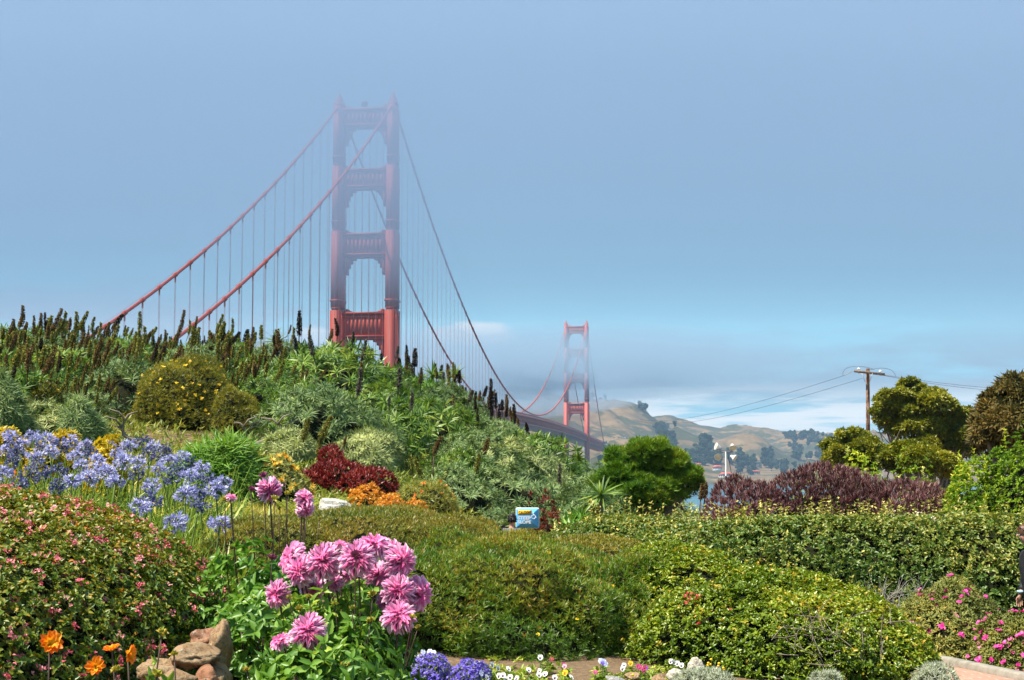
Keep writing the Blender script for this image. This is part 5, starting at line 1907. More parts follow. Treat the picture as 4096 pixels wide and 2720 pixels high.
# ================================================================== ROCK WALL AND BED STONES
for i, (x, y, D, rx, rz_, ry, mt, lab) in enumerate((
        (219, 634, 9.6, .105, .235, .2, st_tan, "tall tan rock at the end of the wall below the hedge"),
        (190, 641, 9.3, .20, .095, .22, st_tan, "long tan rock lying on top of the rock wall"),
        (206, 669, 9.1, .105, .13, .2, st_red, "reddish rock at the front of the rock wall"),
        (181, 668, 8.9, .16, .11, .2, st_tan, "lichen spotted rock low in the rock wall"),
        (158, 652, 9.2, .17, .10, .2, st_tan, "lichened brown rock under the hedge at the wall"),
        (221, 671, 9.4, .10, .16, .2, st_tan, "brown rock at the foot of the tall end rock"),
        (196, 683, 8.6, .14, .09, .2, st_tan, "small brown rock at the bottom of the wall"),
        (152, 676, 8.7, .18, .09, .2, st_red, "broad rusty rock at the bottom of the wall"),
        (203, 622, 9.9, .13, .11, .2, st_red, "brown rock tucked beneath the hedge end"))):
    p = at(x, y + 17, D)
    rock("rock", p, (rx * .92, ry, rz_ * .92), mt, lab, 20 + i, group='rocks of the low wall', rz=rng.uniform(-.2, .2))
for i, (x, y, D, rx, rz_, mt, lab) in enumerate((
        (695, 666, 11.3, .075, .075, st_pale, "pointed cream stone behind the silvery edging plant"),
        (676, 675, 10.9, .075, .045, st_pale, "flat cream stone beside the pointed stone"),
        (615, 681, 10.6, .10, .045, st_grey, "broad grey stone lying in the flower bed"),
        (633, 676, 10.9, .055, .03, st_tan, "small tan stone behind the grey stone"),
        (660, 680, 10.7, .07, .04, st_tan, "pinkish flat stone between the grey and cream stones"))):
    p = at(x, y, D)
    rock("stone", p, (rx, .09, rz_), mt, lab, 50 + i, group='stones edging the flower bed', rz=.2)

# ================================================================== PANSIES, LOBELIA, EDGING PLANTS
def pansy_data(name, cols, blotch):
    """five overlapping petals with a dark face; each petal a fan of rings so the blotch has an edge."""
    cl = MB()
    mats = [rough_mat(name + "_petal", cols[0], cols[1], 60, .6, 0), rough_mat(name + "_blotch", *blotch, 60, .7, 0), rough_mat(name + "_eye", (.75, .5, .02), (.85, .6, .03), 60, .7, 0)]
    V, F_, MI = [], [], []
    pet = [(90 + 38, .55, .60, 0.0), (90 - 38, .55, .60, .012), (190, .50, .55, .03), (-10, .50, .55, .035), (270, .56, .74, .05)]
    for k, (ang, L, W, z) in enumerate(pet):
        a = math.radians(ang)
        c = np.array((math.cos(a), math.sin(a)))
        nseg = 10
        rings = (0.0, .42, .75, 1.0)
        base = len(V)
        for r in rings:
            for s in range(nseg + 1):
                q = math.pi * (s / nseg) * 2
                x = L * .5 + L * .5 * math.cos(q) * r * 1.05 - L * .5 * (1 - r) * .75
                y = W * .5 * math.sin(q) * r
                V.append((c[0] * x - c[1] * y, c[1] * x + c[0] * y, z + .05 * r * math.sin(q * 3) * r + .05 * (x / L)))
        for i in range(3):
            for s in range(nseg):
                b = base + i * (nseg + 1) + s
                F_.append((b, b + nseg + 1, b + nseg + 2, b + 1))
                MI.append(1 if (i == 0 and k >= 2) else (1 if (i == 1 and k == 4) else 0))
    b = len(V)
    for s in range(6):
        V.append((.06 * math.cos(s * 1.047), .06 * math.sin(s * 1.047), .09))
    F_ += [(b, b + 1, b + 2, b + 3), (b, b + 3, b + 4, b + 5)]
    MI += [2, 2]
    V = np.array(V)
    V[:, 0] *= 1
    return mesh_data("petals", V, np.array(F_), mats, mat_idx=MI, smooth=True)


PAN = {'white': pansy_data("white_pansy", ((.78, .76, .70), (.86, .85, .80)), ((.035, .01, .05), (.06, .02, .08))),
       'lilac': pansy_data("lilac_pansy", ((.52, .54, .80), (.74, .75, .88)), ((.45, .45, .78), (.5, .5, .8))),
       'magenta': pansy_data("magenta_pansy", ((.42, .02, .12), (.58, .05, .22)), ((.10, .01, .04), (.14, .02, .06))),
       'yellow': pansy_data("yellow_pansy", ((.85, .55, .02), (.9, .65, .04)), ((.3, .12, .02), (.4, .2, .02))),
       'red': pansy_data("dark_red_pansy", ((.22, .01, .02), (.34, .02, .04)), ((.05, .005, .01), (.08, .01, .02))),
       'pink': pansy_data("pale_pink_pansy", ((.72, .45, .60), (.80, .65, .74)), ((.3, .05, .2), (.4, .1, .3))),
       'violet': pansy_data("violet_pansy", ((.10, .05, .42), (.16, .10, .55)), ((.03, .01, .12), (.05, .02, .2)))}
pleaf = leaf_mat("pansy_leaf", [(0.0, (0.05, 0.09, 0.015)), (0.5, (0.13, 0.20, 0.03)), (1.0, (0.27, 0.32, 0.07))], trans=.25)
PLF = []
for v in range(3):
    cl = Cloud()
    P = np.stack((rng.normal(0, .035, 9), rng.normal(0, .035, 9), rng.uniform(.0, .06, 9)), 1)
    sprigs(cl, P, axis_mix(np.tile((0, 0, 1.0), (9, 1)), .4, .4), 5, .045, .020, OVAL, 20, 85, rng.random(9), .15)
    PLF.append(cl.data("foliage", pleaf))


def z7(x, y):
    return 475 + x * .13074, 475 + y * .13074


pz = []
for (x, y) in ((30, 1445), (130, 1450), (175, 1475), (255, 1482), (410, 1490), (495, 1500), (535, 1522), (490, 1528), (185, 1535), (215, 1532), (270, 1545), (610, 1548), (735, 1545), (500, 1395), (240, 1560), (320, 1555), (90, 1545)):
    pz.append((*z7(x, y), 'white', 26))
for (x, y) in ((985, 1425), (960, 1420), (1000, 1445), (1140, 1455), (1520, 1430), (1550, 1440), (1580, 1455), (1500, 1425), (1130, 1480)):
    pz.append((*z7(x, y), 'lilac' if x < 1100 else 'white', 24))
for (x, y) in ((920, 1508), (1265, 1470), (1290, 1495), (1300, 1470), (680, 1450), (1250, 1465)):
    pz.append((*z7(x, y), 'magenta', 22))
pz += [(*z7(1190, 1440), 'yellow', 24), (*z7(690, 1510), 'yellow', 28), (*z7(585, 1410), 'red', 22), (*z7(975, 1440), 'violet', 20), (*z7(1310, 1475), 'violet', 18), (*z7(685, 1462), 'pink', 22)]
for (x, y) in ((1550, 1365), (1585, 1395), (1610, 1355), (1645, 1380), (1670, 1395), (1700, 1380), (1660, 1350), (1630, 1415), (1710, 1410), (1690, 1360), (1575, 1410), (1775, 1425), (2080, 1500), (2055, 1515)):
    pz.append((212.5 + x * .13074, 475 + y * .13074, 'lilac', 26))
pz += [(249, 679, 'pink', 24), (253, 651, 'red', 24), (247, 634, 'red', 26), (240, 659, 'red', 18), (409, 653, 'violet', 22), (257, 648, 'magenta', 20), (266, 643, 'red', 16)]
PL = {'white': "white pansy with a dark face low in the soil bed", 'lilac': "pale lilac pansy in the flower bed", 'magenta': "magenta pansy at the edge of the soil bed", 'yellow': "yellow pansy in the soil bed",
      'red': "dark red pansy low beside the dahlia leaves", 'pink': "pale pink pansy in the flower bed", 'violet': "violet pansy in the flower bed"}
for i, (x, y, c, d) in enumerate(pz):
    # stands on the ground under its pixel
    D = 11.0
    for _ in range(30):
        p = at(x, y, D)
        h = .13 + .03 * math.sin(i * 3.1)
        D += (p[2] - gz(p[0], D) - h) * 4.0
        D = min(max(D, 9.0), 14.0)
    p = at(x, y, D)
    g0 = gz(p[0], D)
    e = empty("pansy", (p[0], D, min(g0, p[2] - .05)), PL[c], "flower", c + " pansies")
    o = link("petals", PAN[c], e)
    s = d * .13074 * 1.6 / F * D / 1.0
    o.location = loc_of(e, p)
    o.scale = (s, s, s)
    o.rotation_euler = (R(rng.uniform(48, 82)), 0, rng.normal(0, .5))
    o = link("foliage", PLF[i % 3], e)
    o.rotation_euler = (0, 0, rng.random() * 6)
    mb = MB()
    mb.tube([(0, 0, 0), (0, .01, (p[2] - e.location.z) * .6), (0, .012, p[2] - e.location.z - .004)], .0025, 4, False)
    mb.build("stem", stem_green, e)
lob = leaf_mat("lobelia_petal", [(0.0, (0.08, 0.04, 0.42)), (0.5, (0.19, 0.12, 0.66)), (1.0, (0.38, 0.30, 0.85))], trans=.25, hue=(.8, .8, 1))
for (x0, x1, yt, D, lab) in ((405, 453, 663, 10.9, "mound of deep violet blue lobelia at the foot of the dahlias"), (450, 490, 672, 10.9, "smaller mound of violet blue lobelia by the soil bed")):
    m = px_mound(x0, x1, yt, D, .22, p=2.2, bump=.15, seed=int(x0))
    e = plant("lobelia", m, lab, "flower", ck=.7)
    P, nr = m.sample(1500, .2, .5)
    cl = Cloud()
    sprigs(cl, P + nr * .01, axis_mix(nr, .4, .4), 4, .014, .011, KITE, 50, 85, .2 + .6 * clump(P, 9), .2)
    finish(cl, "blossoms", lob, e)
    cl = Cloud()
    sprigs(cl, P[:700], axis_mix(nr[:700], .4, .4), 4, .025, .008, KITE, 20, 80, .4, .25)
    finish(cl, "foliage", pleaf, e)
sant = leaf_mat("santolina_tuft", [(0.0, (0.24, 0.26, 0.17)), (0.5, (0.42, 0.45, 0.33)), (1.0, (0.60, 0.62, 0.49))], trans=.12, rough=.8)
for (x0, x1, yt, D, lab) in ((668, 732, 669, 10.6, "silvery feathery edging plant in front of the cream stones"), (906, 958, 664, 11.6, "silvery feathery plant at the start of the brick path"), (806, 838, 672, 10.7, "small silvery plant before the shiny leaved shrub"), (700, 738, 677, 10.3, "low silvery tuft next to the edging plant")):
    m = px_mound(x0, x1, yt, D, .25, p=2.1, bump=.15, seed=int(x0), zbase=gz((x0 + x1 - 1024) / 2 / F * D, D) - .03)
    leafy("edging_plant", m, lab, 520, .035, .006, sant, 12, (5, 60), NEEDLE, .7, .3, .2, cat='plant', ck=.8)
billy = rough_mat("yellow_button", (.75, .42, .01), (.88, .6, .03), 90, .7, 0)
for (x, y) in ((1690, 1410), (1665, 1438), (1683, 1446), (1807, 1412), (1785, 1440), (1800, 1450), (1780, 1458), (1866, 1442), (1862, 1462), (1850, 1480), (1900, 1478), (1905, 1490), (1208, 1530), (1590, 1545), (1745, 1472), (1868, 1500)):
    xx, yy = z7(x, y)
    D = 11.35 if y < 1500 else 10.7
    p = at(xx, yy, D)
    g0 = gz(p[0], D)
    e = empty("button_flower", (p[0], D, g0), "yellow button flower on a thin upright stem between the stones", "flower", "yellow button flowers")
    mb = MB()
    mb.lathe([(.0005, -.008), (.008, -.004), (.0105, .002), (.007, .008), (.0005, .010)], (0, 0, p[2] - g0), 10)
    mb.build("flower_head", billy, e, True)
    mb = MB()
    mb.tube([(0, 0, 0), (.004, 0, (p[2] - g0) * .5), (0, 0, p[2] - g0)], .0018, 4, False)
    mb.build("stem", stem_green, e)

# green plants low in the bed
cl = Cloud()
Y = rng.uniform(10.6, 13.0, 420)
xx = rng.uniform(470, 660, 420)
X = (xx - 512) / F * Y
P = np.stack((X, Y, ground_z(X, Y)), 1)
P = P[clump(P, 1.6, 5) > .50]
sprigs(cl, P, np.tile((0, 0, 1.0), (len(P), 1)), 6, .05, .018, OVAL, 25, 88, rng.random(len(P)), .15)
o = cl.build("bed_greenery", pleaf)
tag(o, "scattered small green seedlings on the soil of the bed", kind='stuff')
# =================================================================== PATH
brick, bt, bb = new_mat("brick_paving")
tcn = bt.nodes.new('ShaderNodeTexCoord')
br = bt.nodes.new('ShaderNodeTexBrick')
br.inputs['Scale'].default_value = 1.0
br.inputs['Brick Width'].default_value = .21
br.inputs['Row Height'].default_value = .105
br.inputs['Mortar Size'].default_value = .006
br.inputs['Color1'].default_value = (.42, .155, .10, 1)
br.inputs['Color2'].default_value = (.52, .24, .16, 1)
br.inputs['Mortar'].default_value = (.42, .37, .31, 1)
LK(bt, mapping(bt, tcn.outputs['Object'], (1, 1, 1)), br.inputs['Vector'])
cc = mixc(bt, mapr(bt, noise(bt, tcn.outputs['Object'], 9, 6, .7), .3, .75, 0, .45), br.outputs['Color'], (.30, .17, .12))
LK(bt, cc, bb.inputs['Base Color'])
bb.inputs['Roughness'].default_value = .85
bp = bt.nodes.new('ShaderNodeBump')
bp.inputs['Strength'].default_value = .5
bp.inputs['Distance'].default_value = .01
LK(bt, br.outputs['Fac'], bp.inputs['Height'])
bp.invert = True
LK(bt, bp.outputs[0], bb.inputs['Normal'])
kerb_y = np.linspace(9.0, 14.6, 46)
kerb_x = np.interp(kerb_y, (9.0, 10.5, 11.8, 12.65, 13.6, 14.6), (4.75, 4.5, 4.27, 4.05, 3.80, 3.35))
gv = np.linspace(0, 1, 14)
GX = kerb_x[:, None] - .06 - 1.25 * gv[None, ::-1]
GY = np.repeat(kerb_y[:, None], 14, 1)
GZ_ = ground_z(GX, GY) + .03
o = mesh_obj("path", np.stack((GX, GY, GZ_), 2).reshape(-1, 3), grid_faces(14, 46), brick)
tag(o, "red brick path curving past the rockroses", kind='structure')
mb = MB()
kz = ground_z(kerb_x, kerb_y)
ring = [(-.06, -.1), (.06, -.1), (.06, .075), (.045, .09), (-.045, .09), (-.06, .075)]
Pk = np.array([[(x + a, y, z + b) for a, b in ring] for x, y, z in zip(kerb_x, kerb_y, kz)])
k = len(ring)
q = []
for i in range(45):
    for j in range(k):
        q.append((i * k + j, (i + 1) * k + j, (i + 1) * k + (j + 1) % k, i * k + (j + 1) % k))
q += [(0, 1, 2, 5), (2, 3, 4, 5)]
mb.add(Pk.reshape(-1, 3), q)
o = mb.build("kerb", rough_mat("kerb_concrete", (.20, .18, .145), (.33, .30, .25), 9, .9, .4))
tag(o, "pale concrete kerb edging the brick path", "kerb", kind='structure')

# brick walk passing behind the hedges (where the visitors stand)
gx = np.linspace(-1.5, 9, 50)
gyv = np.linspace(0, 1, 10)
GX, GY = np.meshgrid(gx, gyv)
GY = 21.6 - .0 * GX + GY * 2.6
GZ_ = ground_z(GX, GY) + .03
o = mesh_obj("path", np.stack((GX, GY, GZ_), 2).reshape(-1, 3), grid_faces(50, 10), brick)
tag(o, "brick walk running behind the tall hedge", kind='structure')
# ================================================================== TREES AND SHRUBS OF THE MIDDLE DISTANCE
def lump_tree(name, label, D, lumps, base_px, n, L, W, mat, K, e, tmpl, cat='tree', trunk_r=.14, depth=.45, up=.5, rnd=.35, dz=.8, cf=.6, spread=.8, limbs=True, barkm=None, ck=None, tbase=.1, tspan=.7, tvar=.15, low=-.5, topgain=.12, group=None, stubs=0):
    b = at(base_px[0], base_px[1], D)
    b[2] = gz(b[0], D)
    en = empty(name, b, label, cat, group)
    cl = Cloud()
    mb = MB()
    tot = sum(l[2] * l[3] for l in lumps)
    g = np.random.default_rng(int(D * 10) + len(lumps))
    cz = [at(l[0], l[1], D)[2] for l in lumps]
    zlo, zhi = min(cz), max(cz) + 1e-3
    core = MB()
    sat = []
    for l in lumps:
        for _ in range(5):
            a_ = g.uniform(-.6, 3.74)
            k_ = g.uniform(.28, .5)
            sat.append((l[0] + math.cos(a_) * l[2] * 1.08, l[1] - math.sin(a_) * l[3] * 1.05, l[2] * k_, l[3] * k_, 1))
    lumps = [tuple(l) + (0,) for l in lumps] + sat
    for l in lumps:
        d = D + g.uniform(-1, 1) * dz
        c = at(l[0], l[1], d)
        r = np.array((l[2], (l[2] + l[3]) * .5 * 1.2, l[3])) / F * d * 1.22
        m = Mound(c, r, 2.1, .2, 2.6, g.integers(1000), low)
        k = max(12, int(n * l[2] * l[3] / tot))
        P, nr = m.sample(k, depth, .6)
        A = axis_mix(nr, up, rnd)
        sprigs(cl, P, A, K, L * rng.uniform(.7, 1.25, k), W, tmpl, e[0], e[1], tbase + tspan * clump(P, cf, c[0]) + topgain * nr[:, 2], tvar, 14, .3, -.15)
        if ck and not l[4]:
            cc = m.core(ck, 16, 9)
            for V, q in zip(cc.V, cc.Q):
                core.add(V - b, q)
        if limbs and (not l[4] or g.random() < .25):
            t = np.linspace(0, 1, 8)[:, None]
            start = b + (g.normal(0, .08), g.normal(0, .1), 0)
            mid = start + (c - start) * (.45, .45, .55) + g.normal(0, .12, 3)
            pth = (1 - t) ** 2 * start + 2 * t * (1 - t) * mid + t * t * (c - (0, 0, r[2] * .2))
            mb.tube(pth - b, np.linspace(trunk_r, trunk_r * .22, 8) * (.5 if l[4] else 1), 6)
            for q in range(stubs):
                s = pth[g.integers(4, 7)]
                v = g.normal(0, .25, 3) + (0, 0, .3)
                mb.tube(np.array((s, s + v * .6, s + v * 1.3 + g.normal(0, .08, 3))) - b, (trunk_r * .2, trunk_r * .12, .006), 4)
    if limbs:
        mb.build('trunk', barkm or bark, en, smooth=True)
    if ck:
        core.build('shade_core', core_shade, en, smooth=True)  # dark lumps painted as shade within the crown
    finish(cl, 'crown', mat, en)
    return en


tree_leaf = leaf_mat("laurel_tree_leaf", [(0.0, (0.022, 0.038, 0.005)), (0.4, (0.085, 0.108, 0.009)), (0.75, (0.185, 0.185, 0.018)), (1.0, (0.30, 0.28, 0.05))], trans=.25)
lump_tree("tree", "spreading green tree with bare fanned limbs and a domed crown", 60,
          [(910, 388, 10, 6), (931, 396, 9, 5), (894, 402, 14, 8), (914, 402, 14, 8), (936, 405, 14, 9), (881, 414, 7, 7), (900, 414, 15, 9), (924, 414, 16, 10), (946, 417, 12, 9), (964, 424, 12, 10), (970, 436, 10, 9), (954, 431, 12, 9), (930, 428, 14, 8), (966, 448, 12, 8), (908, 430, 14, 8), (942, 441, 15, 8), (958, 449, 13, 8), (926, 446, 11, 7), (894, 424, 12, 7)],
          (920, 462), 11000, .15, .055, tree_leaf, 8, (15, 88), KITE, trunk_r=.12, depth=.30, up=.9, ck=.62, stubs=7, low=-.25)
lump_tree("rounded_bush", "rounded green bush standing in front of the utility pole", 50,
          [(857, 440, 10, 7), (842, 450, 13, 9), (866, 449, 14, 9), (838, 461, 11, 10), (860, 460, 16, 11), (878, 458, 13, 10), (843, 435, 3.5, 2.5)], (858, 475), 6500, .13, .05, tree_leaf, 8, (15, 88), KITE, cat='bush', depth=.3, up=.9, ck=.7, low=-.3)
lump_tree("rounded_bush", "low round bush beneath the spreading tree", 47,
          [(905, 453, 12, 8), (900, 462, 14, 9), (918, 460, 13, 9), (932, 461, 12, 8), (944, 467, 11, 8)], (915, 478), 5500, .13, .05, tree_leaf, 8, (15, 88), KITE, cat='bush', depth=.3, up=.9, ck=.7, low=-.3)
mag = leaf_mat("bronze_tree_leaf", [(0.0, (0.014, 0.020, 0.006)), (0.4, (0.05, 0.048, 0.015)), (0.75, (0.11, 0.075, 0.026)), (1.0, (0.19, 0.13, 0.06))], trans=.15, rough=.62, spec=.25)
lump_tree("tree", "dark bronze leaved tree with long stiff leaves cut by the photo edge", 35,
          [(1003, 401, 13, 11), (1019, 392, 14, 12), (1020, 408, 16, 12), (991, 421, 13, 12), (1006, 425, 15, 12), (1022, 425, 16, 13), (994, 438, 13, 12), (1012, 442, 16, 12), (1030, 440, 16, 14), (1036, 415, 16, 20), (1040, 392, 14, 14), (985, 428, 6, 6)],
          (1016, 468), 3200, .17, .036, mag, 14, (12, 92), LANCE, depth=.45, up=.55, ck=.66, dz=.6, cf=1.0)
pine = leaf_mat("cypress_shrub_leaf", [(0.0, (0.014, 0.044, 0.004)), (0.4, (0.05, 0.125, 0.009)), (0.75, (0.11, 0.175, 0.014)), (1.0, (0.23, 0.17, 0.03))], trans=.22)
lump_tree("dense_shrub", "dense dark green shrub with flame shaped tufts at the foot of the bank", 34,
          [(643, 452, 12, 8), (661, 451, 6, 8), (624, 459, 12, 8), (635, 468, 14, 9), (661, 467, 12, 9), (676, 463, 8, 8), (618, 478, 13, 9), (650, 478, 16, 10), (674, 477, 13, 9), (690, 477, 9, 7), (609, 486, 12, 9), (638, 489, 16, 10), (661, 488, 12, 9), (684, 489, 11, 7), (673, 495, 10, 6), (624, 499, 16, 9), (650, 500, 16, 9), (694, 486, 7, 6)],
          (648, 505), 9000, .115, .022, pine, 12, (4, 48), NEEDLE, cat='shrub', depth=.35, up=1.1, ck=.66, dz=.6, cf=.9, rnd=.3, low=-.3, trunk_r=.06)
m = px_mound(601, 619, 452, 35.5, .5, seed=301, bump=.2)
leafy("sapling", m, "small yellow green sapling beside the dense dark shrub", 160, .10, .035, G['yellowgreen'], 7, (12, 80), LANCE, .9, .3, .3, ck=.5)
# single big rosette below the dense shrub
for (x, y, D, k, lab) in ((601, 495, 26.5, .82, "big light green rosette with broad strap leaves under the dense shrub"), (365, 354, 43, .8, "spiky green rosette plant on the crest in front of the tower's opening"), (432, 375, 42, .8, "spiky rosette at the crest's edge right below the near tower"), (455, 375, 41.5, .75, "palm like rosette standing alone on the falling ridge"), (276, 342, 43, .9, "palm like green rosette standing on the crest below the suspenders")):
    p = at(x, y, D)
    b = np.array((p[0], D, gz(p[0], D)))
    e = empty("rosette_plant", b, lab, "plant")
    cl = Cloud()
    sprigs(cl, np.array([[0, 0, p[2] - b[2]]]), np.array([[0, -.15, 1.0]]), 60, np.array([.5 * k]), .05 * k, LANCE, 5, 108, .55, .2, 8, .2, -.2)
    cl.build('leaf_rosette', G['lush'], e)
    mb = MB()
    mb.tube([(0, 0, 0), (.02, 0, (p[2] - b[2]) * .5), (0, 0, max(.05, p[2] - b[2]))], (.05, .04, .035), 6)
    mb.build('stem', bark, e)
# right side shrubs
brightm = leaf_mat("spring_green_leaf", [(0.0, (0.02, 0.06, 0.006)), (0.4, (0.07, 0.145, 0.012)), (0.75, (0.17, 0.24, 0.02)), (1.0, (0.36, 0.38, 0.05))], trans=.3, rough=.6, spec=.25)
ms = [px_mound(938, 1000, 452, 22.5, 1.1, seed=311, bump=.1, zbase=-1), px_mound(975, 1065, 444, 22.0, 1.3, seed=312, bump=.1, zbase=-1), px_mound(945, 985, 478, 21.6, .7, seed=313, bump=.1, zbase=-1)]
e, P, A = multi_leafy("broadleaf_shrub", ms, "tall fresh green shrub with yellow tipped shoots at the end of the purple shrub", 6000, .055, .023, brightm, 9, (8, 75), OVAL, up=1.1, rnd=.25, depth=.2, ck=.82, cf=1.2)
top = rng.choice(np.nonzero(A[:, 2] > .8)[0], 70, replace=False)
cl = Cloud()
for q in range(6):
    sprigs(cl, P[top] + (0, 0, .05 + q * .05), np.tile((0, 0, 1.0), (70, 1)) + rng.normal(0, .15, (70, 3)), 3, .06, .022, OVAL, 15, 50, .85, .12)
finish(cl, "shoot_tip", brightm, e)
ms = [px_mound(780, 850, 463, 28.0, .7, seed=321, bump=.15), px_mound(835, 912, 455, 28.3, .7, seed=322, bump=.15), px_mound(880, 945, 466, 28.3, .7, seed=323, bump=.15)]
e, P, A = multi_leafy("loose_shrub", ms, "loose yellow green shrub with pale upright shoots rising behind the purple shrub", 2200, .065, .025, brightm, 8, (8, 75), OVAL, up=1.1, rnd=.3, depth=.3, ck=.6, cf=1.2, tbase=.3)
top = rng.choice(np.nonzero(A[:, 2] > .75)[0], 46, replace=False)
hh = rng.uniform(.15, .5, 46)
cl = Cloud()
mb = MB()
for q in range(9):
    sprigs(cl, P[top] + np.stack((0 * hh, 0 * hh, hh * q / 8), 1), np.tile((0, 0, 1.0), (46, 1)) + rng.normal(0, .2, (46, 3)), 3, .06, .018, OVAL, 18, 55, .92, .1)
for i, t_ in enumerate(top):
    mb.tube([P[t_] - e.location, P[t_] + (rng.normal(0, .03), 0, hh[i]) - np.asarray(e.location)], .006, 4, False)
finish(cl, "shoot_tip", leaf_mat("pale_shoot_leaf", [(0.0, (.18, .22, .06)), (0.6, (.42, .42, .12)), (1.0, (.62, .60, .34))], trans=.25), e)
mb.build("shoot_stem", stem_green, e)
m = px_mound(905, 962, 466, 30, 1.0, seed=331, bump=.12)
leafy("leafy_shrub", m, "olive green leafy shrub between the purple shrub and the low round bush", 1100, .07, .028, tree_leaf, 8, (10, 80), KITE, .8, .3, .2)
for (x, y, k, lab) in ((700.5, 494, 1.0, "tan dry flower spike at the water gap beside the purple shrub"), (704.5, 493, .9, "second tan dry flower spike at the water gap")):
    p = at(x, y, 27)
    g0 = gz(p[0], 27)
    e = empty("flowering_plant", (p[0], 27, g0), lab, "plant")
    o = link("flower_spike", SPIKE['brown'][0], e)
    o.location = (0, 0, p[2] - g0 - .1)
    o.scale = (.8, .8, .65)
    o.rotation_euler = (0, .12, 0)
    mb = MB()
    mb.tube([(0, 0, 0), (0, 0, p[2] - g0)], .012, 5)
    mb.build("stem", stem_dark, e)

# ================================================================== UTILITY POLE AND WIRES
wood = rough_mat("creosote_wood", (0.055, 0.030, 0.020), (0.16, 0.085, 0.055), 4.0, .9, .5, .1, c2=(.28, .19, .13))
wood2 = rough_mat("weathered_crossarm", (0.09, 0.06, 0.045), (0.22, 0.16, 0.12), 5.0, .9, .4, .1, c2=(.42, .36, .30))
porc = rough_mat("white_porcelain", (.80, .80, .78), (.86, .86, .84), 3, .25, 0, .5)
metal = rough_mat("galvanised_metal", (.30, .31, .32), (.42, .43, .44), 5, .5, 0, .5, metal=.6)
wirem = rough_mat("wire", (.05, .05, .055), (.08, .08, .085), 5, .6, 0)
PD = 95
pt = at(867.3, 368.5, PD)
g0 = gz(pt[0], PD)
pole = empty("utility_pole", (pt[0], PD, g0), "weathered wooden utility pole with one crossarm and white insulators", "utility pole")


def PL_(x, y, d=PD):
    return at(x, y, d) - np.asarray(pole.location)


mb = MB()
H = pt[2] - g0
mb.tube([(0, 0, 0), (-.03, 0, H * .35), (-.02, 0, H * .7), (.03, 0, H)], (.155, .145, .13, .118), 12)
mb.build("shaft", wood, pole, True)
a0, a1 = PL_(852.5, 371.2, PD - .6), PL_(882.2, 374.6, PD + .9)
ax = unit(a1 - a0)
mb = MB()
sd_ = unit(np.cross(ax, (0, 0, 1.0)))
mb.box((a0 + a1) / 2 + sd_ * .17, (np.linalg.norm(a1 - a0), .11, .15), np.stack((ax, sd_, np.cross(sd_, ax) * -1)))
mb.build("crossarm", wood2, pole)
for (x, y, d) in ((858.7, 369.0, PD - .3), (880.3, 371.4, PD + .6)):
    c = PL_(x, y, d)
    mb = MB()
    mb.lathe([(.001, -.06), (.045, -.05), (.10, -.02), (.105, .02), (.06, .05), (.055, .085), (.001, .09)], c, 12)
    i_ = mb.build("insulator", porc, pole, True)
    mb = MB()
    mb.tube([c - (0, 0, .30), c - (0, 0, .04)], .018, 6)
    mb.tube([c + (0, 0, .085), c + (0, 0, .11)], .06, 8)
    mb.build("pin", metal, i_)
for x in (861.7, 872.8):
    mb = MB()
    mb.tube([PL_(x, 373.2), PL_(867.3 + (x - 867.3) * .35, 382.2)], .018, 5)
    mb.build("brace", metal, pole)
for (q0, q1) in ((PL_(845, 375.2, PD - 1), a0 - ax * .02), (a1 + ax * .02, PL_(890.5, 376.0, PD + 1.4))):
    mb = MB()
    for k in range(4):
        s, t_ = q0 + (q1 - q0) * (k / 4), q0 + (q1 - q0) * ((k + .85) / 4)
        mb.tube([s, t_], .024, 7)
    mb.tube([q0, q1], .014, 4)
    mb.build("strain_insulator", metal, pole)


def jumper(pts):
    P = np.array(pts)
    t = np.linspace(0, 1, 14)[:, None]
    n = len(P) - 1
    # Bezier of the given points
    B = sum(math.comb(n, k) * (1 - t) ** (n - k) * t ** k * P[k] for k in range(n + 1))
    mb = MB()
    mb.tube(B, .011, 4, False)
    mb.build("jumper_wire", wirem, pole)


jumper([PL_(843, 376), PL_(841, 366), PL_(853, 365), PL_(866, 366), PL_(874, 369.5)])
jumper([PL_(869, 370), PL_(876, 368.5), PL_(884, 366.5), PL_(894, 368), PL_(895.7, 376.4)])
for (p0, p1, sag, lab) in ((at(845, 375.2, PD - 1), at(640, 419.5, 330), 1.2, "upper wire running from the pole's crossarm end toward the headlands"),
                           (at(862, 378.4, PD), at(640, 421.5, 330), 1.4, "lower wire running from below the pole's crossarm toward the headlands"),
                           (at(890.5, 376.0, PD + 1.4), at(1070, 391, 120), .25, "upper wire from the pole passing over the spreading tree"),
                           (at(884, 375.6, PD + 1), at(1070, 392.6, 120), .35, "lower wire from the pole passing over the spreading tree")):
    t = np.linspace(0, 1, 40)[:, None]
    P = p0 * (1 - t) + p1 * t
    P[:, 2] -= sag * 4 * (t * (1 - t))[:, 0]
    mb = MB()
    mb.tube(P - p0, .011 + .016 * t[:, 0] * (p1[1] > 200), 4, False)
    o = mb.build("power_line", wirem)
    o.location = p0
    tag(o, lab, "wire")

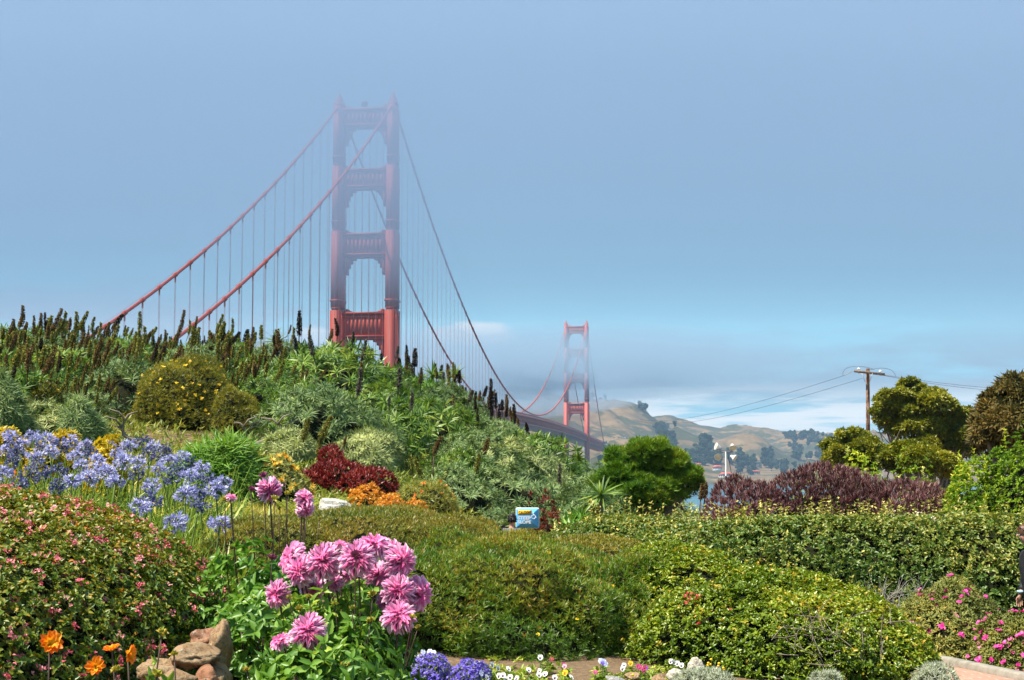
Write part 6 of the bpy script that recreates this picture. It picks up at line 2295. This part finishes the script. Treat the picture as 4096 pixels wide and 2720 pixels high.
# ================================================================== FLOODLIGHT POST
LD = 100
lt = at(725.7, 451.8, LD)
g0 = gz(lt[0], LD)
lamp = empty("light_pole", (lt[0], LD, g0), "grey post carrying four white bowl floodlights on a short crossbar", "light pole")
lm = rough_mat("white_lamp_enamel", (.72, .72, .68), (.82, .82, .79), 4, .35, 0, .5)
lg = rough_mat("yellowed_lamp_glass", (.50, .46, .33), (.66, .62, .48), 4, .3, 0, .5)
L_ = lambda x, y, d=LD: at(x, y, d) - np.asarray(lamp.location)
mb = MB()
mb.tube([(0, 0, 0), (0, 0, lt[2] - g0)], (.065, .05), 10)
mb.build("shaft", metal, lamp, True)
mb = MB()
mb.tube([L_(718.2, 451.8), L_(732.8, 451.8)], .035, 6)
mb.build("crossbar", rough_mat("rusty_bar", (.16, .11, .09), (.28, .23, .2), 5, .7, 0), lamp)
for (x, y, d, xj, yj) in ((717.6, 446.6, (-.85, -.2, .25), 718.5, 451.8), (732.6, 446.8, (.05, -.75, -.62), 731.6, 451.8), (717.8, 456.3, (-.05, -.9, -.4), 719.0, 451.8), (733.6, 457.3, (.75, -.4, -.45), 731.8, 451.8)):
    mb = MB()
    mb.tube([L_(xj, yj), (L_(xj, yj) + L_(x, y)) / 2 + (.04, 0, 0), L_(x, y)], .03, 5)
    mb.build("bracket", metal, lamp)
    h = empty("lamp_head", (0, 0, 0))
    h.parent = lamp
    h.location = Vector(L_(x, y))
    set_axis(h, d)
    h.scale = (.78, .78, .78)
    mb = MB()
    mb.lathe([(.02, -.30), (.10, -.29), (.12, -.16), (.18, -.06), (.28, .10), (.31, .16), (.295, .16), (.26, .10), (.16, -.03)], (0, 0, 0), 16)
    mb.build("lamp_shade", lm, h, True)
    mb = MB()
    mb.lathe([(.295, .13), (.2, .17), (.1, .19), (.001, .195)], (0, 0, 0), 16)
    mb.build("lamp_glass", lg, h, True)
mb = MB()
mb.tube([L_(727.5, 452), L_(731.3, 473, LD + 1)], .02, 4)
mb.build("guy_wire", wirem, lamp)

# ================================================================== CAUTION SIGN
SD = 26.0
sc_ = at(527.5, 515.5, SD)
g0 = gz(sc_[0], SD)
sign = empty("caution_sign", (sc_[0], SD, g0), "light blue caution sign reading STEEP SLOPE with a wheelchair symbol", "sign")
SW = 23.2 / F * SD
U = SW / 620.0                     # one unit of the close-up


def plate(name, x0, x1, y0, y1, th, mat, parent, rad=14, off=0.0):
    pts = []
    for (cx, cy, a0) in ((x1 - rad, y0 + rad, 0), (x0 + rad, y0 + rad, 90), (x0 + rad, y1 - rad, 180), (x1 - rad, y1 - rad, 270)):
        for q in range(5):
            a = R(a0 + q * 22.5)
            pts.append(((cx + rad * math.cos(a) - 1080) * U, (-(cy - rad * math.sin(a)) + 760) * U + (sc_[2] - g0)))
    mb = MB()
    mb.prism(pts[::-1], off - th, off)
    return mb.build(name, mat, parent)


sblue = rough_mat("sign_blue", (.10, .42, .78), (.13, .47, .83), 8, .4, 0, .4)
swhite = rough_mat("sign_white", (.80, .82, .84), (.86, .87, .88), 8, .4, 0, .4)
syel = rough_mat("sign_yellow", (.88, .50, .01), (.92, .56, .02), 8, .4, 0, .4)
sblk = rough_mat("sign_dark_letter", (.10, .04, .01), (.13, .05, .01), 8, .5, 0)
plate("border", 768, 1392, 553, 1100, .006, swhite, sign, 40)
face = plate("panel", 780, 1380, 566, 1088, .003, sblue, sign, 32, -.006)
plate("caution_frame", 820, 1190, 614, 745, .0015, sblk, face, 16, -.009)
yl = plate("caution_plate", 828, 1182, 622, 737, .0015, syel, face, 12, -.0105)


def text(body, x0, x1, y0, y1, mat, parent, name, off, bold=0.0):
    cu = bpy.data.curves.new(name, 'FONT')
    cu.body = body
    cu.extrude = .0004
    cu.offset = bold
    ob = bpy.data.objects.new(name, cu)
    COL.objects.link(ob)
    dg = bpy.context.evaluated_depsgraph_get()
    me = bpy.data.meshes.new_from_object(ob.evaluated_get(dg))
    bpy.data.objects.remove(ob)
    co = np.zeros(len(me.vertices) * 3)
    me.vertices.foreach_get('co', co)
    co = co.reshape(-1, 3)
    lo, hi = co.min(0), co.max(0)
    q = np.zeros_like(co)
    q[:, 0] = (x0 + (co[:, 0] - lo[0]) / (hi[0] - lo[0]) * (x1 - x0) - 1080) * U
    q[:, 2] = (-(y1 - (co[:, 1] - lo[1]) / (hi[1] - lo[1]) * (y1 - y0)) + 760) * U + (sc_[2] - g0)
    q[:, 1] = off - co[:, 2]
    me.vertices.foreach_set('co', q.ravel())
    me.materials.clear()
    me.materials.append(mat)
    me.update()
    o = bpy.data.objects.new(name, me)
    COL.objects.link(o)
    o.parent = parent
    return o


text("CAUTION", 848, 1162, 638, 718, sblk, face, "lettering", -.0128, .022)
text("STEEP", 822, 1172, 785, 868, swhite, face, "lettering", -.0102, .035)
text("SLOPE", 822, 1172, 890, 973, swhite, face, "lettering", -.0102, .035)
# wheelchair symbol
mb = MB()


def W2(x, y):
    return np.array(((x - 1080) * U, -.0102, (760 - y) * U + (sc_[2] - g0)))


a = np.radians(np.linspace(-150, 170, 22))
mb.tube([W2(1243 + 50 * math.cos(t), 795 + 52 * math.sin(t)) for t in np.radians(np.linspace(-20, 230, 20))], 9 * U, 5)
mb.tube([W2(1237, 712), W2(1237, 760), W2(1285, 762), W2(1308, 815), W2(1322, 822)], 8 * U, 5)
mb.tube([W2(1237, 735), W2(1275, 735)], 7 * U, 5)
mb.lathe([(.001, -.001), (15 * U, -.001), (15 * U, .001), (.001, .001)], W2(1240, 688), 10, np.array([(1, 0, 0), (0, 0, 1), (0, 1, 0)], float))
mb.build("wheelchair_symbol", swhite, face)
mb = MB()
mb.box((0, .03, (sc_[2] - g0 + .06) / 2), (.05, .05, sc_[2] - g0 + .06))
mb.build("post", metal, sign)

# ================================================================== PEOPLE
skin_m = rough_mat("skin", (.42, .22, .15), (.50, .28, .20), 30, .55, 0, .3)


def skinned(name, verts, edges, radii, mat, parent, sub=2, root=0):
    me = bpy.data.meshes.new(name)
    me.from_pydata([tuple(v) for v in verts], edges, [])
    ob = bpy.data.objects.new(name, me)
    COL.objects.link(ob)
    sk = ob.modifiers.new("skin", 'SKIN')
    for i, r in enumerate(radii):
        v = me.skin_vertices[0].data[i]
        v.radius = r if isinstance(r, tuple) else (r, r)
        v.use_root = (i == root)
    ob.modifiers.new("sub", 'SUBSURF').levels = sub
    dg = bpy.context.evaluated_depsgraph_get()
    m2 = bpy.data.meshes.new_from_object(ob.evaluated_get(dg))
    bpy.data.objects.remove(ob)
    m2.materials.clear()
    m2.materials.append(mat)
    m2.polygons.foreach_set('use_smooth', np.ones(len(m2.polygons), bool))
    return link(name, m2, parent)


def person(label, X, Y, z, h, face_dir, top_m, low_m, hair_m, nod=.25, lean=.05, long_hair=False, arm_pocket=True, cuff_m=None):
    e = empty("person", (X, Y, z), label, "person", rz=math.atan2(face_dir[1], face_dir[0]) + math.pi / 2)
    k = h / 1.75
    e.scale = (k, k, k)
    # local frame: facing -Y, right hand at -X
    f = -1.0
    hipz, shz, neckz = .92, 1.42, 1.50
    ly = f * lean
    joints = {
        'pelvis': (0, 0, .95), 'waist': (0, ly * .4, 1.08), 'chest': (0, ly, 1.30), 'neck0': (0, ly * 1.2, 1.44), 'neck1': (0, ly * 1.4 + f * .02 * nod, 1.53),
        'head0': (0, ly * 1.4 + f * .10 * nod, 1.60), 'head1': (0, ly * 1.4 + f * .22 * nod, 1.70)}
    V = list(joints.values())
    Rr = [(.15, .11), (.135, .10), (.165, .115), .06, .055, (.072, .088), (.068, .085)]
    E = [(i, i + 1) for i in range(6)]
    for s in (-1, 1):
        b = len(V)
        V += [(s * .09, 0, .86), (s * .10, f * .02, .48), (s * .10, -f * .02, .09), (s * .11, f * .06, .035), (s * .115, f * .15, .025)]
        Rr += [.085, .058, .042, .038, .028]
        E += [(0, b), (b, b + 1), (b + 1, b + 2), (b + 2, b + 3), (b + 3, b + 4)]
        b = len(V)
        hand = (s * .20, f * .10, .92) if arm_pocket else (s * .24, f * .03, .80)
        V += [(s * .18, ly * 1.1, 1.40), (s * .235, ly * 1.0 - f * .03, 1.14), ((s * .235 + hand[0]) / 2 + s * .02, (hand[1] - f * .01) * .6, .98), hand]
        Rr += [.058, .045, .036, .030]
        E += [(2, b), (b, b + 1), (b + 1, b + 2), (b + 2, b + 3)]
        # palm and five fingers
        hx, hy, hz = hand
        b2 = len(V)
        V += [(hx, hy + f * .02, hz - .07)]
        Rr += [(.020, .034)]
        E += [(b + 3, b2)]
        for q, (off, ln) in enumerate(((-.030, .065), (-.010, .078), (.010, .074), (.030, .058))):
            c = len(V)
            V += [(hx + off * .35, hy + f * .02 + off, hz - .10), (hx - s * .008 + off * .35, hy + f * .025 + off, hz - .10 - ln * .55), (hx - s * .022 + off * .35, hy + f * .03 + off, hz - .10 - ln)]
            Rr += [.0085, .008, .007]
            E += [(b2, c), (c, c + 1), (c + 1, c + 2)]
        c = len(V)
        V += [(hx - s * .01, hy + f * .055, hz - .055), (hx - s * .012, hy + f * .07, hz - .095)]
        Rr += [.0095, .008]
        E += [(b2, c), (c, c + 1)]
    skinned('body', V, E, Rr, skin_m, e)
    # jacket
    V = [(0, 0, .90), joints['waist'], joints['chest'], joints['neck0']]
    Rr = [(.19, .15), (.18, .145), (.215, .16), (.11, .10)]
    E = [(0, 1), (1, 2), (2, 3)]
    for s in (-1, 1):
        b = len(V)
        hand = (s * .20, f * .10, .92) if arm_pocket else (s * .24, f * .03, .80)
        V += [(s * .185, ly * 1.1, 1.40), (s * .238, ly * 1.0 - f * .03, 1.14), ((s * .235 + hand[0]) / 2 + s * .02, (hand[1] - f * .01) * .6, .99), tuple(np.array(hand) + (0, 0, .03))]
        Rr += [.075, .060, .050, .044]
        E += [(2, b), (b, b + 1), (b + 1, b + 2), (b + 2, b + 3)]
    skinned('jacket', V, E, Rr, top_m, e, 2, 1)
    if cuff_m:
        for s in (-1, 1):
            mb = MB()
            hand = np.array((s * .20, f * .10, .92))
            mb.tube([hand + (0, 0, .0), hand + (0, 0, .03)], .047, 12)
            mb.build('wristband', cuff_m, e)
    V = [(0, 0, 1.0), (0, 0, .92)]
    Rr = [(.158, .125), (.168, .135)]
    E = [(0, 1)]
    for s in (-1, 1):
        b = len(V)
        V += [(s * .092, 0, .82), (s * .10, f * .02, .48), (s * .10, -f * .015, .10)]
        Rr += [.105, .078, .065]
        E += [(1, b), (b, b + 1), (b + 1, b + 2)]
    skinned('trousers', V, E, Rr, low_m, e, 2, 1)
    for s in (-1, 1):
        skinned('shoe', [(s * .105, -f * .04, .045), (s * .11, f * .06, .045), (s * .115, f * .17, .03)], [(0, 1), (1, 2)], [(.048, .045), (.048, .042), (.042, .028)], rough_mat("shoe_leather", (.03, .025, .02), (.05, .04, .03), 10, .6, 0), e, 2)
    # hair: cap of tufts over the skull
    hc = np.array((0, ly * 1.4 + f * .17 * nod, 1.685))
    cl = Cloud()
    d = unit(rng.normal(0, 1, (900, 3)))
    keep = (d[:, 2] > -.15) & ~((d[:, 1] * f > .45) & (d[:, 2] < .55))
    if long_hair:
        keep = (d[:, 2] > -.7) & ~((d[:, 1] * f > .35) & (d[:, 2] < .6))
    d = d[keep]
    P = hc + d * np.array((.083, .105, .105))
    t_ = unit(np.stack((rng.normal(0, .4, len(d)), rng.normal(0, .4, len(d)) - f * .6, -.55 + 0 * d[:, 0]), 1))
    M = frames(t_ + d * .25, d) * np.stack((np.full(len(d), .022), np.full(len(d), .06), np.full(len(d), .06)), -1)[:, None, :]
    cl.stamp(LANCE, M, P, rng.random(len(d)))
    mb = MB()
    ph = np.linspace(0.02, 1.75, 8)
    mb.lathe(np.stack((np.sin(ph), np.cos(ph)), 1)[::-1], (0, 0, 0), 14)
    for v in mb.V:
        v *= (.083, .103, .105)
        v += hc - (0, f * .018, 0) + (0, 0, .004)
    cl.mb(mb, .3)
    cl.build('hair', hair_m, e)
    # eyes, nose, ears
    fy = hc[1] + f * .088
    for s in (-1, 1):
        mb = MB()
        mb.lathe([(.001, -.012), (.010, -.006), (.012, 0), (.010, .006), (.001, .012)], (s * .030, fy + .004 * -f, 1.655), 8)
        mb.build('eye', rough_mat("eye", (.06, .04, .03), (.5, .5, .48), 60, .3, 0), e, True)
    for s in (-1, 1):
        mb = MB()
        mb.lathe([(.001, -.03), (.014, -.02), (.017, .0), (.014, .022), (.001, .03)], (s * .078, hc[1] - f * .005, 1.64), 8)
        mb.build('ear', skin_m, e, True)
    skinned('nose', [(0, fy, 1.665), (0, fy + f * .016, 1.635), (0, fy + f * .006, 1.628)], [(0, 1), (1, 2)], [.010, .013, .010], skin_m, e, 1)
    return e


hairm = lambda n, a, b: leaf_mat(n, [(0, a), (1, b)], trans=.05, rough=.5)
jm = rough_mat("black_jacket", (.012, .012, .016), (.03, .03, .036), 12, .6, .2)
dm = rough_mat("dark_denim", (.015, .018, .028), (.035, .04, .055), 25, .8, .3)
pp = at(1034, 529, 16.6)
person("person with short brown hair in a dark jacket bending over the rockroses", pp[0], 16.6, gz(pp[0], 16.6), (pp[2] - gz(pp[0], 16.6)) * 1.015, (-1, -.12), jm, dm, hairm("brown_hair", (.05, .02, .01), (.17, .075, .035)), nod=.4, lean=.04, cuff_m=rough_mat("blue_wristband", (.10, .35, .55), (.5, .65, .7), 60, .6, 0))
pp = at(511.5, 515.0, 24.5)
g0 = gz(pp[0], 24.5)
person("person with black hair half hidden behind the mound next to the caution sign", pp[0], 24.5, g0, pp[2] - g0, (.4, 1), rough_mat("grey_top", (.10, .10, .12), (.16, .16, .18), 12, .8, .2), dm, hairm("black_hair", (.008, .007, .007), (.025, .02, .018)), nod=.2, lean=.02, long_hair=True, arm_pocket=False)

# ================================================================== FAR SHORE: trees, houses, cars
ftm = leaf_mat("far_tree_crown", [(0.0, (0.016, 0.032, 0.014)), (0.6, (0.045, 0.07, 0.03)), (1.0, (0.08, 0.105, 0.045))], trans=.08, spec=.1, rough=.9)
FT = []
for v in range(5):
    g = np.random.default_rng(v)
    cl = Cloud()
    h = (15, 19, 13, 22, 17)[v]
    w = (6.5, 6.0, 7.0, 5.5, 5.0)[v]
    for q in range(7):
        c = np.array((g.normal(0, w * .38), g.normal(0, w * .38), h * g.uniform(.35, .85)))
        r = w * g.uniform(.35, .6)
        d = unit(g.normal(0, 1, (60, 3)))
        sprigs(cl, c + d * r * (.6 + .4 * g.random((60, 1))), d + (0, 0, .4), 3, 1.9, 1.3, KITE, 30, 85, .25 + .45 * d[:, 2] + g.normal(0, .15, 60), .12)
    mb = MB()
    mb.tube([(0, 0, -1), (0, 0, h * .6)], (.5, .25), 5)
    cl.mb(mb, .2)
    FT.append(cl.data("far_tree", ftm))
patches = [  # x0, x1, y0, y1 in the photo, count, label
    (655, 675, 428, 452, 26, "dark tree in the wood on the steep headland slope", 'trees on the headland slope'),
    (700, 712, 443, 451, 9, "tree in the round dark grove above the houses", 'trees of the round grove'),
    (686, 720, 455, 466, 26, "tree among the harbour houses", 'trees among the harbour houses'),
    (728, 742, 456, 466, 10, "tree behind the floodlight post on the far shore", 'trees behind the floodlights'),
    (737, 754, 461, 475, 18, "broad dark tree near the far waterside", 'trees near the far waterside'),
    (761, 772, 452, 473, 12, "tree at the end of the far settlement", 'trees at the end of the settlement'),
    (790, 850, 436, 462, 60, "tree of the dense forest on the ridge behind the round bush", 'forest on the ridge'),
    (785, 812, 434, 442, 14, "tree on the skyline of the forested ridge", 'skyline trees of the forest'),
    (532, 551, 392, 397, 7, "foggy tree clump on the ridge by the far tower", 'foggy ridge trees'),
    (586, 606, 396, 402, 7, "tree on the hilltop just past the far tower", 'hilltop trees'),
    (640, 646, 409, 412, 3, "little tree on the hill's shoulder", 'shoulder trees'),
    (560, 575, 437, 441, 4, "bushy tree on the slope seen through the far tower", 'slope trees'),
    (775, 795, 466, 476, 9, "tree at the far shore behind the purple shrub", 'shore trees')]
hr = random.Random(8)
for (x0, x1, y0, y1, n, lab, grp) in patches:
    for i in range(int(n * 1.5)):
        x, y = hr.uniform(x0, x1), hr.uniform(y0, y1)
        p = on_hill(x, y)
        o = link("tree", hr.choice(FT))
        o.location = p - np.array((0, 0, .8))
        s = hr.uniform(.65, 1.15)
        o.scale = (s * 1.15, s * 1.15, s)
        o.rotation_euler = (0, 0, hr.random() * 6.28)
        tag(o, lab, "tree", grp)
wallw = rough_mat("house_white_wall", (.62, .60, .55), (.72, .70, .66), .4, .8, 0)
wallg = rough_mat("house_grey_wall", (.20, .20, .20), (.30, .30, .30), .4, .8, 0)
wallp = rough_mat("house_tan_wall", (.45, .33, .26), (.55, .42, .34), .4, .8, 0)
roofr = rough_mat("red_roof", (.46, .085, .06), (.56, .13, .09), .4, .8, 0)
roofg = rough_mat("dark_roof", (.05, .05, .055), (.09, .09, .095), .4, .8, 0)
winm = rough_mat("house_window_glass", (.02, .025, .03), (.05, .055, .06), .4, .2, 0)


def house(x, y, w, d, h, rh, wm_, rm, lab, nwin=5):
    p = on_hill(x, y)
    e = empty("house", p, lab, "house", rz=hr.uniform(-.15, .15))
    mb = MB()
    mb.box((0, 0, h / 2 - 1.5), (w, d, h + 3))
    mb.build("wall", wm_, e)
    mb = MB()
    ov = .7
    mb.prism([(-w / 2 - ov, h), (w / 2 + ov, h), (w / 2 + ov, h + .25), (w * .28, h + rh), (-w * .28, h + rh), (-w / 2 - ov, h + .25)], -d / 2 - ov, d / 2 + ov)
    mb.build("roof", rm, e)
    for k in range(nwin):
        mb = MB()
        mb.box((-w / 2 + w * (k + .5) / nwin, -d / 2 - .02, h * .55), (w / nwin * .5, .1, h * .42))
        mb.build("window", winm, e)
    return e


house(717.5, 470.5, 17, 10, 5.5, 4.0, wallw, roofr, "white house with a bright red roof on the far shore", 6)
house(726, 477.5, 26, 12, 5.0, 4.0, wallw, roofr, "long low red roofed building at the harbour edge", 8)
house(688, 461, 13, 9, 5.5, 1.4, wallw, roofg, "pale flat roofed house highest on the far hillside", 4)
house(695.5, 462.5, 14, 9, 5.0, 1.4, wallg, roofg, "grey flat roofed house beside the pale one", 4)
house(699, 466.5, 8, 7, 4.0, 2.2, wallp, roofr, "little tan house with red roof under the grey house", 3)
house(738, 462.5, 9, 8, 5.5, 1.6, wallg, roofg, "small dark house behind the floodlight post", 3)
house(757.5, 467, 15, 9, 8.0, 1.6, wallg, roofg, "tall grey house with dark windows among the far trees", 5)
house(766.5, 464, 14, 9, 4.5, 1.4, wallg, roofg, "grey house on the slope beyond the tall grey house", 4)
house(755, 474.5, 17, 9, 5.0, 2.5, wallp, roofr, "tan pink building at the far waterside", 5)
cbody = {'white': rough_mat("white_car_paint", (.75, .75, .74), (.8, .8, .8), .5, .3, 0, .5), 'silver': rough_mat("silver_car_paint", (.42, .43, .45), (.5, .5, .52), .5, .3, 0, .5), 'red': rough_mat("red_car_paint", (.4, .04, .03), (.45, .05, .04), .5, .3, 0, .5), 'dark': rough_mat("dark_car_paint", (.03, .03, .04), (.05, .05, .06), .5, .3, 0, .5)}
tyre = rough_mat("tyre", (.015, .015, .015), (.03, .03, .03), 2, .9, 0)
for i, c in enumerate(['silver', 'dark', 'white', 'red', 'silver', 'white', 'dark', 'silver', 'red', 'white', 'silver', 'dark']):
    p = on_hill(611 + i * 2.6 + (i % 3) * .4, 438.4)
    e = empty("parked_car", p + np.array((0, 0, .3)), f"tiny {c} car parked in the row on the headland viewpoint", "car", f"{c} cars at the far viewpoint", rz=hr.uniform(-.3, .3))
    mb = MB()
    mb.prism([(-2.2, .35), (2.2, .35), (2.25, .8), (1.3, .95), (.7, 1.5), (-1.4, 1.5), (-2.0, .95), (-2.25, .85)], -.9, .9)
    mb.build("body", cbody[c], e)
    mb = MB()
    mb.prism([(1.18, .98), (.66, 1.42), (-1.35, 1.42), (-1.85, .98)], -.92, .92)
    mb.build("window", winm, e)
    for sx_ in (-1.35, 1.35):
        for sy_ in (-.8, .8):
            mb = MB()
            mb.lathe([(.001, -.1), (.33, -.1), (.33, .1), (.001, .1)], (sx_, sy_, .33), 10, np.array([(1, 0, 0), (0, 0, 1), (0, 1, 0)], float))
            mb.build("wheel", tyre, e)
